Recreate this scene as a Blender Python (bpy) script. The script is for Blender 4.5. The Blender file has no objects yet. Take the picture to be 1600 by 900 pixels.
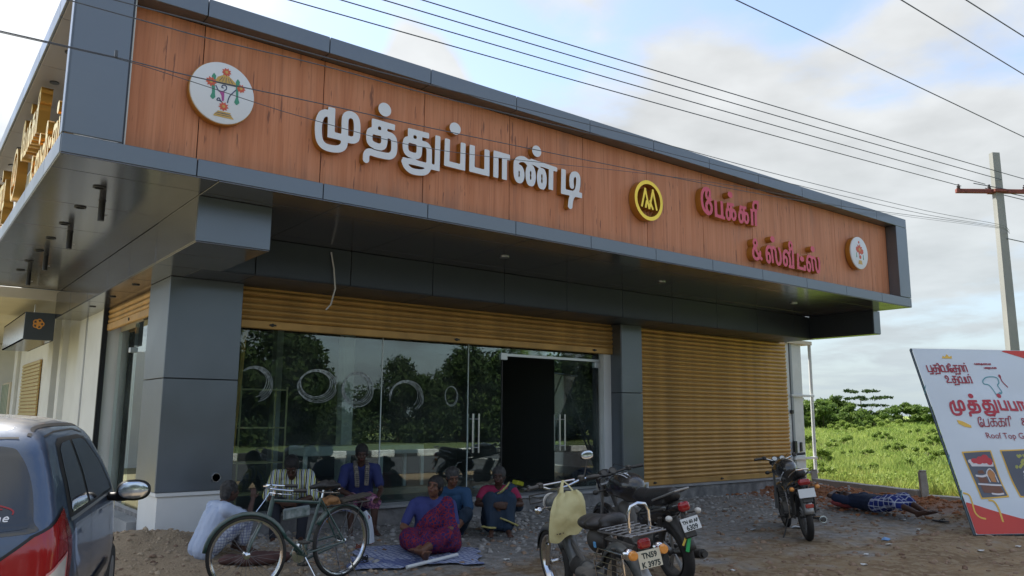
import bpy, bmesh, math, random
import numpy as np
from mathutils import Vector, Matrix, Euler, noise as mnoise
random.seed(7); RNG=np.random.default_rng(7)
PI=math.pi
SC=bpy.context.scene; COL=SC.collection
# ------------------------------------------------------------ camera
RC=np.array([[0.7886,-0.1031,-0.6062],[-0.6149,-0.1220,-0.7792],[0.0064,0.9872,-0.1594]])
q_,r_=np.linalg.qr(RC); RC=q_*np.sign(np.diag(r_))
cam=bpy.data.cameras.new('camera'); camo=bpy.data.objects.new('camera',cam); COL.objects.link(camo)
M4=Matrix.Identity(4)
for i in range(3):
    for j in range(3): M4[i][j]=float(RC[i][j])
M4.translation=Vector((0,0,1.52)); camo.matrix_world=M4
cam.sensor_width=36; cam.lens=1243/1600*36; cam.clip_start=.05; cam.clip_end=3000
SC.camera=camo
# ------------------------------------------------------------ sky and sun
SUN_EL=math.radians(52); SUN_AZ=Vector((-.26,.96,0)).normalized()
W=bpy.data.worlds.new('World'); SC.world=W; W.use_nodes=True
nt=W.node_tree; N=nt.nodes; L=nt.links; N.clear()
def nd(nt,t,**k):
    n=nt.nodes.new(t)
    for a,b in k.items(): setattr(n,a,b)
    return n
out=nd(nt,'ShaderNodeOutputWorld'); bg=nd(nt,'ShaderNodeBackground'); bg.inputs[1].default_value=.1
sky=nd(nt,'ShaderNodeTexSky',sky_type='NISHITA'); sky.sun_disc=False; sky.sun_elevation=SUN_EL
sky.sun_rotation=math.atan2(SUN_AZ.x,SUN_AZ.y); sky.dust_density=1.0; sky.air_density=1.0
tc=nd(nt,'ShaderNodeTexCoord'); sep=nd(nt,'ShaderNodeSeparateXYZ'); L.new(tc.outputs['Generated'],sep.inputs[0])
def mth(op,a,b=None,c=None,clamp=False,tree=None):
    tree=tree or nt
    n=nd(tree,'ShaderNodeMath',operation=op); n.use_clamp=clamp
    for i,v in enumerate((a,b,c)):
        if v is None: continue
        if isinstance(v,(int,float)): n.inputs[i].default_value=v
        else: tree.links.new(v,n.inputs[i])
    return n.outputs[0]
zc=mth('MAXIMUM',sep.outputs[2],0.0)
den=mth('ADD',zc,.12)
comb=nd(nt,'ShaderNodeCombineXYZ')
L.new(mth('DIVIDE',sep.outputs[0],den),comb.inputs[0]); L.new(mth('DIVIDE',sep.outputs[1],den),comb.inputs[1]); comb.inputs[2].default_value=3.1
nz=nd(nt,'ShaderNodeTexNoise'); nz.inputs['Scale'].default_value=1.5; nz.inputs['Detail'].default_value=9; nz.inputs['Roughness'].default_value=.56; nz.inputs['Distortion'].default_value=.25
L.new(comb.outputs[0],nz.inputs['Vector'])
def bump_dir(az,el,r,amp,cur):
    a,e=math.radians(az),math.radians(el); d=nd(nt,'ShaderNodeVectorMath',operation='DOT_PRODUCT'); L.new(tc.outputs['Generated'],d.inputs[0]); d.inputs[1].default_value=(math.cos(a)*math.cos(e),math.sin(a)*math.cos(e),math.sin(e))
    m=nd(nt,'ShaderNodeMapRange'); m.interpolation_type='SMOOTHSTEP'; m.inputs[1].default_value=math.cos(math.radians(r)); m.inputs[2].default_value=1; m.inputs[3].default_value=0; m.inputs[4].default_value=amp; L.new(d.outputs['Value'],m.inputs[0]); return mth('ADD',cur,m.outputs[0])
cov=nz.outputs[0]
for q in ((59.5,23.5,4.6,.42),(53,26.5,7,-.24),(64,25,4,-.22),(45,22,5,-.16),(68,27,6,-.10),(42,16,13,.22),(28,18,14,.26),(30,31,8,-.22),(37,27,6,.10),(48,30,6,.10),(80,24,14,.22)): cov=bump_dir(*q,cov)
rp=nd(nt,'ShaderNodeMapRange'); rp.interpolation_type='SMOOTHSTEP'; rp.inputs[1].default_value=.40; rp.inputs[2].default_value=.62; L.new(cov,rp.inputs[0])
nz2=nd(nt,'ShaderNodeTexNoise'); nz2.inputs['Scale'].default_value=3.4; nz2.inputs['Detail'].default_value=9; L.new(comb.outputs[0],nz2.inputs['Vector'])
# brighter clouds towards the sun
dv=nd(nt,'ShaderNodeVectorMath',operation='DOT_PRODUCT'); L.new(tc.outputs['Generated'],dv.inputs[0])
sd=Vector((SUN_AZ.x*math.cos(SUN_EL),SUN_AZ.y*math.cos(SUN_EL),math.sin(SUN_EL)))
dv.inputs[1].default_value=sd
glow=mth('POWER',mth('MAXIMUM',dv.outputs['Value'],0.0),10.0)
cb=mth('ADD',mth('MULTIPLY_ADD',nz2.outputs[0],1.9,1.7),mth('MULTIPLY',glow,7.0))
cc=nd(nt,'ShaderNodeVectorMath',operation='SCALE'); cc.inputs[0].default_value=(.96,.99,1.01); L.new(cb,cc.inputs['Scale'])
skm=nd(nt,'ShaderNodeVectorMath',operation='SCALE'); L.new(sky.outputs[0],skm.inputs[0]); skm.inputs['Scale'].default_value=.78
skd=nd(nt,'ShaderNodeVectorMath',operation='ADD'); L.new(skm.outputs[0],skd.inputs[0]); skd.inputs[1].default_value=(.45,.45,.5)
mx=nd(nt,'ShaderNodeMix',data_type='RGBA'); L.new(rp.outputs[0],mx.inputs[0]); L.new(skd.outputs[0],mx.inputs[6]); L.new(cc.outputs[0],mx.inputs[7])
hz=mth('POWER',mth('SUBTRACT',1.0,mth('MINIMUM',mth('MULTIPLY',zc,2.5),1.0)),1.6)
mx2=nd(nt,'ShaderNodeMix',data_type='RGBA'); L.new(hz,mx2.inputs[0]); L.new(mx.outputs[2],mx2.inputs[6]); mx2.inputs[7].default_value=(1.82,2.14,2.3,1)
L.new(mx2.outputs[2],bg.inputs[0]); L.new(bg.outputs[0],out.inputs[0])
sl=bpy.data.lights.new('sun','SUN'); sl.energy=3.0; sl.angle=math.radians(1.5); sl.color=(1,.95,.87)
so=bpy.data.objects.new('sun',sl); COL.objects.link(so); so.rotation_euler=(-sd).to_track_quat('-Z','Y').to_euler()
SC.view_settings.view_transform='Standard'; SC.view_settings.look='None'; SC.view_settings.exposure=1.62; SC.view_settings.gamma=1.0
try: SC.view_settings.use_curve_mapping=False
except Exception: pass
try:
    SC.cycles.max_bounces=8; SC.cycles.transparent_max_bounces=12; SC.cycles.use_denoising=True
except Exception: pass
# ------------------------------------------------------------ helpers
def V(*a): return Vector(a)
_M={}
def mat(name,col,rough=.6,metal=0,var=0,vscale=6,bump=0,bscale=40,col2=None,dust=0,spec=.5,stretch=None,emit=None,coat=0,sheen=0,dk=(.75,.3)):
    """principled with noise variation in colour (var / col2), fine relief (bump) and dust on upward faces"""
    if name in _M: return _M[name]
    m=bpy.data.materials.new(name); m.use_nodes=True; t=m.node_tree; b=t.nodes['Principled BSDF']
    m.diffuse_color=(*col,1)
    b.inputs['Roughness'].default_value=rough; b.inputs['Metallic'].default_value=metal
    b.inputs['Specular IOR Level'].default_value=spec; b.inputs['Coat Weight'].default_value=coat
    b.inputs['Base Color'].default_value=(*col,1); b.inputs['Sheen Weight'].default_value=sheen
    tcn=nd(t,'ShaderNodeTexCoord'); src=tcn.outputs['Object']
    if stretch:
        mp=nd(t,'ShaderNodeMapping'); mp.inputs['Scale'].default_value=stretch; t.links.new(src,mp.inputs[0]); src=mp.outputs[0]
    last=None
    if var or col2:
        n=nd(t,'ShaderNodeTexNoise'); n.inputs['Scale'].default_value=vscale; n.inputs['Detail'].default_value=5; t.links.new(src,n.inputs['Vector'])
        r=nd(t,'ShaderNodeMapRange'); r.inputs[1].default_value=.32; r.inputs[2].default_value=.68; t.links.new(n.outputs[0],r.inputs[0])
        x=nd(t,'ShaderNodeMix',data_type='RGBA'); t.links.new(r.outputs[0],x.inputs[0])
        c2=col2 or tuple(c*(1+var) for c in col); c1=col if col2 else tuple(c*(1-var) for c in col)
        x.inputs[6].default_value=(*c1,1); x.inputs[7].default_value=(*c2,1); last=x.outputs[2]
        t.links.new(last,b.inputs['Base Color'])
        rr=mth('MULTIPLY_ADD',r.outputs[0],.12,max(rough-.06,.02),tree=t); t.links.new(rr,b.inputs['Roughness'])
    if dust:
        g=nd(t,'ShaderNodeNewGeometry'); s=nd(t,'ShaderNodeSeparateXYZ'); t.links.new(g.outputs['Normal'],s.inputs[0])
        n=nd(t,'ShaderNodeTexNoise'); n.inputs['Scale'].default_value=9; n.inputs['Detail'].default_value=6; t.links.new(tcn.outputs['Object'],n.inputs['Vector'])
        up=mth('MULTIPLY',mth('MULTIPLY_ADD',s.outputs[2],dk[0],dk[1],clamp=True,tree=t),mth('MULTIPLY',n.outputs[0],dust*1.7,tree=t),clamp=True,tree=t)
        x=nd(t,'ShaderNodeMix',data_type='RGBA'); t.links.new(up,x.inputs[0]); x.inputs[7].default_value=(.33,.29,.23,1)
        if last is not None: t.links.new(last,x.inputs[6])
        else: x.inputs[6].default_value=(*col,1)
        t.links.new(x.outputs[2],b.inputs['Base Color'])
        t.links.new(mth('MULTIPLY_ADD',up,.5,rough,clamp=True,tree=t),b.inputs['Roughness'])
    if bump:
        n=nd(t,'ShaderNodeTexNoise'); n.inputs['Scale'].default_value=bscale; n.inputs['Detail'].default_value=6; t.links.new(src,n.inputs['Vector'])
        bp=nd(t,'ShaderNodeBump'); bp.inputs['Strength'].default_value=bump; bp.inputs['Distance'].default_value=.02
        t.links.new(n.outputs[0],bp.inputs['Height']); t.links.new(bp.outputs[0],b.inputs['Normal'])
    _M[name]=m; return m
class MB:
    def __init__(s): s.v=[]; s.f=[]; s.m=[]; s.mi=0
    def add(s,vs,fs):
        o=len(s.v); s.v.extend([tuple(p) for p in vs]); s.f.extend([tuple(i+o for i in f) for f in fs]); s.m.extend([s.mi]*len(fs)); return s
    def box(s,c,d,rot=None,bev=0):
        hx,hy,hz=d[0]/2,d[1]/2,d[2]/2
        if bev and min(d)>2.2*bev:
            b=bev; vs=[];fs=[]
            # chamfered box: 24 verts
            idx={}
            for sx in (-1,1):
                for sy in (-1,1):
                    for sz in (-1,1):
                        for k in range(3):
                            p=[sx*(hx-b),sy*(hy-b),sz*(hz-b)]; p[k]=(sx*hx,sy*hy,sz*hz)[k]
                            idx[(sx,sy,sz,k)]=len(vs); vs.append(p)
            for k in range(3):
                a,c2=[(1,2),(2,0),(0,1)][k]
                for sg in (-1,1):
                    q=[]
                    for (u,w) in ((-1,-1),(1,-1),(1,1),(-1,1)):
                        t=[0,0,0]; t[k]=sg; t[a]=u; t[c2]=w; q.append(idx[(*t,k)])
                    fs.append(q if sg>0 else q[::-1])
            for k in range(3):   # edges along axis k
                a,c2=[(1,2),(2,0),(0,1)][k]
                for u in (-1,1):
                    for w in (-1,1):
                        t0=[0,0,0];t1=[0,0,0]; t0[k]=-1;t1[k]=1; t0[a]=t1[a]=u; t0[c2]=t1[c2]=w
                        q=[idx[(*t0,a)],idx[(*t1,a)],idx[(*t1,c2)],idx[(*t0,c2)]]
                        fs.append(q if u*w<0 else q[::-1])
            for sx in (-1,1):
                for sy in (-1,1):
                    for sz in (-1,1):
                        q=[idx[(sx,sy,sz,k)] for k in range(3)]
                        fs.append(q if sx*sy*sz>0 else q[::-1])
        else:
            vs=[(x,y,z) for x in (-hx,hx) for y in (-hy,hy) for z in (-hz,hz)]
            fs=[(0,1,3,2),(4,6,7,5),(0,4,5,1),(2,3,7,6),(0,2,6,4),(1,5,7,3)]
        c=Vector(c)
        if rot is not None:
            R=rot if isinstance(rot,Matrix) else Euler(rot).to_matrix()
            vs=[R@Vector(p)+c for p in vs]
        else: vs=[Vector(p)+c for p in vs]
        return s.add(vs,fs)
    def b2(s,x0,x1,y0,y1,z0,z1,bev=0): return s.box(((x0+x1)/2,(y0+y1)/2,(z0+z1)/2),(abs(x1-x0),abs(y1-y0),abs(z1-z0)),bev=bev)
    def tube(s,pts,r,n=8,cap=True,closed=False,flat=None):
        P=[Vector(p) for p in pts]; k=len(P); R=r if isinstance(r,(list,tuple)) else [r]*k
        vs=[];fs=[]; u=None
        for i in range(k):
            if closed: t=(P[(i+1)%k]-P[i-1])
            else: t=(P[min(i+1,k-1)]-P[max(i-1,0)])
            if t.length<1e-9: t=Vector((0,0,1))
            t.normalize()
            if u is None:
                a=Vector((0,0,1)) if abs(t.z)<.9 else Vector((1,0,0)); u=t.cross(a).normalized()
            else:
                u=(u-t*u.dot(t)); u=u.normalized() if u.length>1e-6 else t.orthogonal().normalized()
            w=t.cross(u)
            for j in range(n):
                a=2*PI*j/n; e=P[i]+(u*math.cos(a)+w*math.sin(a)*(flat or 1))*R[i]; vs.append(e)
        m=k if closed else k-1
        for i in range(m):
            for j in range(n):
                a=i*n+j; b=i*n+(j+1)%n; c=((i+1)%k)*n+(j+1)%n; d=((i+1)%k)*n+j
                fs.append((a,b,c,d))
        if cap and not closed:
            fs.append(tuple(range(n))[::-1]); fs.append(tuple((k-1)*n+j for j in range(n)))
        return s.add(vs,fs)
    def cyl(s,a,b,r,n=16,r2=None): return s.tube([a,b],[r,r if r2 is None else r2],n)
    def lathe(s,prof,o=(0,0,0),ax=(0,0,1),n=24,closed=False):
        """prof = [(r,h)] round the axis"""
        ax=Vector(ax).normalized(); u=ax.orthogonal().normalized(); w=ax.cross(u); o=Vector(o); vs=[];fs=[]
        for r,h in prof:
            for j in range(n):
                a=2*PI*j/n; vs.append(o+ax*h+(u*math.cos(a)+w*math.sin(a))*r)
        k=len(prof)
        for i in range(k if closed else k-1):
            for j in range(n): fs.append((i*n+j,i*n+(j+1)%n,((i+1)%k)*n+(j+1)%n,((i+1)%k)*n+j))
        if not closed:
            if prof[0][0]>1e-5: fs.append(tuple(range(n))[::-1])
            if prof[-1][0]>1e-5: fs.append(tuple((k-1)*n+j for j in range(n)))
        return s.add(vs,fs)
    def cap(s,a,b,ra,rb=None,n=12,m=4):
        a=Vector(a);b=Vector(b); rb=ra if rb is None else rb; d=(b-a); l=d.length; d=d.normalized() if l>1e-6 else Vector((0,0,1))
        pr=[(ra*math.sin(PI/2*i/m)+1e-5,-ra*math.cos(PI/2*i/m)) for i in range(m+1)]+[(rb*math.cos(PI/2*i/m)+1e-5,l+rb*math.sin(PI/2*i/m)) for i in range(m+1)]
        return s.lathe(pr,a,d,n)
    def ell(s,c,r,rot=None,n=14,m=8,p=1):
        R=(rot if isinstance(rot,Matrix) else Euler(rot).to_matrix()) if rot is not None else Matrix.Identity(3)
        vs=[];fs=[]; c=Vector(c)
        def sg(x): return math.copysign(abs(x)**p,x)
        for i in range(m+1):
            t=PI*(i/m)*.9998+.0003
            for j in range(n):
                a=2*PI*j/n; vs.append(c+R@Vector((r[0]*sg(math.sin(t))*sg(math.cos(a)),r[1]*sg(math.sin(t))*sg(math.sin(a)),r[2]*sg(math.cos(t)))))
        for i in range(m):
            for j in range(n): fs.append((i*n+j,(i+1)*n+j,(i+1)*n+(j+1)%n,i*n+(j+1)%n))
        return s.add(vs,fs)
    def build(s,name,ms,parent=None,smooth=35,link=True):
        me=bpy.data.meshes.new(name); me.from_pydata([tuple(p) for p in s.v],[],s.f)
        ms=ms if isinstance(ms,(list,tuple)) else [ms]
        for m in ms: me.materials.append(m)
        if len(ms)>1: me.polygons.foreach_set('material_index',np.array(s.m,dtype=np.int32))
        if smooth: finish(me,smooth)
        o=bpy.data.objects.new(name,me)
        if link: COL.objects.link(o)
        if parent: o.parent=parent
        return o
def finish(me,ang=35):
    me.polygons.foreach_set('use_smooth',np.ones(len(me.polygons),dtype=bool)); me.update()
    try: me.set_sharp_from_angle(angle=math.radians(ang))
    except Exception: pass
def npmesh(name,v,f,m,parent=None,smooth=0):
    """fast mesh from arrays; f is (n,3) or (n,4)"""
    me=bpy.data.meshes.new(name); v=np.asarray(v,dtype=np.float32); f=np.asarray(f,dtype=np.int32); k=f.shape[1]
    me.vertices.add(len(v)); me.vertices.foreach_set('co',v.ravel()); me.loops.add(f.size); me.loops.foreach_set('vertex_index',f.ravel())
    me.polygons.add(len(f)); me.polygons.foreach_set('loop_start',np.arange(0,f.size,k,dtype=np.int32)); me.polygons.foreach_set('loop_total',np.full(len(f),k,dtype=np.int32))
    for q in (m if isinstance(m,(list,tuple)) else [m]): me.materials.append(q)
    me.update(calc_edges=True); me.validate()
    if smooth: finish(me,smooth)
    o=bpy.data.objects.new(name,me); COL.objects.link(o)
    if parent: o.parent=parent
    return o
def tag(o,label=None,cat=None,group=None,kind=None):
    if label: o['label']=label
    if cat: o['category']=cat
    if group: o['group']=group
    if kind: o['kind']=kind
    return o
def thing(name,label,cat,loc=(0,0,0),rz=0,group=None):
    o=bpy.data.objects.new(name,None); o.empty_display_size=.1; COL.objects.link(o); o.location=loc; o.rotation_euler=(0,0,rz)
    return tag(o,label,cat,group)
def inst(src,name,parent=None,loc=None):
    o=bpy.data.objects.new(name,src.data); COL.objects.link(o); o.parent=parent
    if loc is not None: o.location=loc
    return o
def copy_tree(o,parent=None,loc=None,label=None):
    c=o.copy(); COL.objects.link(c); c.parent=parent
    if loc is not None: c.location=loc
    if label: c['label']=label
    for ch in o.children: copy_tree(ch,c)
    return c
# ---- 2-D stroke mesher: strokes -> signed distance grid -> clean polygon mesh
def catmull(P,k=6,closed=False):
    P=[np.array(p,float) for p in P]; n=len(P); o=[]
    rng=range(n if closed else n-1)
    for i in rng:
        p0=P[i-1] if (closed or i>0) else 2*P[0]-P[1]; p1=P[i]; p2=P[(i+1)%n]
        p3=P[(i+2)%n] if (closed or i+2<n) else 2*P[-1]-P[-2]
        for j in range(k):
            t=j/k; o.append(.5*((2*p1)+(-p0+p2)*t+(2*p0-5*p1+4*p2-p3)*t*t+(-p0+3*p1-3*p2+p3)*t**3))
    if not closed: o.append(P[-1])
    return o
def stroke_sdf(G,strokes):
    """strokes: ('s',pts,hx[,hz]) sharp, ('c',pts,h) curved, ('o',cx,cz,rx,rz) disc, ('r',cx,cz,rx,rz,h) ring, ('p',pts) polygon"""
    X,Z=G; D=np.full(X.shape,1e9)
    for s in strokes:
        k=s[0]
        if k=='o': d=(np.sqrt(((X-s[1])/s[3])**2+((Z-s[2])/s[4])**2)-1)*min(s[3],s[4])
        elif k=='r':
            q=np.sqrt(((X-s[1])/s[3])**2+((Z-s[2])/s[4])**2)+1e-9
            g=np.sqrt(((X-s[1])/s[3]**2)**2+((Z-s[2])/s[4]**2)**2)/q+1e-9
            d=np.abs(q-1)/g-s[5]
        elif k=='p':
            P=np.array(s[1],float); d=np.full(X.shape,1e9); ins=np.zeros(X.shape,bool)
            for i in range(len(P)):
                a=P[i];b=P[(i+1)%len(P)]; e=b-a; t=np.clip(((X-a[0])*e[0]+(Z-a[1])*e[1])/(e@e+1e-12),0,1)
                d=np.minimum(d,np.hypot(X-a[0]-t*e[0],Z-a[1]-t*e[1]))
                c=((a[1]>Z)!=(b[1]>Z))&(X<(b[0]-a[0])*(Z-a[1])/((b[1]-a[1])+1e-12)+a[0]); ins^=c
            d=np.where(ins,-d,d)
        else:
            pts=s[1] if k=='s' else catmull(s[1]); h=s[2]; hz=s[3] if len(s)>3 else h
            P=[np.array((p[0],p[1]*h/hz)) for p in pts]; Zs=Z*h/hz; d=np.full(X.shape,1e9); n=len(P)
            for i in range(n-1):
                a,b=P[i],P[i+1]; e=b-a; l=np.hypot(*e)
                if l<1e-9: continue
                e=e/l; u=(X-a[0])*e[0]+(Zs-a[1])*e[1]; w=np.abs(-(X-a[0])*e[1]+(Zs-a[1])*e[0])
                ea=h if (k=='s' and i>0) else 0; eb=h if (k=='s' and i<n-2) else 0
                du=np.maximum(-ea-u,u-l-eb); d=np.minimum(d,np.maximum(du,w-h))
                if k=='c' and i>0: d=np.minimum(d,np.hypot(X-a[0],Zs-a[1])-h)
        D=np.minimum(D,d)
    return D
def sdf_mesh(strokes,bb,res,simplify=True):
    """returns verts2d, polygons of the region where the strokes' distance < 0"""
    x0,x1,z0,z1=bb; nx=max(4,int((x1-x0)/res)+1); nz=max(4,int((z1-z0)/res)+1)
    xs=np.linspace(x0,x1,nx); zs=np.linspace(z0,z1,nz); X,Z=np.meshgrid(xs,zs,indexing='ij'); D=stroke_sdf((X,Z),strokes)
    D=np.where(np.abs(D)<res*.02,res*.02,D); vid={}; V2=[]; F=[]
    def gv(key,p):
        if key not in vid: vid[key]=len(V2); V2.append(p)
        return vid[key]
    ins=D<0
    act=(ins[:-1,:-1]|ins[1:,:-1]|ins[:-1,1:]|ins[1:,1:])
    for i,j in zip(*np.nonzero(act)):
        c=[(i,j),(i+1,j),(i+1,j+1),(i,j+1)]; poly=[]
        for k in range(4):
            a=c[k];b=c[(k+1)%4]; da=D[a];db=D[b]
            if da<0: poly.append(gv(a,(xs[a[0]],zs[a[1]])))
            if (da<0)!=(db<0):
                t=da/(da-db); key=(min(a,b),max(a,b)); poly.append(gv(key,(xs[a[0]]+(xs[b[0]]-xs[a[0]])*t,zs[a[1]]+(zs[b[1]]-zs[a[1]])*t)))
        if len(poly)>2: F.append(poly)
    return V2,F
def sbb(strokes,pad):
    xs=[];zs=[]
    for s in strokes:
        if s[0] in 'or':
            xs+= [s[1]-s[3],s[1]+s[3]]; zs+=[s[2]-s[4],s[2]+s[4]]
            if s[0]=='r': xs+=[s[1]-s[3]-s[5],s[1]+s[3]+s[5]]; zs+=[s[2]-s[4]-s[5],s[2]+s[4]+s[5]]
        else:
            h=s[2] if len(s)>2 else 0; h=h*1.5
            for p in s[1]: xs+=[p[0]-h,p[0]+h]; zs+=[p[1]-h,p[1]+h]
    return min(xs)-pad,max(xs)+pad,min(zs)-pad,max(zs)+pad
def relief(name,strokes,res,y0,y1,mf,ms=None,parent=None,xf=None,dissolve=True):
    """strokes in the x-z plane extruded from y0 (front) to y1 (back); xf maps (x,y,z)->point"""
    V2,F=sdf_mesh(strokes,sbb(strokes,res*1.5),res)
    bm=bmesh.new(); vs=[bm.verts.new((p[0],y0,p[1])) for p in V2]
    for f in F:
        try: bm.faces.new([vs[i] for i in f])
        except ValueError: pass
    if dissolve: bmesh.ops.dissolve_limit(bm,angle_limit=math.radians(2.5),verts=bm.verts[:],edges=bm.edges[:])
    if y1 is not None and abs(y1-y0)>1e-6:
        fr=bm.faces[:]; be=[e for e in bm.edges if len(e.link_faces)==1]
        r=bmesh.ops.extrude_edge_only(bm,edges=be); nv=[g for g in r['geom'] if isinstance(g,bmesh.types.BMVert)]
        for v in nv: v.co.y=y1
        frs=set(fr)
        for f in bm.faces: f.material_index=0 if f in frs else 1
    bmesh.ops.triangulate(bm,faces=[f for f in bm.faces if len(f.verts)>4])
    bmesh.ops.recalc_face_normals(bm,faces=bm.faces[:])
    if xf:
        for v in bm.verts: v.co=xf(v.co)
    me=bpy.data.meshes.new(name); bm.to_mesh(me); bm.free(); me.materials.append(mf); me.materials.append(ms or mf); finish(me,30)
    o=bpy.data.objects.new(name,me); COL.objects.link(o)
    if parent: o.parent=parent
    return o
# ---- one continuous surface from overlapping capsules
def remesh(mb,name,voxel,m,parent=None,smooth=4,wr=0,wscale=8,post=None):
    me=bpy.data.meshes.new('tmp'); me.from_pydata([tuple(p) for p in mb.v],[],mb.f); o=bpy.data.objects.new('tmp',me); COL.objects.link(o)
    r=o.modifiers.new('r','REMESH'); r.mode='VOXEL'; r.voxel_size=voxel; r.adaptivity=0
    if smooth:
        s=o.modifiers.new('s','SMOOTH'); s.iterations=smooth; s.factor=.5
    dg=bpy.context.evaluated_depsgraph_get(); ne=bpy.data.meshes.new_from_object(o.evaluated_get(dg)); bpy.data.objects.remove(o); bpy.data.meshes.remove(me)
    ne.name=name; ne.materials.clear(); 
    for q in (m if isinstance(m,(list,tuple)) else [m]): ne.materials.append(q)
    n=len(ne.vertices)
    if wr and n:
        co=np.empty(n*3,dtype=np.float32); ne.vertices.foreach_get('co',co); nn=np.empty(n*3,dtype=np.float32); ne.vertices.foreach_get('normal',nn)
        co=co.reshape(-1,3); nn=nn.reshape(-1,3)
        d=np.array([mnoise.noise(Vector((float(p[0])*wscale*1.0,float(p[1])*wscale,float(p[2])*wscale*.45)))+.5*mnoise.noise(Vector((float(p[0])*wscale*2.3,float(p[1])*wscale*2.3,float(p[2])*wscale))) for p in co])
        co+=nn*(d*wr)[:,None]; ne.vertices.foreach_set('co',co.ravel())
    if post: post(ne)
    ne.polygons.foreach_set('use_smooth',np.ones(len(ne.polygons),dtype=bool)); ne.update()
    ob=bpy.data.objects.new(name,ne); COL.objects.link(ob)
    if parent: ob.parent=parent
    return ob
def fnoise(x,y,s,seed=0):
    """vectorised value noise, turned and warped so that no lattice shows"""
    x=np.asarray(x,float); y=np.asarray(y,float); c_,s_=math.cos(seed*1.7+.6),math.sin(seed*1.7+.6); x,y=x*c_-y*s_,x*s_+y*c_
    x,y=x+.35/s*np.sin(y*s*1.3+seed),y+.35/s*np.sin(x*s*1.1+2*seed)
    return .62*_vn(x,y,s,seed)+.26*_vn(x*.8-y*.6,x*.6+y*.8,s*2.1,seed+50)+.12*_vn(x*.3+y*.954,-x*.954+y*.3,s*4.3,seed+90)
def _vn(x,y,s,seed=0):
    r=np.random.default_rng(seed); T=r.random((256,256)); x=np.asarray(x)*s; y=np.asarray(y)*s
    xi=np.floor(x).astype(int); yi=np.floor(y).astype(int); fx=x-xi; fy=y-yi; fx=fx*fx*(3-2*fx); fy=fy*fy*(3-2*fy)
    a=T[xi%256,yi%256];b=T[(xi+1)%256,yi%256];c=T[xi%256,(yi+1)%256];d=T[(xi+1)%256,(yi+1)%256]
    return (a*(1-fx)+b*fx)*(1-fy)+(c*(1-fx)+d*fx)*fy
# ------------------------------------------------------------ materials of the setting
def ground_mat():
    m=bpy.data.materials.new('dirt'); m.use_nodes=True; t=m.node_tree; b=t.nodes['Principled BSDF']; b.inputs['Roughness'].default_value=.95; b.inputs['Specular IOR Level'].default_value=.2
    g=nd(t,'ShaderNodeNewGeometry'); P=g.outputs['Position']; s=nd(t,'ShaderNodeSeparateXYZ'); t.links.new(P,s.inputs[0])
    def noi(sc,det=6,ro=.6):
        n=nd(t,'ShaderNodeTexNoise'); n.inputs['Scale'].default_value=sc; n.inputs['Detail'].default_value=det; n.inputs['Roughness'].default_value=ro; t.links.new(P,n.inputs['Vector']); return n.outputs[0]
    def mix(f,a,c):
        x=nd(t,'ShaderNodeMix',data_type='RGBA'); t.links.new(f,x.inputs[0])
        for i,v in ((6,a),(7,c)):
            if isinstance(v,tuple): x.inputs[i].default_value=(*v,1)
            else: t.links.new(v,x.inputs[i])
        return x.outputs[2]
    def ramp(v,a,c):
        r=nd(t,'ShaderNodeMapRange'); r.interpolation_type='SMOOTHSTEP'; r.inputs[1].default_value=a; r.inputs[2].default_value=c; t.links.new(v,r.inputs[0]); return r.outputs[0]
    n1=noi(1.3); n2=noi(9); n3=noi(45,8,.7)
    soil=mix(ramp(n1,.35,.65),(.21,.135,.072),(.37,.26,.145))
    soil=mix(ramp(n2,.45,.62),soil,(.34,.26,.16)); 
    grey=mix(ramp(n2,.3,.7),(.20,.20,.195),(.40,.395,.385))
    # cement dust and rubble lie nearest to the plinth
    near=mth('ADD',mth('MULTIPLY',s.outputs[1],.26,tree=t),mth('ADD',mth('MULTIPLY',n1,2.2,tree=t),mth('MULTIPLY',s.outputs[0],.03,tree=t),tree=t),tree=t)
    base=mix(ramp(near,2.65,3.25),soil,grey)
    # red laterite along the boundary kerb
    rd=mth('ADD',mth('MULTIPLY',s.outputs[0],.8,tree=t),mth('MULTIPLY',n1,1.6,tree=t),tree=t)
    base=mix(mth('MULTIPLY',ramp(rd,11.0,11.9),ramp(s.outputs[1],5.2,6.6),tree=t),base,(.38,.15,.065))
    # pale sand by the column
    dx=nd(t,'ShaderNodeVectorMath',operation='DISTANCE'); t.links.new(P,dx.inputs[0]); dx.inputs[1].default_value=(2.2,8.4,0)
    base=mix(ramp(mth('ADD',dx.outputs['Value'],mth('MULTIPLY',n2,1.2,tree=t),tree=t),2.6,1.4),base,(.47,.36,.24))
    base=mix(mth('MULTIPLY',ramp(n3,.35,.7),.5,tree=t),base,mix(n2,(.09,.065,.045),(.42,.345,.25)))
    t.links.new(base,b.inputs['Base Color'])
    bp=nd(t,'ShaderNodeBump'); bp.inputs['Strength'].default_value=.9; bp.inputs['Distance'].default_value=.03; t.links.new(mth('ADD',n3,n2,tree=t),bp.inputs['Height']); t.links.new(bp.outputs[0],b.inputs['Normal'])
    return m
MG=ground_mat()
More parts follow.
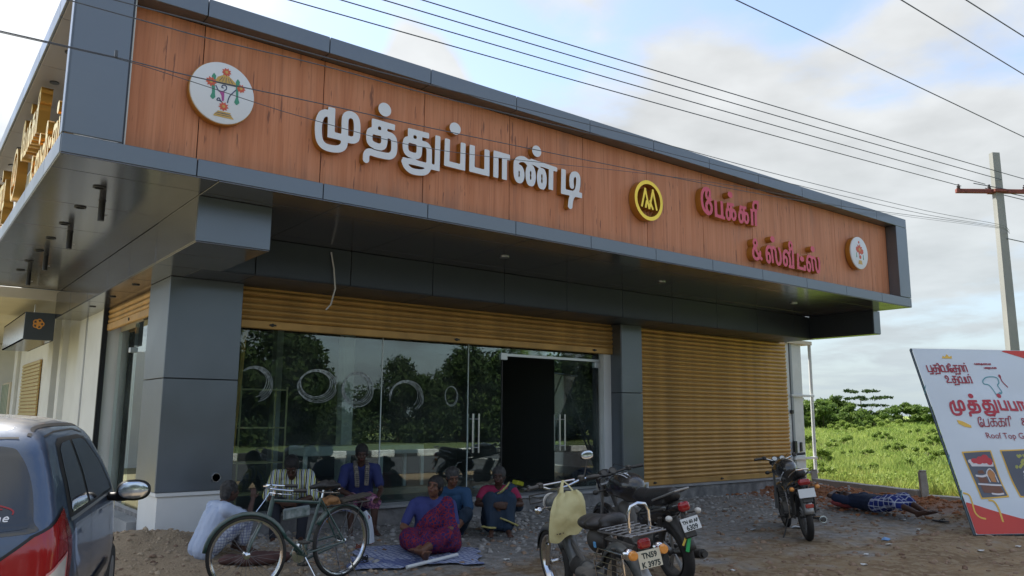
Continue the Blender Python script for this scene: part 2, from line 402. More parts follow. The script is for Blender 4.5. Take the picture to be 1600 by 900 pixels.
def gh(x,y):
    x=np.asarray(x,float); y=np.asarray(y,float)
    z=.022*(fnoise(x,y,1.1,1)-.5)*2+.02*(fnoise(x,y,4.3,2)-.5)+.014*(fnoise(x,y,13,3)-.5)
    z=z+.07*np.clip((y-7.6)/1.8,0,1)
    z=z+.24*np.exp(-(((x-2.35)/.75)**2+((y-9.35)/.6)**2))*(.8+.4*fnoise(x,y,5,4))
    rub=np.clip((y-8.9)/.5,0,1)*np.clip((x-3.2)/.5,0,1)*np.clip((15-x)/.6,0,1); z=z+rub*.05*fnoise(x,y,7,5)
    m=np.exp(-((x-(14.1+(y-6.9)*.25))/.75)**2)*np.clip((y-4.6)/1.2,0,1)*np.clip((10.6-y)/.8,0,1); z=z+m*(.10+.16*fnoise(x,y,3.5,6))
    z=z-.09*np.clip((8.1-y)/1.0,0,1)*np.clip((4.7-x)/.7,0,1)*np.clip((y-5.6)/.6,0,1)
    # shallow wheel ruts
    z=z-.035*np.exp(-((y-4.1-.15*np.sin(x*.7))/.16)**2)-.035*np.exp(-((y-5.35-.12*np.sin(x*.7+.3))/.16)**2)-.02*np.exp(-((y-6.4-.5*np.sin(x*.35))/.10)**2)*np.clip(x-7,0,1)
    return z
def gz(x,y): return float(gh(np.array([x]),np.array([y]))[0])
def sheet(name,x0,x1,y0,y1,nx,ny,m,hf=None,z=0,**k):
    xs=np.linspace(x0,x1,nx); ys=np.linspace(y0,y1,ny); X,Y=np.meshgrid(xs,ys,indexing='ij'); Z=(hf(X,Y) if hf else np.zeros_like(X))+z
    v=np.stack([X.ravel(),Y.ravel(),Z.ravel()],1); i=np.arange(nx*ny).reshape(nx,ny)
    f=np.stack([i[:-1,:-1].ravel(),i[1:,:-1].ravel(),i[1:,1:].ravel(),i[:-1,1:].ravel()],1)
    o=npmesh(name,v,f,m,smooth=60); tag(o,kind='structure'); return o
def edge_fade(X,Y):
    e=np.minimum.reduce([X+6,20-X,Y-.9,12.5-Y]); return np.clip(e/1.0,0,1)
sheet('ground',-6,20,.9,12.5,430,230,MG,lambda X,Y: gh(X,Y)*edge_fade(X,Y)-.02*(1-edge_fade(X,Y)))
MF=mat('far_soil',(.16,.15,.07),.95,col2=(.24,.2,.1),vscale=.05)
sheet('terrain',-900,900,-900,900,2,2,MF,z=-.06)
MA=mat('asphalt',(.06,.06,.062),.85,var=.25,vscale=3,bump=.4,bscale=120)
sheet('road',-120,140,-7,.9,40,3,MA,z=-.01)
MV=mat('verge_grass',(.07,.11,.03),.95,col2=(.14,.17,.06),vscale=.6)
sheet('roadside_grass',-140,160,-60,-7.6,30,10,MV,z=-.02)
sheet('field',15.6,260,-40,260,60,60,mat('field_soil',(.14,.20,.04),.95,col2=(.27,.33,.07),vscale=.35),lambda X,Y: .5*fnoise(X,Y,.06,9)+.012*np.clip(np.hypot(X,Y)-40,0,200)-.25,z=-.1)
def fz(x,y): return .5*fnoise(x,y,.06,9)+.012*np.clip(np.hypot(x,y)-40,0,200)-.35
# kerb of the median, black and white blocks (seen mirrored in the shop glass)
MKW=mat('kerb_white',(.62,.62,.58),.8,var=.2); MKB=mat('kerb_black',(.03,.03,.03),.8)
kb=tag(bpy.data.objects.new('median_kerb',None),'low roadside kerb of alternating black and white blocks across the road','kerb'); COL.objects.link(kb)
b=MB(); b.box((0,0,.11),(.97,.3,.26),bev=.02); pr=b.build('kerb_block',MKW,link=False); b2=MB(); b2.box((0,0,.11),(.97,.3,.26),bev=.02); pr2=b2.build('kerb_block',MKB,link=False)
for i in range(-22,34): inst(pr if i%2 else pr2,'kerb_block',kb,(i*1.0,-7.3,0))
# ------------------------------------------------------------ plants
def leafmat(n,c1,c2,sc=1.2):
    m=mat(n,c1,.6,col2=c2,vscale=sc,spec=.25); t=m.node_tree; b=t.nodes['Principled BSDF']; o=[q for q in t.nodes if q.type=='OUTPUT_MATERIAL'][0]
    tr=nd(t,'ShaderNodeBsdfTranslucent'); src=b.inputs['Base Color'].links[0].from_socket; t.links.new(src,tr.inputs[0]); mx=nd(t,'ShaderNodeMixShader'); mx.inputs[0].default_value=.42; t.links.new(b.outputs[0],mx.inputs[1]); t.links.new(tr.outputs[0],mx.inputs[2]); t.links.new(mx.outputs[0],o.inputs[0]); return m
ML1=leafmat('leaf_dark',(.02,.045,.012),(.055,.095,.022)); ML2=leafmat('leaf_mid',(.07,.13,.025),(.15,.22,.045),.8); ML3=leafmat('leaf_light',(.17,.26,.05),(.30,.38,.09),.7)
MBK=mat('bark',(.14,.10,.07),.9,var=.3,vscale=8,bump=.5)
def leaves(clumps,n,size,seed=0,flat=1.0,aspect=.5):
    """clumps: list of (cx,cy,cz,r); returns quad arrays"""
    r=np.random.default_rng(seed); cl=np.array(clumps,float); w=cl[:,3]**2; idx=r.choice(len(cl),n,p=w/w.sum())
    d=r.normal(size=(n,3)); d/=np.linalg.norm(d,axis=1)[:,None]; rad=r.random(n)**.45
    c=cl[idx,:3]+d*(rad*cl[idx,3])[:,None]*np.array([1,1,flat*.8])
    a=r.normal(size=(n,3)); a/=np.linalg.norm(a,axis=1)[:,None]; b=np.cross(a,d+r.normal(size=(n,3))*.7); b/=np.linalg.norm(b,axis=1)[:,None]+1e-9
    s=size*(.6+.8*r.random(n))[:,None]; a=a*s; b=b*s*aspect
    v=np.stack([c-a,c-b*.9,c+a,c+b*.9],1).reshape(-1,3); f=np.arange(4*n).reshape(n,4); return v,f
def make_tree(name,label,cat,h,cr,clumps,n,size,ml,loc,seed=0,group=None,trunk_r=None,flat=1,lean=0):
    t=thing(name,label,cat,loc,0,group); r=random.Random(seed); b=MB(); tr=trunk_r or h*.035
    top=max(c[2] for c in clumps); base=min(c[2]-c[3]*.5 for c in clumps)
    P=[(0,0,-.15),(lean*.2,.02*h,base*.5),(lean*.6,-.01*h,base),(lean,0,top*.8)]
    b.tube(P,[tr*1.25,tr,tr*.8,tr*.25],8)
    for c in clumps[:14]:
        s=Vector(P[2])*.8+Vector(P[1])*.2; e=Vector(c[:3]); mid=(s+e)/2+Vector((0,0,-.08*h)); b.tube([s,mid,e],[tr*.5,tr*.3,tr*.08],5)
    b.build('trunk',MBK,t); v,f=leaves(clumps,n,size,seed,flat); npmesh('crown',v,f,ml,t); return t
def blobclumps(w,d,h,z0,n,seed,rr=(.25,.45)):
    r=random.Random(seed); o=[]
    for i in range(n):
        a=r.random()*2*PI; q=math.sqrt(r.random()); z=r.random(); k=math.sqrt(max(0.05,1-(z*1.0)**2.2)); s=r.uniform(*rr)*min(w,h)*.5
        o.append((math.cos(a)*q*w*.5*k,math.sin(a)*q*d*.5*k,z0+z*h*.85+s*.3,s))
    return o
def azp(az,dist): a=math.radians(az); return (dist*math.cos(a),dist*math.sin(a))
# grass of the field, denser and finer near
def grass(name,n,d0,d1,a0,a1,hmin,hmax,wd,m,seed):
    r=np.random.default_rng(seed); az=np.radians(a0+(a1-a0)*r.random(n)); d=d0*(d1/d0)**r.random(n); x=d*np.cos(az); y=d*np.sin(az)
    ok=(x>15.3+np.clip((y-6.9)*.3,0,1.2))|(y>16.5); ok&=~((x<16.6)&(y>5)); x=x[ok];y=y[ok]; d=d[ok]; n=len(x)
    pat=fnoise(x,y,.5,11)*.6+fnoise(x,y,.13,12)*.7
    h=(hmin+(hmax-hmin)*r.random(n))*(.45+pat); an=r.random(n)*2*PI; w=wd*(1+d/25)*(.6+.8*r.random(n)); le=h*.9*r.random(n); la=r.random(n)*2*PI
    z=fz(x,y)
    dx=np.cos(an)*w;dy=np.sin(an)*w
    v=np.stack([np.stack([x-dx,y-dy,z],1),np.stack([x+dx,y+dy,z],1),np.stack([x+le*np.cos(la),y+le*np.sin(la),z+h],1)],1).reshape(-1,3)
    o=npmesh(name,v,np.arange(3*n).reshape(n,3),m); tag(o,kind='stuff'); return o
MGR1=leafmat('grass_light',(.28,.36,.08),(.44,.48,.14),.5); MGR2=leafmat('grass_dark',(.17,.26,.05),(.30,.37,.09),.5)
tag(grass('tall_grass',150000,17,75,8,44,.18,.42,.010,MGR1,21),'tall yellow green grass filling the open field behind the boundary kerb','grass')
tag(grass('low_grass',90000,17,150,8,44,.2,.5,.022,MGR2,22),'darker green undergrowth between the tall grass of the field','undergrowth')
def weeds(name,n,d0,d1,m,seed,size,hh):
    r=np.random.default_rng(seed); az=np.radians(8+36*r.random(n)); d=d0*(d1/d0)**r.random(n); x=d*np.cos(az); y=d*np.sin(az); pat=_vn(x,y,.9,seed)*.5+_vn(x,y,.22,seed+1)*.6
    ok=((x>15.5+np.clip((y-6.9)*.3,0,1.2))|(y>16.5))&~((x<16.8)&(y>5))&(r.random(n)<pat); x=x[ok];y=y[ok];d=d[ok];pat=pat[ok]; n=len(x); z=fz(x,y)+hh*pat*r.random(n)**.5
    a=r.normal(size=(n,3)); a/=np.linalg.norm(a,axis=1)[:,None]; b=np.cross(a,r.normal(size=(n,3))); b/=np.linalg.norm(b,axis=1)[:,None]; s=(size*(1+d/30)*(.5+r.random(n)))[:,None]; a=a*s; b=b*s*.5; c=np.stack([x,y,z],1)
    v=np.stack([c-a,c-b,c+a,c+b],1).reshape(-1,3); return tag(npmesh(name,v,np.arange(4*n).reshape(n,4),m),kind='stuff')
tag(weeds('broadleaf_weeds',160000,16.8,110,ML3,61,.022,.55),'light green broad leaved weeds tangled through the grass of the field','weeds')
tag(weeds('dark_weeds',50000,16.8,110,ML2,67,.022,.45),'darker green patches of creeping weeds between the grass','weeds')
# low weeds with broad leaves: bushes in the field (single things)
bush_lab=['rounded light green shrub in the field','dark green spreading shrub in the field','mid green feathery shrub in the field']
r_=random.Random(5)
BP=[(31.2,27,1.3,2.6,1),(30.2,44,1.6,4.5,0),(28.9,33,.9,2.4,1),(27.4,50,1.5,5.5,1),(26.5,38,1.1,3.2,2),(25.4,60,1.6,7,1),(24.3,45,1.6,4.5,0),(23.6,30,1.2,3,2),(22.6,52,1.7,5,1),(29.6,70,2.0,7,2),(27.9,82,2.4,9,0),(31.7,38,1.6,3.5,1),(31.9,21,1.2,1.6,1),(25.8,26,.9,2.2,0),(24.9,34,1.1,2.6,1),(28.2,24,.8,1.8,2),(29.7,20.5,.7,1.4,0),(21.8,70,2.2,8,0),(20,45,1.6,6,1),(18,60,2,8,2),(34,48,2,6,1),(14,50,2,7,1),(23.2,21.5,.9,1.5,0),(27,20,.6,1.2,0)]
BD=['left edge near the shop','below the left tree clump','below the acacia','far middle','mid distance centre','far and broad','right of centre','close to the banner edge','behind the banner top','tiny beside the left trees','far below the acacia','just right of the drain pipe','at the foot of the pipes','mid field centre right','mid field right','near field left of centre','nearest to the kerb wall left','hidden behind the banner','behind the banner middle','beyond the picture edge','behind the shop','far beyond the right edge','near the corner post','near the middle of the kerb wall']
for i,(az,d,h,w,k) in enumerate(BP):
    x,y=azp(az,d); z=float(fz(np.array([x]),np.array([y]))[0]); h=h*.5; w=w*.85; cl=blobclumps(w,w*.8,h,.1,14,i+40,(.3,.55))
    make_tree('shrub',bush_lab[k]+', '+BD[i],'shrub',h,w,cl,int(1500+1800*min(w,5)/5),.025+d*.0009,[ML3,ML3,ML3][k],(x,y,z),i,'shrubs growing in the field',trunk_r=.04,flat=.8)
# tree line on the horizon
def tree_clumps(w,h,z0,seed,n=22): return blobclumps(w,w,h-z0,z0,n,seed,(.3,.5))
TL=[(31.7,84,3.2,9,0,ML2,'light green tree at the left end of the distant tree line, next to the pipes'),(31.0,80,4.0,8,1,ML2,'dark rounded tree near the left end of the distant tree line'),(30.3,86,4.6,9,2,ML2,'highest rounded tree of the left clump in the distant tree line'),(29.7,82,3.4,7,3,ML2,'dark low tree just left of the flat topped acacia'),(27.3,120,2.6,16,4,ML2,'low pale crown right of the acacia on the skyline'),(26.2,110,3.6,11,5,ML2,'rounded hump of a tree in the middle of the skyline'),(25.5,112,4.4,12,6,ML2,'tallest green hump between acacia and banner'),(24.7,115,3.6,12,7,ML2,'darker low tree nearer to the banner on the skyline'),(23.9,105,3.9,12,8,ML2,'spreading tree right beside the banner edge on the skyline'),(22.6,110,4.4,12,9,ML2,'far tree partly hidden behind the banner'),(21,120,5,16,10,ML2,'far dark tree hidden behind the banner'),(32.8,80,4.6,10,11,ML2,'far dark tree hidden behind the shop'),(34.5,85,5,14,12,ML2,'far broad tree behind the shop wall'),(19,115,5,16,13,ML2,'far green tree right of the picture edge'),(17,120,5,18,14,ML2,'far dark tree well beyond the right edge'),(28.4,150,2.6,14,15,ML2,'faint low tree behind the acacia')]
for i,(az,d,tz,w,s,ml,lb) in enumerate(TL):
    x,y=azp(az,d); z=float(fz(np.array([x]),np.array([y]))[0]); tz=1.5+(tz-1.5)*.82; h2=tz-z-.3; cl=blobclumps(w,w*.7,h2*1.02,.15,24,s+70,(.35,.55))
    make_tree('broadleaf_tree',lb,'tree',h2,w,cl,4200,.20,ml,(x,y,z-.2),i,'broadleaf trees along the far edge of the field',flat=.7)
x,y=azp(28.6,88); z=float(fz(np.array([x]),np.array([y]))[0])
lay=[]
for zz,rr,nn in ((2.0,1.3,6),(2.8,2.2,9),(3.5,2.9,10),(4.1,1.6,6)):
    for k in range(nn):
        a=k*2*PI/nn+zz; lay.append((math.cos(a)*rr*r_.uniform(.4,1.1),math.sin(a)*rr*r_.uniform(.4,1.1),zz+r_.uniform(-.1,.1),.55))
make_tree('acacia_tree','flat topped acacia with layered open crown rising above the tree line','tree',5.2,6,lay,1500,.16,ML1,(x,y,z-.3),3,flat=.28,trunk_r=.13)
# trees across the road, seen mirrored in the glass
protos=[]
for i in range(3):
    cl=blobclumps(7.5,7,6.4,.15,40,i+200,(.3,.48)); v,f=leaves(cl,12000,.17,i+300); bm_=bpy.data.objects
    protos.append((cl,v,f))
RT=[(-2,-22,.95,0),(5,-21,1.0,1),(9.5,-21,1.02,2),(13.2,-21.5,1.05,0),(16.6,-21,.98,1),(24.2,-22,.74,2),(28.2,-21,.86,0),(32,-22,.88,1),(36,-21,.86,2),(40,-22,.9,0),(45,-21,.95,1),(51,-22,.9,2),(58,-22,.9,0),(21.5,-38,.62,1),(-9,-22,.9,2),(66,-21,.9,1),(31,-26,.82,0),(35,-26,.88,2),(20.5,-26,.66,2),(75,-20,1.0,0)]
base=[]
for i,(x,y,s,k) in enumerate(RT):
    lb='dense dark roadside tree across the road, '+['far to the left','left of the mirrored cluster','in the tall mirrored cluster'][min(i,2)]
    if k<len(base) and len(base)>k:
        t=copy_tree(base[k],None,(x,y,0),label='dense dark roadside tree across the road, '+('%s' % ['far to the left','left of the mirrored cluster','in the tall mirrored cluster','tallest in the mirrored cluster','at the right end of the mirrored cluster','low beside the mirrored sky gap','just right of the sky gap','mirrored in the middle pane','mirrored behind the left palm','mirrored behind the doorway','mirrored near the right palm','mirrored in the right pane','beyond the right pane','far behind the sky gap','second from the far left','second from the far right','in the rear row, nearer the gap','in the rear row, further right','smallest of all','farthest to the right'][i])); t.rotation_euler=(0,0,i*1.3)
    else:
        t=thing('roadside_tree',lb,'tree',(x,y,0),0,'roadside trees across the road'); b=MB(); b.tube([(0,0,-.2),(.1,0,1.2),(0,.1,3),(0,0,5)],[.3,.25,.2,.05],8)
        for c in protos[k][0][:10]: b.tube([(0,0,1.6),(c[0]*.5,c[1]*.5,c[2]*.7),c[:3]],[.14,.09,.03],5)
        b.build('trunk',MBK,t); npmesh('crown',protos[k][1],protos[k][2],mat('leaf_shade_tree',(.015,.030,.010),.7,col2=(.045,.068,.020),vscale=1.2,spec=.1),t); base.append(t)
    t.scale=(s,s,s)
# palms
def palm(x,y,h,seed):
    t=thing('coconut_palm',['left','middle','right'][seed-1]+' one of three coconut palms beyond the road','palm tree',(x,y,0),0,'coconut palms across the road'); r=random.Random(seed)
    b=MB(); b.tube([(0,0,-.2),(.1,0,h*.4),(.35,.1,h*.8),(.4,.1,h)],[.19,.15,.12,.1],8); b.build('trunk',MBK,t)
    for k in range(16):
        a=k*2.4+r.random()*.3; el=r.uniform(-.2,1.1); m=MB(); L=r.uniform(2.4,3.1); pts=[]
        for j in range(9):
            q=j/8; pts.append(Vector((.4+math.cos(a)*L*q*math.cos(el*(1-q)),.1+math.sin(a)*L*q*math.cos(el*(1-q)),h+L*(math.sin(el)*q-.75*q*q))))
        m.tube(pts,[.03*(1-j/10) for j in range(9)],4)
        side=Vector((-math.sin(a),math.cos(a),0))
        for j in range(1,9):
            for sgn in (-1,1):
                for kk in range(3):
                    p=pts[j-1].lerp(pts[j],kk/3); l=.55*math.sin(PI*min(1,(j+kk/3)/9.5)+.15); e=p+side*sgn*l+Vector((0,0,-l*.55)); d=(pts[j]-pts[j-1]).normalized()*.05
                    m.add([p-d,p+d,e],[(0,1,2)])
        m.build('frond',ML2,t,smooth=0)
palm(30.3,-18.5,6.4,1); palm(37.0,-18,6.3,2); palm(43.5,-19,6.6,3)
# stones and crumbs on the dirt, one piece of stuff
def stones(name,n,region,smin,smax,m,seed,dens=None):
    r=np.random.default_rng(seed); x0,x1,y0,y1=region; x=x0+(x1-x0)*r.random(n); y=y0+(y1-y0)*r.random(n)
    if dens is not None: k=r.random(n)<dens(x,y); x=x[k];y=y[k]
    n=len(x); z=gh(x,y); s=smin*(smax/smin)**(r.random(n)**2.2)
    ic=np.array([(0,0,1),(.9,0,.3),(.28,.85,.3),(-.72,.53,.3),(-.72,-.53,.3),(.28,-.85,.3),(.7,.5,-.5),(-.3,.8,-.5),(-.9,0,-.5),(-.3,-.8,-.5),(.7,-.5,-.5)],float)
    fc=np.array([(0,1,2),(0,2,3),(0,3,4),(0,4,5),(0,5,1),(1,6,2),(2,7,3),(3,8,4),(4,9,5),(5,10,1),(6,7,2),(7,8,3),(8,9,4),(9,10,5),(10,6,1)])
    V_=ic[None]*(s[:,None,None])*(.65+.6*r.random((n,11,1)))*np.stack([.8+.6*r.random(n),.7+.5*r.random(n),.4+.35*r.random(n)],1)[:,None,:]
    a=r.random(n)*2*PI; c,s2=np.cos(a)[:,None],np.sin(a)[:,None]; X=V_[...,0]*c-V_[...,1]*s2; Y=V_[...,0]*s2+V_[...,1]*c
    V_=np.stack([X+x[:,None],Y+y[:,None],V_[...,2]+z[:,None]+s[:,None]*.15],2).reshape(-1,3)
    F=(fc[None]+(np.arange(n)*11)[:,None,None]).reshape(-1,3); o=npmesh(name,V_,F,m); return tag(o,kind='stuff')
MS1=mat('stone_grey',(.26,.25,.24),.9,col2=(.48,.46,.43),vscale=2.5); MS2=mat('stone_brown',(.17,.10,.065),.95,col2=(.36,.26,.18),vscale=2.5); MS3=mat('clod_red',(.25,.09,.04),.95,col2=(.40,.18,.08),vscale=3)
tag(stones('rubble',9000,(3,15.2,7.3,9.75),.006,.05,MS1,31,lambda x,y:np.clip((y-7)/2.4,0,1)*fnoise(x,y,1.3,7)*1.5),'grey broken rubble and mortar crumbs strewn in front of the shop plinth','rubble')
tag(stones('gravel',13000,(-1,15,2.4,9),.004,.045,MS2,32,lambda x,y:fnoise(x,y,1.0,8)*1.4),'brown stones and clods scattered over the dirt forecourt','gravel')
tag(stones('red_clods',5000,(12.2,15,4.8,10),.008,.06,MS3,33,lambda x,y:np.exp(-((x-14)/.9)**2)),'red clay clods heaped along the low boundary kerb','soil')
tag(stones('sand_lumps',2500,(1,4.4,7.2,9.6),.005,.035,mat('sand_lump',(.34,.25,.17),.95,col2=(.5,.4,.28),vscale=4),34),'sandy clods piled beside the corner column','sand')
# boundary kerb wall with concrete posts
MC=mat('concrete',(.33,.31,.28),.92,col2=(.46,.44,.40),vscale=3,bump=.5,bscale=25)
bw=thing('boundary_kerb','low weathered concrete kerb wall dividing the dirt forecourt from the grassy field','kerb wall',(0,0,0))
def _():pass
def slab(name,a,b_,w,z0,z1,par):
    a=Vector(a);b_=Vector(b_); d=(b_-a); l=d.length; m=MB(); n=12
    side=Vector((-d.y,d.x,0)).normalized()*w/2; vs=[];fs=[]
    for i in range(n+1):
        p=a+d*i/n; k=.004*math.sin(i*1.7); 
        for q,zz in ((-1,z0),(-1,z1+k),(1,z1+k+.01),(1,z0)): vs.append((p.x+side.x*q,p.y+side.y*q,zz))
    for i in range(n):
        for j in range(4): fs.append((i*4+j,i*4+(j+1)%4,(i+1)*4+(j+1)%4,(i+1)*4+j))
    fs+= [(3,2,1,0),tuple(n*4+j for j in range(4))]; m.add(vs,fs); return m.build(name,MC,par)
slab('beam',(15.55,9.6,0),(14.62,6.98,0),.13,-.1,.27,bw); slab('beam',(14.62,6.84,0),(14.9,2.4,0),.13,-.1,.20,bw); slab('beam',(14.9,2.4,0),(15.6,-3,0),.13,-.1,.18,bw)
def post(x,y,h,lab):
    t=thing('concrete_post',lab,'post',(x,y,0)); m=MB(); m.tube([(0,0,-.2),(.01,0,h*.6),(0,.01,h)],[.085,.082,.075],4,flat=1); m.build('shaft',MC,t); m=MB(); m.box((0,.0,h+.015),(.10,.10,.03),rot=(0,.1,.8),bev=.008); m.build('cap',MC,t)
post(14.62,6.91,.60,'short weathered concrete post where the low kerb wall turns towards the banner'); post(15.75,9.72,.42,'short rounded concrete post at the foot of the shop corner pipes')
# ------------------------------------------------------------ materials of the shop
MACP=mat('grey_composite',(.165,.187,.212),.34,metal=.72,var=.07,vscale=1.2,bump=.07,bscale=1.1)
MACD=mat('grey_composite_shaded',(.055,.065,.08),.40,metal=.4,var=.08,vscale=1.2)  # same grey cladding, darkened in colour for the shade under the canopy
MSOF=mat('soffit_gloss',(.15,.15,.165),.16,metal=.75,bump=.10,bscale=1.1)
MGAP=mat('joint_black',(.012,.013,.016),.8)
MWHT=mat('white_plaster',(.70,.71,.70),.7,var=.05,vscale=2,bump=.08,bscale=30)
MCRM=mat('cream_plaster',(.62,.56,.44),.75,var=.06,vscale=2)
MGLDS=mat('shutter_gold',(.50,.285,.085),.42,metal=.35,var=.22,vscale=2.6,dust=.2,stretch=(1,1,.35))
MSTL=mat('steel',(.55,.56,.57),.3,metal=.9)
MBLK=mat('black_plastic',(.02,.02,.022),.45)
MPL=mat('rubble_masonry',(.13,.13,.13),.95,col2=(.30,.29,.28),vscale=5,bump=1.0,bscale=14)
MCEM=mat('cement_slab',(.25,.26,.27),.8,col2=(.36,.36,.36),vscale=3,bump=.3)
def wood_mat():
    m=bpy.data.materials.new('wood_laminate'); m.use_nodes=True; t=m.node_tree; b=t.nodes['Principled BSDF']; b.inputs['Roughness'].default_value=.5; b.inputs['Specular IOR Level'].default_value=.3
    g=nd(t,'ShaderNodeNewGeometry')
    def noi(sx,sz,det,off):
        mp=nd(t,'ShaderNodeMapping'); mp.inputs['Scale'].default_value=(sx,1,sz); mp.inputs['Location'].default_value=(off,0,off); t.links.new(g.outputs['Position'],mp.inputs[0])
        n=nd(t,'ShaderNodeTexNoise'); n.inputs['Scale'].default_value=1; n.inputs['Detail'].default_value=det; n.inputs['Roughness'].default_value=.6; t.links.new(mp.outputs[0],n.inputs['Vector']); return n.outputs[0]
    def ramp(v,a,c):
        r=nd(t,'ShaderNodeMapRange'); r.interpolation_type='SMOOTHSTEP'; r.inputs[1].default_value=a; r.inputs[2].default_value=c; t.links.new(v,r.inputs[0]); return r.outputs[0]
    def mix(f,a,c):
        x=nd(t,'ShaderNodeMix',data_type='RGBA'); t.links.new(f,x.inputs[0])
        for i,v in ((6,a),(7,c)):
            if isinstance(v,tuple): x.inputs[i].default_value=(*v,1)
            else: t.links.new(v,x.inputs[i])
        return x.outputs[2]
    base=mix(ramp(noi(9,.5,5,0),.3,.7),(.53,.20,.095),(.63,.265,.14))
    base=mix(mth('MULTIPLY',ramp(noi(42,1.2,4,3),.45,.75),.5,tree=t),base,(.33,.12,.06))
    base=mix(mth('MULTIPLY',ramp(noi(4.2,.7,3,11),.55,.70),.4,tree=t),base,(.30,.145,.10))
    base=mix(mth('MULTIPLY',ramp(noi(24,2.6,3,7),.63,.70),.7,tree=t),base,(.14,.06,.045))
    t.links.new(base,b.inputs['Base Color']); return m
MWOOD=wood_mat()
def glass_mat(name,tint,ior=1.5,boost=2.0,base=.0):
    m=bpy.data.materials.new(name); m.use_nodes=True; t=m.node_tree; t.nodes.clear(); o=nd(t,'ShaderNodeOutputMaterial'); mx=nd(t,'ShaderNodeMixShader')
    tr=nd(t,'ShaderNodeBsdfTransparent'); tr.inputs[0].default_value=(*tint,1); gl=nd(t,'ShaderNodeBsdfGlossy'); gl.inputs['Roughness'].default_value=.0; gl.inputs[0].default_value=(.95,1,1,1)
    f=nd(t,'ShaderNodeFresnel'); f.inputs[0].default_value=ior
    t.links.new(mth('MULTIPLY_ADD',f.outputs[0],boost,base,clamp=True,tree=t),mx.inputs[0]); t.links.new(tr.outputs[0],mx.inputs[1]); t.links.new(gl.outputs[0],mx.inputs[2])
    df=nd(t,'ShaderNodeBsdfDiffuse'); df.inputs[0].default_value=(.45,.50,.48,1); g=nd(t,'ShaderNodeNewGeometry'); n=nd(t,'ShaderNodeTexNoise'); n.inputs['Scale'].default_value=1.6; n.inputs['Detail'].default_value=6; t.links.new(g.outputs['Position'],n.inputs['Vector'])
    film=mth('MULTIPLY_ADD',n.outputs[0],.12,-.04,clamp=True,tree=t); m2=nd(t,'ShaderNodeMixShader'); t.links.new(film,m2.inputs[0]); t.links.new(mx.outputs[0],m2.inputs[1]); t.links.new(df.outputs[0],m2.inputs[2]); t.links.new(m2.outputs[0],o.inputs[0]); return m
MGLS=glass_mat('shop_glass',(.80,.88,.87),1.5,1.4,.02)
SHOP=thing('bakery_building','single storey bakery shop clad in grey panels with a wide wood look fascia','building',(0,0,0))
def part(name,b,m,par=SHOP,smooth=35): return b.build(name,m,par,smooth)
_pc={}
def panel(name,x0,x1,y0,y1,z0,z1,m,bev=.004,par=SHOP):
    """one composite panel; alike sizes share a mesh"""
    k=(name,round(x1-x0,3),round(y1-y0,3),round(z1-z0,3),m.name)
    if k not in _pc:
        b=MB(); b.box((0,0,0),(x1-x0,y1-y0,z1-z0),bev=bev); _pc[k]=b.build(name,m,link=False)
    return inst(_pc[k],name,par,((x0+x1)/2,(y0+y1)/2,(z0+z1)/2))
def splits(a,b,js): 
    js=[a]+[j for j in js if a<j<b]+[b]; return list(zip(js[:-1],js[1:]))
G=.004
FX0,FX1,FY,FZ0,FZ1=.88,14.78,6.95,3.566,5.225
JX=[1.93+1.177*k for k in range(11)]; JW=[1.97+1.181*k for k in range(11)]
# dark core behind all panels (fascia, roof slab)
b=MB(); b.b2(FX0+.03,FX1-.03,FY+.03,FY+.20,FZ0+.03,3.70); b.b2(FX0+.03,FX1-.03,FY+.03,FY+.24,5.06,FZ1-.02); b.b2(1.36,FX1-.03,7.17,7.4,3.6,5.2); b.b2(1.36,14.7,7.4,15.2,4.9,5.1); b.b2(1.36,14.75,15.0,15.2,3.6,5.1)
b.b2(FX0+.03,1.30,7.0,14.94,FZ0+.03,3.70); b.b2(FX0+.03,1.33,7.0,14.94,5.06,FZ1-.02); b.b2(FX0+.03,14.7,7.0,15.3,FZ0+.02,FZ0+.06)
part('roof_structure',b,MGAP,smooth=0)
for a,c in splits(FX0,FX1,JX): panel('fascia_panel',a+G,c-G,FY,FY+.2,FZ0,3.724,MACP)
for a,c in splits(FX0,FX1,JX): panel('coping_panel',a+G,c-G,FY,FY+.2,5.055,FZ1,MACP)
panel('fascia_panel',FX0,1.32,FY,FY+.02,3.732,5.052,MACP)
panel('fascia_panel',14.38,FX1,FY,FY+.2,3.732,5.052,MACP)
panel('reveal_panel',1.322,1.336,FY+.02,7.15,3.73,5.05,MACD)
for a,c in splits(1.336,14.38,JW): panel('wood_panel',a+G,c-G,7.15,7.162,3.726,5.053,MWOOD,bev=.002)
for a,c in splits(1.33,14.75,JX): panel('parapet_top_panel',a+G,c-G,7.152,7.42,5.20,5.222,MACP)
# soffit under the fascia
JY=[7.40+1.235*k for k in range(7)]
for a,c in splits(FX0,14.65,[2.12]+[2.12+1.2*k for k in range(1,11)]):
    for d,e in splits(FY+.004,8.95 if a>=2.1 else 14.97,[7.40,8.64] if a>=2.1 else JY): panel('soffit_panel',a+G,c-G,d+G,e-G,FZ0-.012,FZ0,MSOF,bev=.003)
panel('soffit_panel',14.66,FX1-.004,FY+.004,8.9,FZ0-.012,FZ0,MSOF)
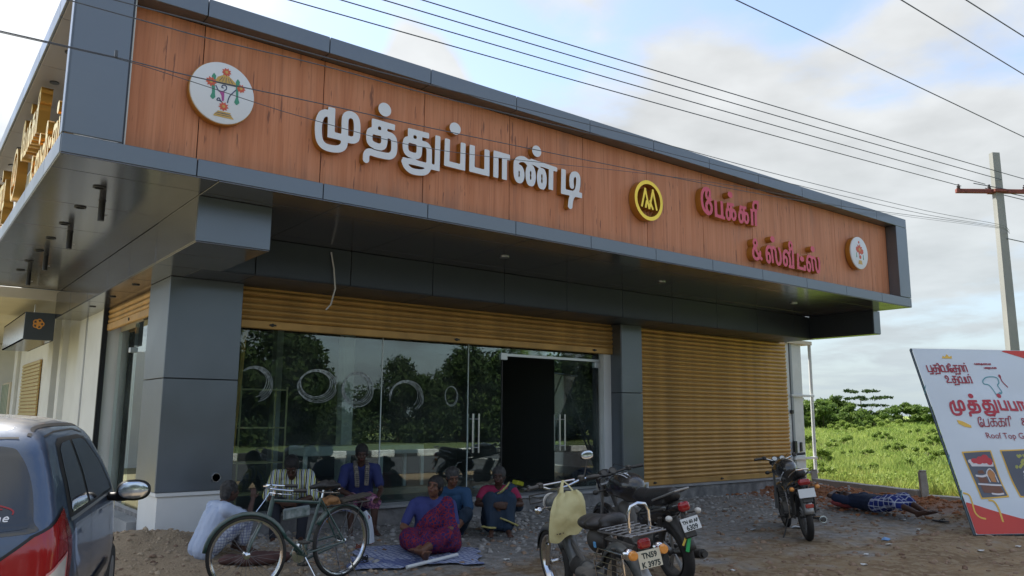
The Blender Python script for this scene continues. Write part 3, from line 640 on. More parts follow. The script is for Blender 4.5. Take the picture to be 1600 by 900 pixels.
# side fascia facing left
LJ=[7.0+1.235*k+.8 for k in range(7)]
for a,c in splits(FY+.024,14.97,LJ):
    panel('side_fascia_panel',FX0-.002,FX0+.02,a+G,c-G,FZ0,3.724,MACP); panel('side_fascia_panel',FX0-.002,FX0+.02,a+G,c-G,5.055,FZ1,MACP)
    panel('side_soffit_panel',FX0+.02,1.32,a+G,c-G,5.045,5.057,mat('brown_soffit',(.22,.20,.19),.5)); panel('side_ledge_panel',FX0+.02,1.32,a+G,c-G,3.712,3.724,MACP)
panel('side_fascia_panel',FX0-.002,FX0+.02,FY+.0,FY+.11,3.73,5.05,MACP); panel('side_fascia_panel',FX0-.002,FX0+.02,14.80,14.97,3.73,5.05,MACP)
b=MB(); b.b2(1.33,1.352,FY+.05,14.95,3.72,5.05); part('side_back_panel',b,MWHT)
for k in range(8):
    b=MB(); b.lathe([(.045,0),(.045,-.012),(.03,-.012)],(1.08,7.6+k*.92,5.045)); b.build('downlight',MBLK,SHOP)
# projecting end boxes and recessed bulkhead
BZ0,BZ1=3.12,3.552
panel('bulkhead_box_panel',2.12,2.83,7.52,7.54,BZ0,BZ1,MACP)
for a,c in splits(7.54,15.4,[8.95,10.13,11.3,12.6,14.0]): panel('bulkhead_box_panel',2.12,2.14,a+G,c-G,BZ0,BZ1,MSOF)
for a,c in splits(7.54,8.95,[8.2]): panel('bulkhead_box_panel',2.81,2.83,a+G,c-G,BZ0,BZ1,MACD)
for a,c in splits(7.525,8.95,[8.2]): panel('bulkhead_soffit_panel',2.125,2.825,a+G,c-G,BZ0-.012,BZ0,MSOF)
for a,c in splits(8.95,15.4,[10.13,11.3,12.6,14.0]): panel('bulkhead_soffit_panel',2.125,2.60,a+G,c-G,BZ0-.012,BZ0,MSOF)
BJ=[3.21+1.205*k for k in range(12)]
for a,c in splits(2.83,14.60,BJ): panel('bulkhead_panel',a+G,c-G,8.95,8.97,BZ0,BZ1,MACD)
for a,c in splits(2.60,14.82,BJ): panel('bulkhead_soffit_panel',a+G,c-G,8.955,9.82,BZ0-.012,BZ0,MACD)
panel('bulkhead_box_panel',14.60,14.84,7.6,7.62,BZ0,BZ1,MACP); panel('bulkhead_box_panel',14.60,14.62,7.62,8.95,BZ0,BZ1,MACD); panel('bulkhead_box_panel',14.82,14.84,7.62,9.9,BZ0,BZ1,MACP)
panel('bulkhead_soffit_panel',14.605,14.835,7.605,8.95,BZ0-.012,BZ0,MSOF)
b=MB(); b.b2(2.16,2.79,7.58,9.4,3.14,3.56); b.b2(2.65,14.78,9.0,9.9,3.14,3.56); part('beam_core',b,MGAP,smooth=0)
# ceiling downlights and hanging spot tubes
for y in (7.82,8.72,9.61,10.52,11.43,12.32,13.2):
    b=MB(); b.lathe([(.055,0),(.055,-.01),(.04,-.012),(.038,.02)],(1.33,y,FZ0-.012)); b.build('downlight',MBLK,SHOP)
for y in (10.56,11.86,13.18):
    b=MB(); b.lathe([(.045,0),(.045,-.01),(.03,-.01)],(2.3,y,BZ0-.012)); b.build('downlight',MBLK,SHOP)
for x,y in ((9.1,8.0),(6.1,8.0),(12.6,8.0)):
    b=MB(); b.lathe([(.06,0),(.06,-.012),(.045,-.012)],(x,y,FZ0-.012)); b.build('downlight',MSTL,SHOP)
for i,y in enumerate((8.31,10.01,11.73,13.27)):
    t=thing('hanging_spotlight',['nearest','second nearest','second farthest','farthest'][i]+' of four dark tube lamps hanging under the left canopy','lamp',(1.45,y,FZ0-.012))
    b=MB(); b.cyl((0,0,0),(0,0,-.2),.03,14); b.build('lamp_tube',MBLK,t); b=MB(); b.lathe([(.034,0),(.034,-.008),(.03,-.01)],(0,0,0)); b.build('ceiling_cup',MBLK,t); b=MB(); b.cyl((.03,0,-.14),(.055,0,-.14),.006,6); b.build('screw',MSTL,t)
# columns
def column_clad(x0,x1,y0,y1,z0,z1,zj):
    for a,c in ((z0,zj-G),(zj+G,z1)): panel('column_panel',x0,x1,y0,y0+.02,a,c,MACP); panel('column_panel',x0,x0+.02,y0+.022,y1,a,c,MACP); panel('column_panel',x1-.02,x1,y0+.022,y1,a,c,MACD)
    b=MB(); b.b2(x0+.025,x1-.025,y0+.03,y1,z0,z1); part('column_core',b,MGAP,smooth=0)
column_clad(2.46,3.31,9.6,10.5,.655,3.105,1.93); column_clad(9.865,10.365,9.6,9.93,.44,3.105,1.936)
b=MB(); b.b2(2.50,3.27,9.64,10.45,-.1,.60); part('column_base',b,MWHT); b=MB(); b.b2(2.47,3.29,9.61,10.45,.605,.65,bev=.006); part('column_trim',b,MWHT)
b=MB(); b.lathe([(.045,0),(.045,-.02),(.052,-.02),(.052,0)],(3.12,9.598,.80),(0,1,0),20); b.build('pipe_hole_ring',MSTL,SHOP); b=MB(); b.lathe([(.044,0),(.044,-.002)],(3.12,9.602,.80),(0,1,0),20); b.build('pipe_hole',MGAP,SHOP)
# white frame at the foot of the second column
b=MB(); 
for q in ((9.80,10.36,.40,.435),(9.80,9.83,.22,.40),(10.33,10.36,.22,.40),(10.06,10.08,.22,.40)): b.b2(q[0],q[1],9.50,9.53,q[2],q[3])
b.build('base_frame',MWHT,SHOP)
# plinth
def plinth(name,x0,x1,y0,y1,z0,z1):
    nx=int((x1-x0)/.05)+1; nz=8; xs=np.linspace(x0,x1,nx); zs=np.linspace(z0,z1,nz); X,Z=np.meshgrid(xs,zs,indexing='ij'); Y=y0+.04*(fnoise(X,Z,4.5,41)-.5)+.035*(fnoise(X,Z,12,42)-.5)
    v=np.stack([X.ravel(),Y.ravel(),Z.ravel()],1); i=np.arange(nx*nz).reshape(nx,nz); f=np.stack([i[:-1,:-1].ravel(),i[1:,:-1].ravel(),i[1:,1:].ravel(),i[:-1,1:].ravel()],1)
    npmesh(name,v,f,MPL,SHOP,smooth=80)
plinth('plinth_face',3.28,15.2,9.70,0,-.05,.30)
b=MB(); b.b2(3.28,15.2,9.76,10.0,-.1,.295); b.b2(2.6,3.27,10.5,15,-.1,.295); part('plinth',b,MPL)
b=MB(); b.b2(3.29,15.2,9.66,15.0,.298,.335,bev=.006); part('plinth_slab',b,MCEM)
# shutters
def slat_profile(x0,x1,pitch,m,name='slat'):
    k=('sl',round(x1-x0,2),m.name)
    if k not in _pc:
        b=MB(); n=7; vs=[];fs=[]
        for x in (x0,x1):
            for i in range(n):
                a=i/(n-1); vs.append((x,-.022*math.sin(PI*a)**.8+.008,a*pitch*.93))
        for i in range(n-1): fs.append((i,n+i,n+i+1,i+1))
        vs+=[(x0,.012,pitch*.93),(x1,.012,pitch*.93),(x0,.012,pitch),(x1,.012,pitch)]; o=2*n; fs+=[(o,o+1,o+3,o+2)]
        b.add(vs,fs); _pc[k]=b.build(name,m,link=False,smooth=50)
    return _pc[k]
def shutter(x0,x1,y,z0,z1,par,label=None):
    b=MB(); b.b2(x0,x1,y+.02,y+.03,z0,z1); s=b.build('roller_shutter',MGLDS,par,0)
    if label: s['label']=label
    b=MB(); b.b2(x0,x1,y-.018,y+.018,z0,z0+.105,bev=.01); b.build('bottom_rail',MGLDS,s)
    sl=slat_profile(x0,x1,.0765,MGLDS); z=z0+.108; i=0
    while z+.07<z1:
        q=inst(sl,'slat',s,(0,y,z)); q.rotation_euler=(random.uniform(-.035,.035),0,random.uniform(-.0006,.0006)); z+=.0765; i+=1
    for xx in (x0+.45,(x0+x1)/2,x1-.45):
        b=MB(); b.cyl((xx,y-.018,z0+.05),(xx,y-.03,z0+.05),.022,12); b.box((xx,y-.034,z0+.05),(.09,.012,.02),bev=.003); b.build('lock',MBLK,s)
    return s
shutter(3.33,9.865,9.83,2.595,3.14,SHOP,'raised golden roller shutter'); shutter(10.37,15.02,9.80,.335,3.14,SHOP,'closed golden roller shutter')
# side shutter (faces left), built facing front then turned
b=MB(); b.b2(0,2.78,.02,.03,2.77,3.14); s=b.build('roller_shutter',MGLDS,SHOP,0)
b=MB(); b.b2(0,2.78,-.018,.018,2.77,2.875,bev=.01); b.build('bottom_rail',MGLDS,s); sl=slat_profile(0,2.78,.0765,MGLDS)
for k in range(3): inst(sl,'slat',s,(0,0,2.878+k*.0765))
b=MB(); b.cyl((1.4,-.018,2.82),(1.4,-.03,2.82),.022,12); b.build('lock',MBLK,s)
s.rotation_euler=(0,0,-PI/2); s.location=(2.56,13.30,0)
# front glass
GY=9.97
def pane(x0,x1,name='glass_pane',z0=.345,z1=2.75,y=GY):
    b=MB(); b.b2(x0+.003,x1-.003,y,y+.01,z0,z1); return b.build(name,MGLS,SHOP,0)
for a,c in ((3.32,5.455),(5.455,6.928),(6.928,7.568)): pane(a,c)
d=pane(8.66,9.66,'glass_door',.36,2.45)
for par,x in ((SHOP,6.985),(d,8.72)):
    b=MB()
    for yy in (GY-.06,GY+.07):
        b.cyl((x,yy,.98),(x,yy,1.56),.014,12); b.cyl((x+.11,yy,.98),(x+.11,yy,1.56),.014,12)
    for zz in (1.06,1.48): b.cyl((x,GY-.06,zz),(x,GY+.07,zz),.008,8); b.cyl((x,GY-.06,zz),(x+.11,GY-.06,zz),.008,8)
    b.build('pull_handle',MSTL,par)
b=MB(); b.b2(7.568,9.69,GY-.02,GY+.03,2.46,2.50); part('door_transom',b,MSTL); b=MB(); b.b2(7.54,7.66,GY-.025,GY+.035,2.40,2.51,bev=.004); part('patch_fitting',b,MSTL); b=MB(); b.b2(9.56,9.69,GY-.025,GY+.035,2.36,2.455,bev=.004); part('patch_fitting',b,MSTL)
b=MB(); b.b2(7.56,7.575,GY-.01,GY+.02,.345,2.46); part('door_jamb',b,MBLK)
b=MB(); b.b2(7.57,9.69,GY+.002,GY+.008,2.505,2.75); b.build('glass_pane',MGLS,SHOP,0)
b=MB(); b.b2(9.69,9.864,9.87,10.05,.335,3.1); part('door_frame_wall',b,MWHT)
b=MB(); b.b2(8.7,9.64,GY-.02,GY+.02,.345,.38); b.build('bottom_rail',MSTL,d)
b=MB(); b.b2(5.449,5.461,GY-.003,GY+.013,.345,2.7); b.b2(6.922,6.934,GY-.003,GY+.013,.345,2.7); part('silicone_joint',b,mat('joint_pale',(.55,.62,.62),.4))
# marks brushed on the glass
MPAINT=mat('chalk_wash',(.34,.38,.39),.9,var=.5,vscale=24)
cx_=[(3.62,1.93,.20,.19,-1.2,2.2),(4.47,1.93,.235,.185,0,6.6),(5.06,1.90,.20,.20,.3,6.7),(5.83,1.80,.24,.21,-.6,3.2),(6.62,1.82,.115,.15,.4,6.9)]
for i,(x,z,rx,rz,a0,a1) in enumerate(cx_):
    st=[]
    r3=random.Random(i)
    for k in range(5 if i<4 else 2):
        q=[]; n=14; f=1+.07*k-.1; aa=a0+r3.uniform(-.3,.3); bb=a1+r3.uniform(-.5,.2)
        for j in range(n+1):
            a=aa+(bb-aa)*j/n; q.append((x+rx*f*math.cos(a)*(1+.03*math.sin(3*a+k))+.008*k,z+rz*f*math.sin(a)-.006*k))
        st.append(('c',q,.0022+.0035*r3.random()))
    o=relief('chalk_ring',st,.006,GY-.004,GY-.002,MPAINT,parent=SHOP)
# interior
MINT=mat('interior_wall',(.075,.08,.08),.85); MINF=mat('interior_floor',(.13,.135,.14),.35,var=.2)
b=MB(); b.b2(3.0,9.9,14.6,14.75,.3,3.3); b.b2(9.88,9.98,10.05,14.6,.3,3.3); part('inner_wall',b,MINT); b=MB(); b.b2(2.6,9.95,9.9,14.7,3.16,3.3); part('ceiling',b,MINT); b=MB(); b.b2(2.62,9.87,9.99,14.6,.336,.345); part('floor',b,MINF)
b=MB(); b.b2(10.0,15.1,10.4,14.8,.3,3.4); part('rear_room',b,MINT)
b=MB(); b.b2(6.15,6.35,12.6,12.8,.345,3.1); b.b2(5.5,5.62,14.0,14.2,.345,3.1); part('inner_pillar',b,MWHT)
# left face: glass, walls
b=MB(); b.b2(2.60,2.61,10.52,11.75,.345,2.75); b.build('glass_pane',MGLS,SHOP,0)
b=MB(); b.b2(2.72,2.73,11.75,13.3,.345,2.75); b.build('glass_pane',MGLS,SHOP,0)
b=MB(); b.b2(2.55,2.68,11.72,11.82,2.35,2.42,bev=.005); part('patch_fitting',b,MSTL)
b=MB(); b.b2(2.75,2.9,12.0,13.35,-.1,3.1); part('side_wall',b,MCRM); b=MB(); b.b2(2.50,2.9,13.38,13.50,-.1,3.12); part('shutter_guide',b,MWHT); b=MB(); b.b2(2.49,2.56,13.31,13.37,-.1,3.12); part('guide_rail',b,MGAP)
b=MB(); b.b2(2.52,3.0,13.52,15.4,-.1,3.11); part('side_wall',b,MWHT); b=MB(); b.b2(2.5,2.53,14.7,14.74,-.1,3.1); part('conduit',b,MSTL)
b=MB(); b.b2(2.61,2.62,10.5,12.5,.1,.345); b.b2(2.4,2.6,10.5,13.4,-.1,.25); part('side_step',b,MCEM)
b=MB(); b.b2(2.9,14.9,15.0,15.3,-.1,4.0); b.b2(15.02,15.07,10.2,15.3,-.1,4.0); part('outer_wall',b,MWHT)
# white steel frame and pipes at the right end
MPW=mat('white_paint',(.66,.68,.68),.5,var=.06)
b=MB(); b.b2(15.03,15.22,9.86,10.1,.0,3.25); part('end_wall',b,MPW)
b=MB(); b.b2(15.33,15.72,9.88,10.15,-.05,3.12); part('end_pilaster',b,MPW)
b=MB(); b.b2(15.24,15.31,9.84,9.92,.0,3.16); part('end_channel',b,mat('grey_paint',(.3,.33,.36),.5))
b=MB(); b.b2(15.1,16.05,9.80,10.1,3.12,3.2); part('end_lintel',b,MCRM)
b=MB(); b.cyl((16.02,9.85,0),(16.02,9.85,3.12),.035,12); part('drain_pipe',b,MPW)
b=MB(); 
for zz in (1.98,.66,.36): b.b2(15.2,16.05,9.80,9.84,zz,zz+.05,bev=.005)
part('cross_rail',b,MPW)
b=MB(); b.b2(15.18,15.28,9.78,9.83,.78,1.05,bev=.01); b.b2(15.50,15.58,9.85,9.875,.82,1.02,bev=.01); b.b2(15.16,15.24,9.8,9.85,1.62,1.70,bev=.01); part('meter_box',b,MBLK)
# dangling white cable under the canopy
b=MB(); b.tube([(4.13,8.93,3.5),(4.17,8.92,3.3),(4.19,8.9,3.05),(4.14,8.9,2.85),(4.08,8.9,2.78)],.009,6); o=b.build('dangling_cable',mat('cable_grey',(.55,.55,.55),.6)); tag(o,'pale cable dangling from the canopy in front of the raised shutter','cable')
# ---- things inside the shop
def simple(name,label,cat,bld,m,group=None):
    o=bld.build(name,m); return tag(o,label,cat,group)
MWD=mat('raw_wood',(.62,.33,.09),.6,var=.2,vscale=4,stretch=(1,1,.1)); MWHB=mat('white_box',(.6,.62,.6),.6); MCART=mat('carton',(.30,.22,.14),.8)
b=MB(); b.tube([(3.44,10.14,.35),(3.55,10.14,2.6)],.03,8); simple('bamboo_pole','orange wooden pole leaning behind the glass beside the corner column','pole',b,MWD)
t=thing('wire_rack','yellowish metal rack with open shelves behind the left glass pane','rack',(3.62,10.35,.345))
for x in (0,.62):
    for y in (0,.4): b=MB(); b.cyl((x,y,0),(x,y,1.55),.012,6); b.build('upright',mat('brass_paint',(.55,.47,.25),.5),t)
for z in (.15,.55,1.0,1.5):
    b=MB(); b.b2(0,.62,0,.4,z,z+.015); b.build('shelf',mat('brass_paint',(.55,.47,.25),.5),t)
def table(x,y,w,d,h,lab):
    t=thing('display_table',lab,'table',(x,y,.345)); b=MB(); b.b2(0,w,0,d,h-.14,h,bev=.01); b.build('tabletop',MWHB,t)
    for i in (0,1):
        for j in (0,1): q=MB(); q.b2(i*(w-.05),i*(w-.05)+.05,j*(d-.05),j*(d-.05)+.05,0,h-.14); q.build('leg',MWHB,t)
table(4.9,11.2,1.0,.6,.72,'white topped counter table behind the seated man in stripes'); table(6.2,11.3,.8,.6,.72,'white topped counter table behind the man in the blue shirt')
t=thing('plastic_crate','pale plastic crate on the shop floor behind the glass','crate',(4.25,10.4,.345)); b=MB(); b.b2(0,.42,0,.3,0,.30,bev=.01); b.build('body',MWHB,t); b=MB(); b.b2(-.01,.43,-.01,.31,.30,.33,bev=.01); b.build('lid',MWHB,t)
t=thing('wooden_planks','low stack of pale planks lying on the shop floor behind the glass','planks',(5.7,10.9,.345))
for k in range(3): b=MB(); b.b2(0,1.7,.02*k,.22+.02*k,.031*k,.03+.031*k); b.build('plank',mat('pale_plank',(.42,.33,.24),.7),t)
t=thing('grit_heap','low heap of grey rubble just inside the open shop doorway','rubble heap',(8.0,10.6,.345)); b=MB()
for k in range(26): r3=random.Random(k); b.ell((r3.uniform(-.4,.5),r3.uniform(-.2,.3),r3.uniform(0,.06)),(r3.uniform(.03,.1),r3.uniform(.03,.1),r3.uniform(.02,.06)),rot=(0,0,r3.random()*3),n=6,m=4)
b.build('rubble_pile',MS1,t); b=MB(); b.box((.32,-.1,.1),(.2,.12,.07),rot=(.1,.2,.4),bev=.01); b.build('yellow_packet',mat('yellow_pack',(.65,.65,.05),.5),t)
# ------------------------------------------------------------ neighbouring white building
NB=thing('neighbour_building','white plastered shop building adjoining on the left with pilasters and a small shutter','building',(0,0,0))
def npart(name,x0,x1,y0,y1,z0,z1,m,bev=.006): b=MB(); b.b2(x0,x1,y0,y1,z0,z1,bev=bev); return b.build(name,m,NB)
npart('wall',2.60,3.2,15.42,17.2,-.1,3.40,MWHT); npart('pilaster',2.50,2.75,16.9,17.2,-.1,3.38,MWHT); npart('wall',2.85,3.2,17.2,26,-.1,3.38,MWHT)
npart('pilaster',2.45,2.85,17.6,18.2,-.1,3.37,MWHT); npart('wall',2.52,2.84,18.25,22.9,-.1,3.36,MWHT); npart('pilaster',2.45,2.85,23,23.5,-.1,3.37,MWHT)
npart('porch_slab',.9,3.3,15.45,27,3.42,3.6,MCRM); npart('upper_wall',1.6,9,15.45,27,3.6,4.5,MWHT); npart('rear_wall',-3,2.8,26,26.3,-.1,3.4,MWHT)
npart('window_frame',2.42,2.50,23.6,25.2,.9,2.3,MCRM)
b=MB(); b.b2(2.49,2.505,19.3,22.0,0,2.65); ns=b.build('roller_shutter',MGLDS,NB,0); 
b=MB(); b.b2(0,.02,19.3,22.0,0,.055,bev=.012); ps=b.build('slat',mat('shutter_pale',(.52,.43,.2),.45,metal=.2),link=False)
for k in range(33): inst(ps,'slat',ns,(2.468,0,.08+k*.078))
for yy in range(5): b=MB(); b.cyl((2.40,23.8+.3*yy,.95),(2.40,23.8+.3*yy,2.25),.012,6); b.build('grille_bar',mat('grille_green',(.3,.4,.33),.5),NB)
SB=thing('box_sign','dark square box sign with an orange flower emblem projecting from the white wall','sign',(1.68,15.3,2.73)); b=MB(); b.b2(0,.44,0,.03,0,.46,bev=.005); b.build('front_panel',mat('dark_panel',(.05,.06,.07),.4),SB)
b=MB(); b.b2(-.0,.02,.03,3.0,0,.46); b.b2(.42,.44,.03,3.0,0,.46); b.b2(0,.44,.03,3.0,.44,.46); b.b2(0,.44,.03,3.0,0,.02); b.build('box_body',MSOF,SB)
relief('flower_emblem',[('r',.20+.045*math.cos(a),.27+.045*math.sin(a),.035,.035,.009) for a in (0,1.26,2.5,3.8,5.0)],.006,-.006,-.001,mat('orange_paint',(.7,.3,.06),.5),parent=SB)
b=MB(); b.cyl((.2,.6,.46),(.2,.6,.66),.01,6); b.cyl((.2,2.4,.46),(.2,2.4,.66),.01,6); b.build('hanger',MSTL,SB)
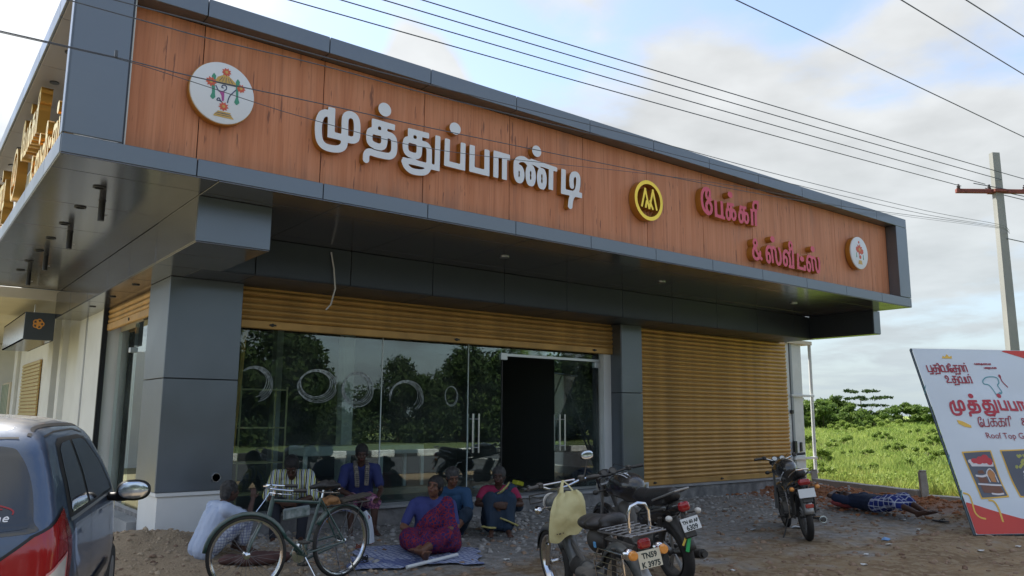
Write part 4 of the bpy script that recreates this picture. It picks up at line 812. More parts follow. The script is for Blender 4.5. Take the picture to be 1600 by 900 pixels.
# world coordinates (metres) of the strokes of every letter
SIGN={"name":[[["s",[[3.207,4.5513],[3.2108,4.2689],[3.3575,4.2679]],0.038,0.034],["c",[[3.157,4.4853],[3.106,4.4532],[3.0777,4.3688],[3.0774,4.2635],[3.0966,4.1806],[3.1481,4.1353],[3.2391,4.1289],[3.3117,4.1474],[3.3517,4.1891],[3.3571,4.2571],[3.3569,4.3464],[3.3549,4.4356],[3.3636,4.4962],[3.4075,4.5269],[3.4632,4.5116],[3.4877,4.4495],[3.4912,4.3416],[3.4793,4.2848],[3.4375,4.2645],[3.3904,4.2646]],0.037]],[["o",3.7986,4.6778,0.0752,0.074]],[["s",[[3.6604,4.5166],[3.925,4.5092]],0.036,0.033],["s",[[3.687,4.5433],[3.6915,4.4246]],0.036],["s",[[3.7971,4.5236],[3.8037,4.3398]],0.036],["c",[[3.8311,4.4136],[3.8817,4.4085],[3.9152,4.3789],[3.9242,4.2925],[3.9133,4.2252],[3.8643,4.1851],[3.7598,4.1785],[3.6958,4.1803],[3.6371,4.1841],[3.6064,4.1503],[3.6033,4.082]],0.036],["s",[[3.6871,4.4098],[3.8462,4.4143]],0.036,0.031],["c",[[3.6868,4.4189],[3.6384,4.4012],[3.6328,4.3196],[3.6578,4.2778],[3.737,4.2606],[3.7909,4.2789],[3.806,4.3311],[3.8043,4.3769]],0.036]],[["s",[[4.0818,4.514],[4.3467,4.5151]],0.034,0.032],["s",[[4.1146,4.5378],[4.1182,4.4201]],0.034],["s",[[4.2264,4.5114],[4.2284,4.3307]],0.034],["s",[[4.1131,4.4142],[4.272,4.4118]],0.034,0.03],["c",[[4.1181,4.422],[4.0665,4.4037],[4.0577,4.3218],[4.0864,4.267],[4.1704,4.2539],[4.2174,4.2714],[4.2287,4.3213],[4.2284,4.3688]],0.034],["c",[[4.2613,4.4094],[4.3151,4.4051],[4.3484,4.3712],[4.3535,4.3004],[4.3545,4.2242],[4.3517,4.1664],[4.3178,4.1121],[4.2492,4.0861],[4.1441,4.0821],[4.0755,4.1178],[4.0426,4.1782]],0.034],["s",[[4.025,4.1819],[4.1831,4.1811],[4.3235,4.1778]],0.032,0.03],["s",[[4.4586,4.5437],[4.4568,4.1762],[4.3536,4.1782]],0.033,0.031]],[["o",4.683,4.6783,0.0742,0.069]],[["s",[[4.5832,4.5379],[4.5796,4.2544],[4.7912,4.2507],[4.7925,4.5377]],0.034,0.032]],[["s",[[4.9175,4.5372],[4.9161,4.2559],[5.1244,4.2529],[5.123,4.5306]],0.036,0.033]],[["s",[[5.2155,4.5099],[5.4554,4.5041]],0.034,0.034],["s",[[5.2521,4.5259],[5.2515,4.2241]],0.036],["s",[[5.376,4.5045],[5.3762,4.2224]],0.036]],[["o",5.8602,4.6703,0.071,0.0703]],[["r",5.5924,4.3353,0.0446,0.0778,0.036],["c",[[5.5468,4.3263],[5.5439,4.4112],[5.5529,4.4749],[5.5995,4.5161],[5.6645,4.5268],[5.7145,4.5084],[5.7422,4.4804]],0.036],["r",5.7677,4.3507,0.0433,0.0959,0.036],["c",[[5.7062,4.5096],[5.7841,4.5161],[5.8446,4.5111],[5.8994,4.4932]],0.03],["r",5.9411,4.3439,0.0418,0.097,0.035],["s",[[5.76,4.5323],[5.8811,4.5235],[6.0289,4.5146],[6.1857,4.5039]],0.03,0.028],["s",[[6.0887,4.5022],[6.0831,4.2314]],0.036]],[["s",[[6.2905,4.533],[6.2838,4.2486],[6.5964,4.2503]],0.037,0.034],["c",[[6.5069,4.2844],[6.5301,4.369],[6.535,4.4607],[6.5156,4.5024],[6.4735,4.5042],[6.4339,4.4763],[6.4203,4.4085],[6.4288,4.33]],0.036],["c",[[6.4714,4.2729],[6.5203,4.3069],[6.5342,4.3799]],0.03],["c",[[6.5135,4.2805],[6.4476,4.2336],[6.4106,4.1673],[6.3943,4.0654]],0.037]]],"bakery":[[["c",[[9.0508,4.7909],[8.9899,4.778],[8.9432,4.7356],[8.9193,4.6641],[8.9193,4.5635],[8.949,4.4767],[9.0227,4.4262],[9.087,4.4327],[9.1242,4.4767],[9.1276,4.5406],[9.1015,4.5826],[9.0572,4.596],[9.0167,4.5553],[9.017,4.4881],[9.0431,4.4506]],0.026],["c",[[9.1306,4.6444],[9.0656,4.6329],[9.019,4.6735],[9.0223,4.7375],[9.0541,4.7814],[9.0959,4.7679],[9.1021,4.7139],[9.082,4.651]],0.024]],[["s",[[9.2219,4.6485],[9.2289,4.4239],[9.4325,4.411]],0.03,0.024],["s",[[9.3673,4.6604],[9.3703,4.4155]],0.03]],[["o",9.5767,4.7952,0.0578,0.0484]],[["s",[[9.4931,4.6418],[9.6562,4.6509]],0.022,0.022],["s",[[9.5135,4.6453],[9.5057,4.5621]],0.026],["s",[[9.5883,4.6539],[9.5765,4.4617]],0.026],["r",9.5176,4.4909,0.0435,0.0764,0.024],["r",9.6424,4.4967,0.0442,0.0682,0.024]],[["s",[[9.7965,4.6487],[9.9618,4.6548]],0.022,0.022],["s",[[9.8175,4.6523],[9.809,4.565]],0.026],["s",[[9.896,4.6586],[9.8833,4.4678]],0.026],["r",9.8211,4.4953,0.045,0.0775,0.024],["r",9.9514,4.5006,0.0456,0.071,0.024]],[["s",[[10.0965,4.6527],[10.0936,4.4086]],0.03],["s",[[10.1976,4.6607],[10.1869,4.4115]],0.03],["s",[[10.0602,4.6439],[10.2337,4.6596]],0.022,0.02],["c",[[10.1539,4.6534],[10.1366,4.7129],[10.155,4.7696],[10.2071,4.7921],[10.2728,4.7973]],0.024],["c",[[10.2281,4.7823],[10.2593,4.7518],[10.2452,4.6776]],0.02]],[["r",10.149,4.1437,0.0434,0.0488,0.022],["c",[[10.1426,4.0945],[10.0951,4.0267],[10.0894,3.9474],[10.1359,3.901],[10.208,3.9103],[10.2555,3.9691],[10.2638,4.023]],0.026],["c",[[10.1341,4.0758],[10.1862,4.0039],[10.2396,3.9495],[10.3016,3.9091]],0.026]],[["o",10.6015,4.266,0.0577,0.0501]],[["r",10.4733,3.9577,0.0448,0.07,0.024],["c",[[10.4254,3.9648],[10.4286,4.0451],[10.4557,4.1111],[10.5094,4.1363],[10.5591,4.1073],[10.5729,4.0376],[10.5864,3.8874]],0.026],["c",[[10.5673,4.1174],[10.6285,4.1347],[10.6666,4.0859],[10.6738,3.988],[10.7002,3.9061],[10.7441,3.8891],[10.7885,3.9307],[10.7976,4.0402],[10.7775,4.1099],[10.7574,4.1433]],0.026]],[["r",11.0844,4.2322,0.0413,0.0541,0.022],["c",[[11.0527,4.1745],[11.0558,4.1198],[11.0289,4.0796]],0.022],["r",10.9211,3.9609,0.0468,0.066,0.024],["c",[[10.8733,3.9775],[10.8842,4.0697],[10.9317,4.1215],[10.9853,4.115],[11.0281,4.0704],[11.0524,3.9912],[11.0522,3.8999]],0.026],["s",[[11.0044,3.8868],[11.1637,3.8842]],0.022,0.022],["s",[[11.1393,4.177],[11.1329,3.8915]],0.028]],[["s",[[11.2811,4.1313],[11.2694,3.897],[11.4568,3.8918],[11.4583,3.9589]],0.028,0.024],["o",11.3911,4.0528,0.0589,0.0433]],[["o",11.714,4.2597,0.0609,0.0499]],[["r",11.5736,3.9544,0.0466,0.0719,0.023],["c",[[11.5274,3.9674],[11.5313,4.0426],[11.5625,4.1122],[11.6184,4.1289],[11.6653,4.102],[11.6785,4.033],[11.6976,3.8896]],0.025],["c",[[11.6831,4.1137],[11.742,4.1213],[11.7791,4.074],[11.7865,3.9803],[11.8156,3.9035],[11.8538,3.8985],[11.8827,3.9351],[11.8935,4.0409],[11.8832,4.1062],[11.8656,4.1325]],0.025]]],"plaque1":[[2.125,4.405],[1.848,4.332],[2.418,4.463],[2.13,4.697],[2.166,4.122]],"ring":[[7.78,4.39],[7.496,4.357],[8.086,4.407],[7.789,4.676],[7.771,4.097]],"plaque2":[[13.155,4.382],[12.885,4.414],[13.457,4.376],[13.19,4.674],[13.163,4.099]],"emb":{"white":None,"cup":[[2.0861,4.417],[2.1316,4.4251],[2.1338,4.3314],[2.1149,4.3266],[2.1095,4.3742]],"canopy":[[2.0388,4.4982],[2.0662,4.5468],[2.118,4.5777],[2.1648,4.5743],[2.1975,4.5502],[2.2307,4.5219],[2.2322,4.4974],[2.1381,4.5049],[2.0468,4.4923]],"base":[[[2.083,4.229],[2.202,4.2301],[2.199,4.217],[2.0763,4.2152]],[[2.0691,4.2093],[2.2071,4.2109],[2.212,4.1957],[2.055,4.1937]],[[2.0551,4.1913],[2.2159,4.195],[2.2326,4.1762],[2.0463,4.1754]]],"tassel":[[[2.013,4.5442],[2.03,4.5752],[2.0507,4.5507],[2.0482,4.5295],[2.0434,4.4872],[2.0507,4.375],[2.0562,4.348],[2.0337,4.3218],[2.0096,4.3439],[2.0236,4.3841],[2.0172,4.4801]],[[2.2296,4.5383],[2.2447,4.574],[2.2669,4.5485],[2.266,4.5232],[2.2564,4.4624],[2.2614,4.3809],[2.2745,4.347],[2.2496,4.3184],[2.2261,4.3429],[2.2403,4.3919],[2.2363,4.4571]]],"flower":[[[472,185],55,[[2.1408,4.6089]]],[[290,290],62,[[2.0093,4.486]]],[[640,378],55,[[2.2801,4.4871]]],[[435,585],58,[[2.1333,4.2782]]]],"lines":[[[2.0527,4.4612],[2.0823,4.416],[2.1291,4.4039]],[[2.1279,4.4241],[2.1494,4.4503],[2.1437,4.4776],[2.1167,4.4785],[2.1066,4.4553],[2.126,4.4523]],[[2.2381,4.4658],[2.1983,4.4139],[2.1773,4.3755],[2.1654,4.3191]],[[2.1036,4.3236],[2.0905,4.3488],[2.0757,4.3409],[2.073,4.3239],[2.1036,4.3236],[2.1278,4.3054]]]},"mono":[[[7.6426,4.2824],[7.7155,4.5357],[7.7887,4.2719]],[[7.7166,4.2774],[7.7421,4.3831]],[[7.7887,4.2719],[7.8663,4.5385],[7.9377,4.2747]],[[7.7987,4.393],[7.8641,4.2713]]],"banner":{"check":{"t1L":[[0.1377,2.4623]],"t1R":[[0.8708,2.4745]],"t1B":[[0.1115,2.3573]],"t2L":[[0.3329,2.2567]],"t2R":[[0.8208,2.1806]],"nL":[[0.27,1.8298]],"nB":[[0.277,1.7111]],"nT":[[0.3603,1.9106]],"n7":[[1.4957,1.9218]],"b1":[[0.5856,1.5176]],"b2":[[1.2324,1.6389]],"r1":[[0.6608,1.3254]],"r2":[[1.0983,1.365]],"rT":[[0.691,1.4021]]},"hat":[[1.0705,1.9989],[1.032,2.1523],[0.9564,2.1824],[0.9601,2.2343],[1.0289,2.2874],[1.1279,2.2992],[1.2039,2.2794],[1.2059,2.2064],[1.1639,2.154],[1.1808,2.041],[1.0705,1.9989]],"wheat":[[0.3248,1.6232],[0.4079,1.6042],[0.5127,1.5366],[0.5079,1.4978],[0.415,1.5167],[0.3331,1.5648]],"ph1":[[0.2147,1.141],[0.7168,1.1626],[0.7683,0.4954],[0.2759,0.4658]],"ph2":[[0.8128,1.168],[1.1827,1.1808],[0.9028,0.5196],[0.8573,0.5115]],"redb":[[0.0129,0.4349],[0.7569,0.1748],[0.6994,0.0388],[0.0293,-0.0079]],"redt":[[1.4852,2.7922],[1.8075,2.6586],[1.8711,2.8088]],"ribbon":[[0.0149,0.559],[0.0919,0.5252],[0.099,0.426],[0.0934,0.2952],[0.1393,0.23],[0.2272,0.2049]],"crown":[[0.4272,2.5945],[0.4568,2.6421],[0.4849,2.6212],[0.5345,2.6714],[0.5545,2.6224],[0.6047,2.6448],[0.59,2.5931]]}}
# ------------------------------------------------------------ lettering on the fascia
MLW=mat('letter_white',(.74,.76,.80),.5); MLG=mat('letter_side_gold',(.48,.25,.05),.3,metal=.6); MLP=mat('letter_pink',(.68,.10,.16),.5); MLGF=mat('letter_gold',(.85,.58,.08),.28,metal=.85); MDK=mat('letter_side_dark',(.20,.12,.07),.5)
def glyphs(lst,names,y0,y1,mf,ms,par,res,xf=None):
    for i,g in enumerate(lst):
        st=[]
        for s in g:
            s=tuple(s)
            if s[0]=='s' and xf is None: st.append(s)
            else: st.append(s)
        relief('letter_dot' if (len(g)==1 and g[0][0]=='o') else 'letter',st,res,y0,y1,mf,ms,par,xf)
T1=thing('name_lettering','large white raised Tamil letters of the shop name in the middle of the wood fascia','lettering',(0,0,0))
glyphs(SIGN['name'],None,7.065,7.145,MLW,MLG,T1,.013)
T2=thing('bakery_lettering','pink raised letters in two rows on the right part of the wood fascia','lettering',(0,0,0))
glyphs(SIGN['bakery'],None,7.045,7.147,MLP,MLG,T2,.010)
def ring_mono(y0,y1,par,xf=None,m=None):
    relief('monogram_ring',[('r',7.785,4.39,.25,.25,.025)],.014,y0,y1,m or MLGF,MLG,par,xf)
    relief('monogram',[('s',[tuple(p) for p in q],.016) for q in SIGN['mono']],.010,y0,y1,m or MLGF,MLG,par,xf)
T3=thing('monogram_sign','round golden ring with a double peaked monogram between the white and pink lettering','sign',(0,0,0)); ring_mono(7.03,7.14,T3)
# emblems on round plaques
MEM={'red':mat('print_red',(.62,.11,.06),.5),'green':mat('print_green',(.06,.30,.20),.5),'gold':mat('print_ochre',(.60,.38,.10),.5),'purple':mat('print_purple',(.42,.08,.30),.5),'line':mat('print_line',(.05,.07,.15),.5)}
def flower(cx,cz,r,n=9):
    P=[]
    for k in range(2*n):
        a=PI*k/n+.2; q=r*(1.1 if k%2 else .66); P.append((cx+q*math.cos(a),cz+q*math.sin(a)*.95))
    return ('p',P)
def plaque(label,cx,cz,R,emb):
    t=thing('round_plaque',label,'emblem',(cx,7.04,cz))
    b=MB(); b.lathe([(R-.012,-.0),(R,.004),(R,.09)],(0,0,0),(0,1,0),56); b.build('disc',MLW,t,20)
    b=MB(); b.lathe([(R+.002,.02),(R+.006,.022),(R+.006,.092)],(0,0,0),(0,1,0),56); b.build('rim',MLG,t,20)
    e=SIGN['emb']; c=SIGN['plaque1'][0]; k=R/.288
    def q(L): return [((p[0]-c[0]+.005)*k,(p[1]-c[1])*k) for p in L]
    def put(nm,st,m,lift): relief(nm,st,.006*k,-.003-lift,-.0005,m,parent=t)
    put('tassel',[('p',q(p)) for p in e['tassel']],MEM['green'],.0); put('canopy_motif',[('p',q(e['canopy']))],MEM['gold'],.001); put('base_motif',[('p',q(p)) for p in e['base']],MEM['gold'],.001)
    cn=[Vector(p) for p in q(e['canopy'])]; bs=[q(p) for p in e['base']]
    put('canopy_edge',[('s',[tuple(cn[8]),tuple(cn[6])],.0045*k)],MEM['line'],.002)
    for u in (.12,.3,.5,.7,.88): A=cn[8].lerp(cn[6],u); B=cn[2].lerp(cn[3],u); put('canopy_rib',[('s',[tuple(A.lerp(B,.12)),tuple(A.lerp(B,.8))],.0026*k)],MEM['line'],.002)
    put('base_line',[('s',[bs[1][0],bs[1][1]],.0026*k)],MEM['line'],.002); put('base_line',[('s',[bs[2][0],bs[2][1]],.0026*k)],MEM['line'],.002)
    put('cup_motif',[('p',q(e['cup']))],MEM['purple'],.001); put('line_motif',[('c',q(p),.0045*k) for p in e['lines']],MEM['line'],.0005)
    for f in e['flower']:
        x,z=q(f[2])[0]; put('flower_motif',[flower(x,z,f[1]/7.5*.0058*k)],MEM['red'],.002); put('flower_heart',[('o',x,z,.014*k,.014*k)],MEM['gold'],.0035)
    return t
plaque('large white plaque with painted lamp and flower emblem left of the white letters',2.13,4.41,.288,True)
t=thing('round_plaque','white round plaque with orange red flower emblem at the far right fascia end','emblem',(13.17,7.03,4.385)); R=.285
b=MB(); b.lathe([(R-.012,0),(R,.004),(R,.1)],(0,0,0),(0,1,0),48); b.build('disc',MLW,t,20); b=MB(); b.lathe([(R+.002,.02),(R+.006,.022),(R+.006,.102)],(0,0,0),(0,1,0),48); b.build('rim',MLG,t,20)
relief('flower_motif',[flower(0,.06,.10,8),flower(-.07,.06,.055),flower(.08,.035,.055),flower(-.01,.19,.028),flower(.01,-.07,.04)],.008,-.004,-.001,MEM['red'],parent=t)
relief('flower_heart',[('o',0,.06,.03,.03)],.006,-.006,-.004,MEM['gold'],parent=t); relief('tassel',[('p',[(-.11,.0),(-.10,.0),(-.092,-.09),(-.118,-.09)]),('p',[(.11,-.02),(.12,-.02),(.128,-.11),(.102,-.11)])],.006,-.003,-.001,MEM['green'],parent=t)
relief('base_motif',[('p',[(-.04,-.13),(.05,-.13),(.075,-.2),(-.065,-.2)])],.008,-.003,-.001,MEM['gold'],parent=t)
# golden lettering on the side fascia (faces left, same words, ends near the corner)
T5=thing('side_lettering','golden raised letters in two rows on the left side fascia seen edge on','lettering',(0,0,0))
def sxf(off,k=1.0): return lambda p: Vector((.97+(p.y-6.98)*.75,off-p.x*k,4.38+(p.z-4.33)*1.22))
glyphs(SIGN['bakery'],None,6.98,7.13,MLGF,MLG,T5,.014,sxf(19.75)); ring_mono(6.98,7.13,T5,sxf(19.15)); glyphs(SIGN['name'],None,6.98,7.13,MLGF,MLG,T5,.018,sxf(17.25,.75))
# ------------------------------------------------------------ banner
BA=math.radians(-30); BU=Vector((math.cos(BA),math.sin(BA),0)); BV=Vector((.19131452,.33136646,.92390206)); BNn=BU.cross(BV).normalized()
BO=Vector((11.544,4.814,.02)); BH=2.758
bn=thing('flex_banner','large leaning printed banner with red corners and food pictures on a steel frame','banner',tuple(BO))
def wob(u,v):
    e=max(0,min(1,4*min(u,WB-u)/WB,4*min(v,BH-v)/BH)); return -e*(.022*math.sin(u*2.1+v*1.3)+.012*math.sin(u*6.3-v*4.1)+.010*math.sin(v*8+u*2.7))
WB=2.3
def bxf(l): return lambda p: BU*p.x+BV*p.z+BNn*(l+wob(p.x,p.z))
def bp(name,st,m,l,res=.008): return relief(name,st,max(res,.004),0,None,m,parent=bn,xf=bxf(l),dissolve=False)
MBW=mat('flex_white',(.60,.66,.72),.42,var=.03,vscale=1); MBR=mat('flex_red',(.55,.045,.03),.42); MBD=mat('flex_maroon',(.30,.025,.04),.45); MBG=mat('flex_gold',(.72,.45,.07),.4); MBT=mat('flex_teal',(.10,.30,.34),.45)
WB=2.3
b=MB(); nx,nz=84,56; vs=[];fs=[]
for i in range(nx+1):
    for j in range(nz+1):
        u=WB*i/nx; v=BH*j/nz; e=min(1,4*min(u,WB-u)/WB,4*min(v,BH-v)/BH); vs.append(BU*u+BV*v+BNn*wob(u,v))
for i in range(nx):
    for j in range(nz): a=i*(nz+1)+j; fs.append((a,a+nz+1,a+nz+2,a+1))
b.add(vs,fs); b.build('banner_sheet',MBW,bn,60)
fr=MB(); o_=-.035
for (a,c) in (((0,0),(WB,0)),((WB,0),(WB,BH)),((WB,BH),(0,BH)),((0,BH),(0,0)),((WB/2,0),(WB/2,BH)),((0,BH/2),(WB,BH/2))): fr.cyl(BU*a[0]+BV*a[1]+BNn*o_,BU*c[0]+BV*c[1]+BNn*o_,.018,8)
fr.build('frame',mat('frame_steel',(.10,.13,.15),.5,metal=.5),bn)
sg=1 if BNn.z<0 or True else 1
for u in (1.9,WB-.1):
    m=MB(); m.cyl(BU*u+BV*2.3+BNn*o_,BU*u+Vector((.9,1.55,-.02)),.018,8); m.build('rear_strut',mat('frame_steel',(.10,.13,.15),.5,metal=.5),bn)
for v in (1.05,.55,2.1):
    m=MB(); m.tube([BU*-.02+BV*v,BU*-.035+BV*(v+.03)+BNn*.02,BU*.01+BV*(v+.05),BU*-.03+BV*(v-.04)+BNn*.01,BU*-.05+BV*(v-.09)],.005,5); m.build('tie_cord',MBT,bn)
D=SIGN['banner']
bp('red_corner',[('p',[(.003,.435),(.76,.2),(1.6,.15),(2.29,.12),(2.29,.004),(.003,.004)])],MBR,.003,.03); bp('red_corner',[('p',[(1.42,2.752),(1.9,2.60),(2.1,2.56),(2.29,2.53),(2.29,2.752)])],MBR,.003,.03)
bp('gold_ribbon',[('c',D['ribbon'],.012),('c',[(.36,.46),(.44,.44),(.47,.33),(.46,.16)],.014)],MBG,.005)
UG={'pu':([('s',[(0,1),(0,0),(.62,0),(.62,1)]),('s',[(.62,0),(.62,-.35),(.1,-.35)])],.85),
'tha':([('s',[(.1,1),(.85,1)]),('s',[(.42,1),(.42,0)]),('s',[(.42,.55),(0,.55),(0,0),(.42,0)]),('s',[(.42,.55),(.85,.55),(.85,-.3),(.15,-.3),(.15,-.5)])],1.05),
'thi':([('s',[(.1,1),(.8,1)]),('s',[(.42,1),(.42,0)]),('s',[(.42,.55),(0,.55),(0,0),(.42,0)]),('s',[(.42,.55),(.8,.55),(.8,-.3),(.15,-.3),(.15,-.5)]),('c',[(1.0,0),(1.02,1),(.95,1.25),(.75,1.2)])],1.2),
'ya':([('s',[(0,1),(0,0),(1.0,0),(1.0,1)]),('c',[(.5,0),(.5,.8),(.3,1),(.2,.8)])],1.2),
'ee':([('c',[(.4,.1),(.22,.2),(.25,.5),(.48,.45),(.5,.1),(.3,-.05),(.05,.15),(0,.7),(.1,1.15),(.35,1.2),(.4,.95),(.25,.85)])],.68),
'aa':([('s',[(0,0),(0,1),(.5,1)]),('s',[(.42,1),(.42,0)])],.66),'dot':([('o',-.35,1.35,.12,.12)],0),
'u':([('c',[(.25,.6),(.05,.7),(.1,1.0),(.4,1.0),(.5,.6),(.3,.3),(0,.1)]),('s',[(0,0),(.9,0)])],1.1),
'ma':([('s',[(0,1),(0,0),(.45,0)]),('s',[(.40,0),(.40,1),(.85,1),(.85,0),(.6,0)])],1.05),
'pa':([('s',[(0,1),(0,0),(.62,0),(.62,1)])],.85),
'ka':([('s',[(.1,1),(.9,1)]),('s',[(.45,1),(.45,0)]),('c',[(.45,.62),(.1,.6),(.0,.3),(.15,0),(.45,.1)]),('c',[(.45,.62),(.8,.6),(.9,.3),(.75,.02),(.6,.1)])],1.08),
'ri':([('s',[(0,0),(0,1),(.5,1)]),('s',[(.42,1),(.42,0)]),('c',[(.42,1),(.5,1.3),(.75,1.25),(.75,.9)])],.95)}
def word(seq,u,v,h,th,m,l=.009,sk=0,nm='print_letter',res=None):
    x=0
    for k in seq:
        g,w=UG[k]; st=[]
        for s in g:
            if s[0]=='o': st.append(('o',u+(x+s[1]+sk*s[2])*h,v+s[2]*h,s[3]*h,s[4]*h))
            else: st.append((s[0],[(u+(x+p[0]+sk*p[1])*h,v+p[1]*h) for p in s[1]],th))
        if st: bp(nm,st,m,l,res or h*.05)
        x+=w
word(['pu','thi','ya','ee','tha','aa','aa','dot'],.135,2.375,.105,.009,MBD); word(['u','tha','ya','ma','dot'],.36,2.20,.10,.009,MBD)
bp('crown_motif',[('p',D['crown'])],MBG,.005)
bp('hat_motif',[('c',D['hat'],.008),('p',[(1.06,2.0),(1.15,2.05),(1.18,2.03),(1.09,1.985)])],MBT,.005); bp('whisk_motif',[('c',[(1.26,2.30),(1.27,2.22),(1.33,2.13)],.009),('o',1.26,2.31,.02,.03)],MBD,.005)
# the shop name again, in red print: fascia letters scaled onto the sheet
k=.235/.46; x0=3.08; z0=4.13
for gi,g in enumerate(SIGN['name'][:8]):
    st=[]; 
    f=lambda p:(.30+(p[0]-x0)*k*.98,1.705+(p[1]-z0)*k*1.0)
    for s in g:
        if s[0]=='o': c=f((s[1],s[2])); st.append(('o',c[0],c[1],s[3]*k,s[4]*k))
        elif s[0]=='r': c=f((s[1],s[2])); st.append(('r',c[0],c[1],s[3]*k,s[4]*k,s[5]*k))
        else: st.append((s[0],[f(p) for p in s[1]],s[2]*k))
    bp('print_letter',st,mat('flex_crimson',(.42,.03,.05),.4),.006,.008)
word(['ee','pa','ka','dot','ka','ri'],.63,1.515,.115,.007,MBD,sk=.12); bp('wheat_motif',[('p',D['wheat'])],MBG,.005)
def text_obj(s,size,m,par,name='print_text',ext=0,align='LEFT',bold=0,space=1):
    c=bpy.data.curves.new('txt','FONT'); c.body=s; c.size=size; c.extrude=ext; c.align_x=align; c.offset=bold; c.space_character=space; c.resolution_u=3
    o=bpy.data.objects.new('txt',c); COL.objects.link(o); dg=bpy.context.evaluated_depsgraph_get(); me=bpy.data.meshes.new_from_object(o.evaluated_get(dg)); bpy.data.objects.remove(o); bpy.data.curves.remove(c)
    me.name=name; me.materials.clear(); me.materials.append(m); q=bpy.data.objects.new(name,me); COL.objects.link(q)
    if par: q.parent=par
    return q
def frame_mat(o,origin,ux,uy):
    z=ux.cross(uy).normalized(); M=Matrix((ux.normalized(),uy.normalized(),z)).transposed().to_4x4(); M.translation=Vector(origin); o.matrix_local=M
def flat_text(s,size,u,v):
    q=text_obj(s,size,MBD,bn)
    for w in q.data.vertices: w.co=BU*(u+w.co.x)+BV*(v+w.co.y)+BNn*(.009+wob(u+w.co.x,v+w.co.y))
flat_text('Roof Top Garden',.125,.665,1.335)
flat_text('&',.17,1.30,1.53)
word(['aa','pa','ma','ka','ya','tha','pa','ma','ka','u','ya','ma'],.93,2.50,.022,.0035,MBD,res=.003); word(['pa','ka','ma','tha','ya','pa','u','ma','ka'],1.06,2.435,.022,.0035,MBD,res=.003)
# printed pictures
def printmat(name,cols,sc,seed):
    m=bpy.data.materials.new(name); m.use_nodes=True; t=m.node_tree; b=t.nodes['Principled BSDF']; b.inputs['Roughness'].default_value=.4; tc=nd(t,'ShaderNodeTexCoord'); mp=nd(t,'ShaderNodeMapping'); mp.inputs['Location'].default_value=(seed,seed*2,0); t.links.new(tc.outputs['Object'],mp.inputs[0])
    v=nd(t,'ShaderNodeTexVoronoi'); v.inputs['Scale'].default_value=sc; t.links.new(mp.outputs[0],v.inputs['Vector']); r=nd(t,'ShaderNodeValToRGB'); r.color_ramp.interpolation='CONSTANT'; s=nd(t,'ShaderNodeSeparateColor'); t.links.new(v.outputs['Color'],s.inputs[0]); t.links.new(s.outputs[0],r.inputs[0])
    el=r.color_ramp.elements
    for i,c in enumerate(cols):
        e=el[i] if i<2 else el.new(i/len(cols)); e.position=i/len(cols); e.color=(*c,1)
    t.links.new(r.outputs[0],b.inputs['Base Color']); return m
P1=[(.215,1.145),(.66,1.16),(.70,.50),(.255,.47)]
bp('picture_border',[('p',P1)],MBG,.004,.012); bp('picture',[('p',[(.235,1.125),(.64,1.14),(.68,.52),(.275,.49)])],mat('picture_dark',(.09,.10,.13),.4),.006,.012)
MCK=mat('cake_brown',(.16,.06,.03),.4); MCR=mat('cream_print',(.62,.60,.62),.4); MST=mat('berry_print',(.50,.04,.05),.4); MOR=mat('biscuit_print',(.45,.20,.06),.4)
bp('cake_print',[('p',[(.33,.56),(.65,.55),(.63,.66),(.32,.67)]),('p',[(.33,.70),(.47,.70),(.46,.78),(.32,.78)]),('p',[(.35,.83),(.46,.83),(.44,.88),(.36,.87)])],MCK,.008,.006)
bp('cream_print',[('p',[(.29,.93),(.63,.93),(.64,.99),(.28,.97)]),('c',[(.29,.68),(.45,.675),(.66,.67)],.012),('c',[(.30,.80),(.40,.79),(.48,.81)],.014),('c',[(.45,.55),(.55,.54),(.64,.55)],.012),('c',[(.50,.71),(.49,.84),(.56,.90),(.61,.84),(.63,.71)],.008),('o',.30,1.0,.04,.03)],MCR,.009,.006)
bp('berry_print',[('o',.36,1.01,.05,.035),('o',.45,1.03,.05,.04),('o',.53,1.06,.05,.035),('o',.58,1.0,.05,.05),('o',.42,.99,.05,.03),('o',.50,1.0,.05,.03)],MST,.010,.006)
bp('biscuit_print',[('o',.555,.82,.06,.06),('p',[(.52,.72),(.60,.71),(.60,.78),(.52,.78)])],MOR,.010,.006)
bp('picture_border',[('p',[(.80,1.165),(1.25,1.18),(1.29,.50),(.85,.49)])],MBG,.004,.012); bp('picture',[('p',[(.82,1.145),(1.23,1.16),(1.27,.52),(.87,.51)])],mat('picture_dark',(.09,.10,.13),.4),.006,.012)
r3=random.Random(2)
bp('fruit_print',[('o',1.06+r3.uniform(-.1,.14),.98+r3.uniform(-.07,.1),.02,.02) for _ in range(22)],mat('grape_print',(.35,.36,.08),.4),.008,.006)
bp('cake_print',[('o',1.10+r3.uniform(-.06,.1),.72+r3.uniform(-.12,.12),.025,.02) for _ in range(18)],mat('pink_print',(.60,.25,.28),.4),.008,.006); bp('cream_print',[('o',1.08+r3.uniform(-.06,.1),.75+r3.uniform(-.12,.12),.022,.02) for _ in range(12)],MCR,.0095,.006)
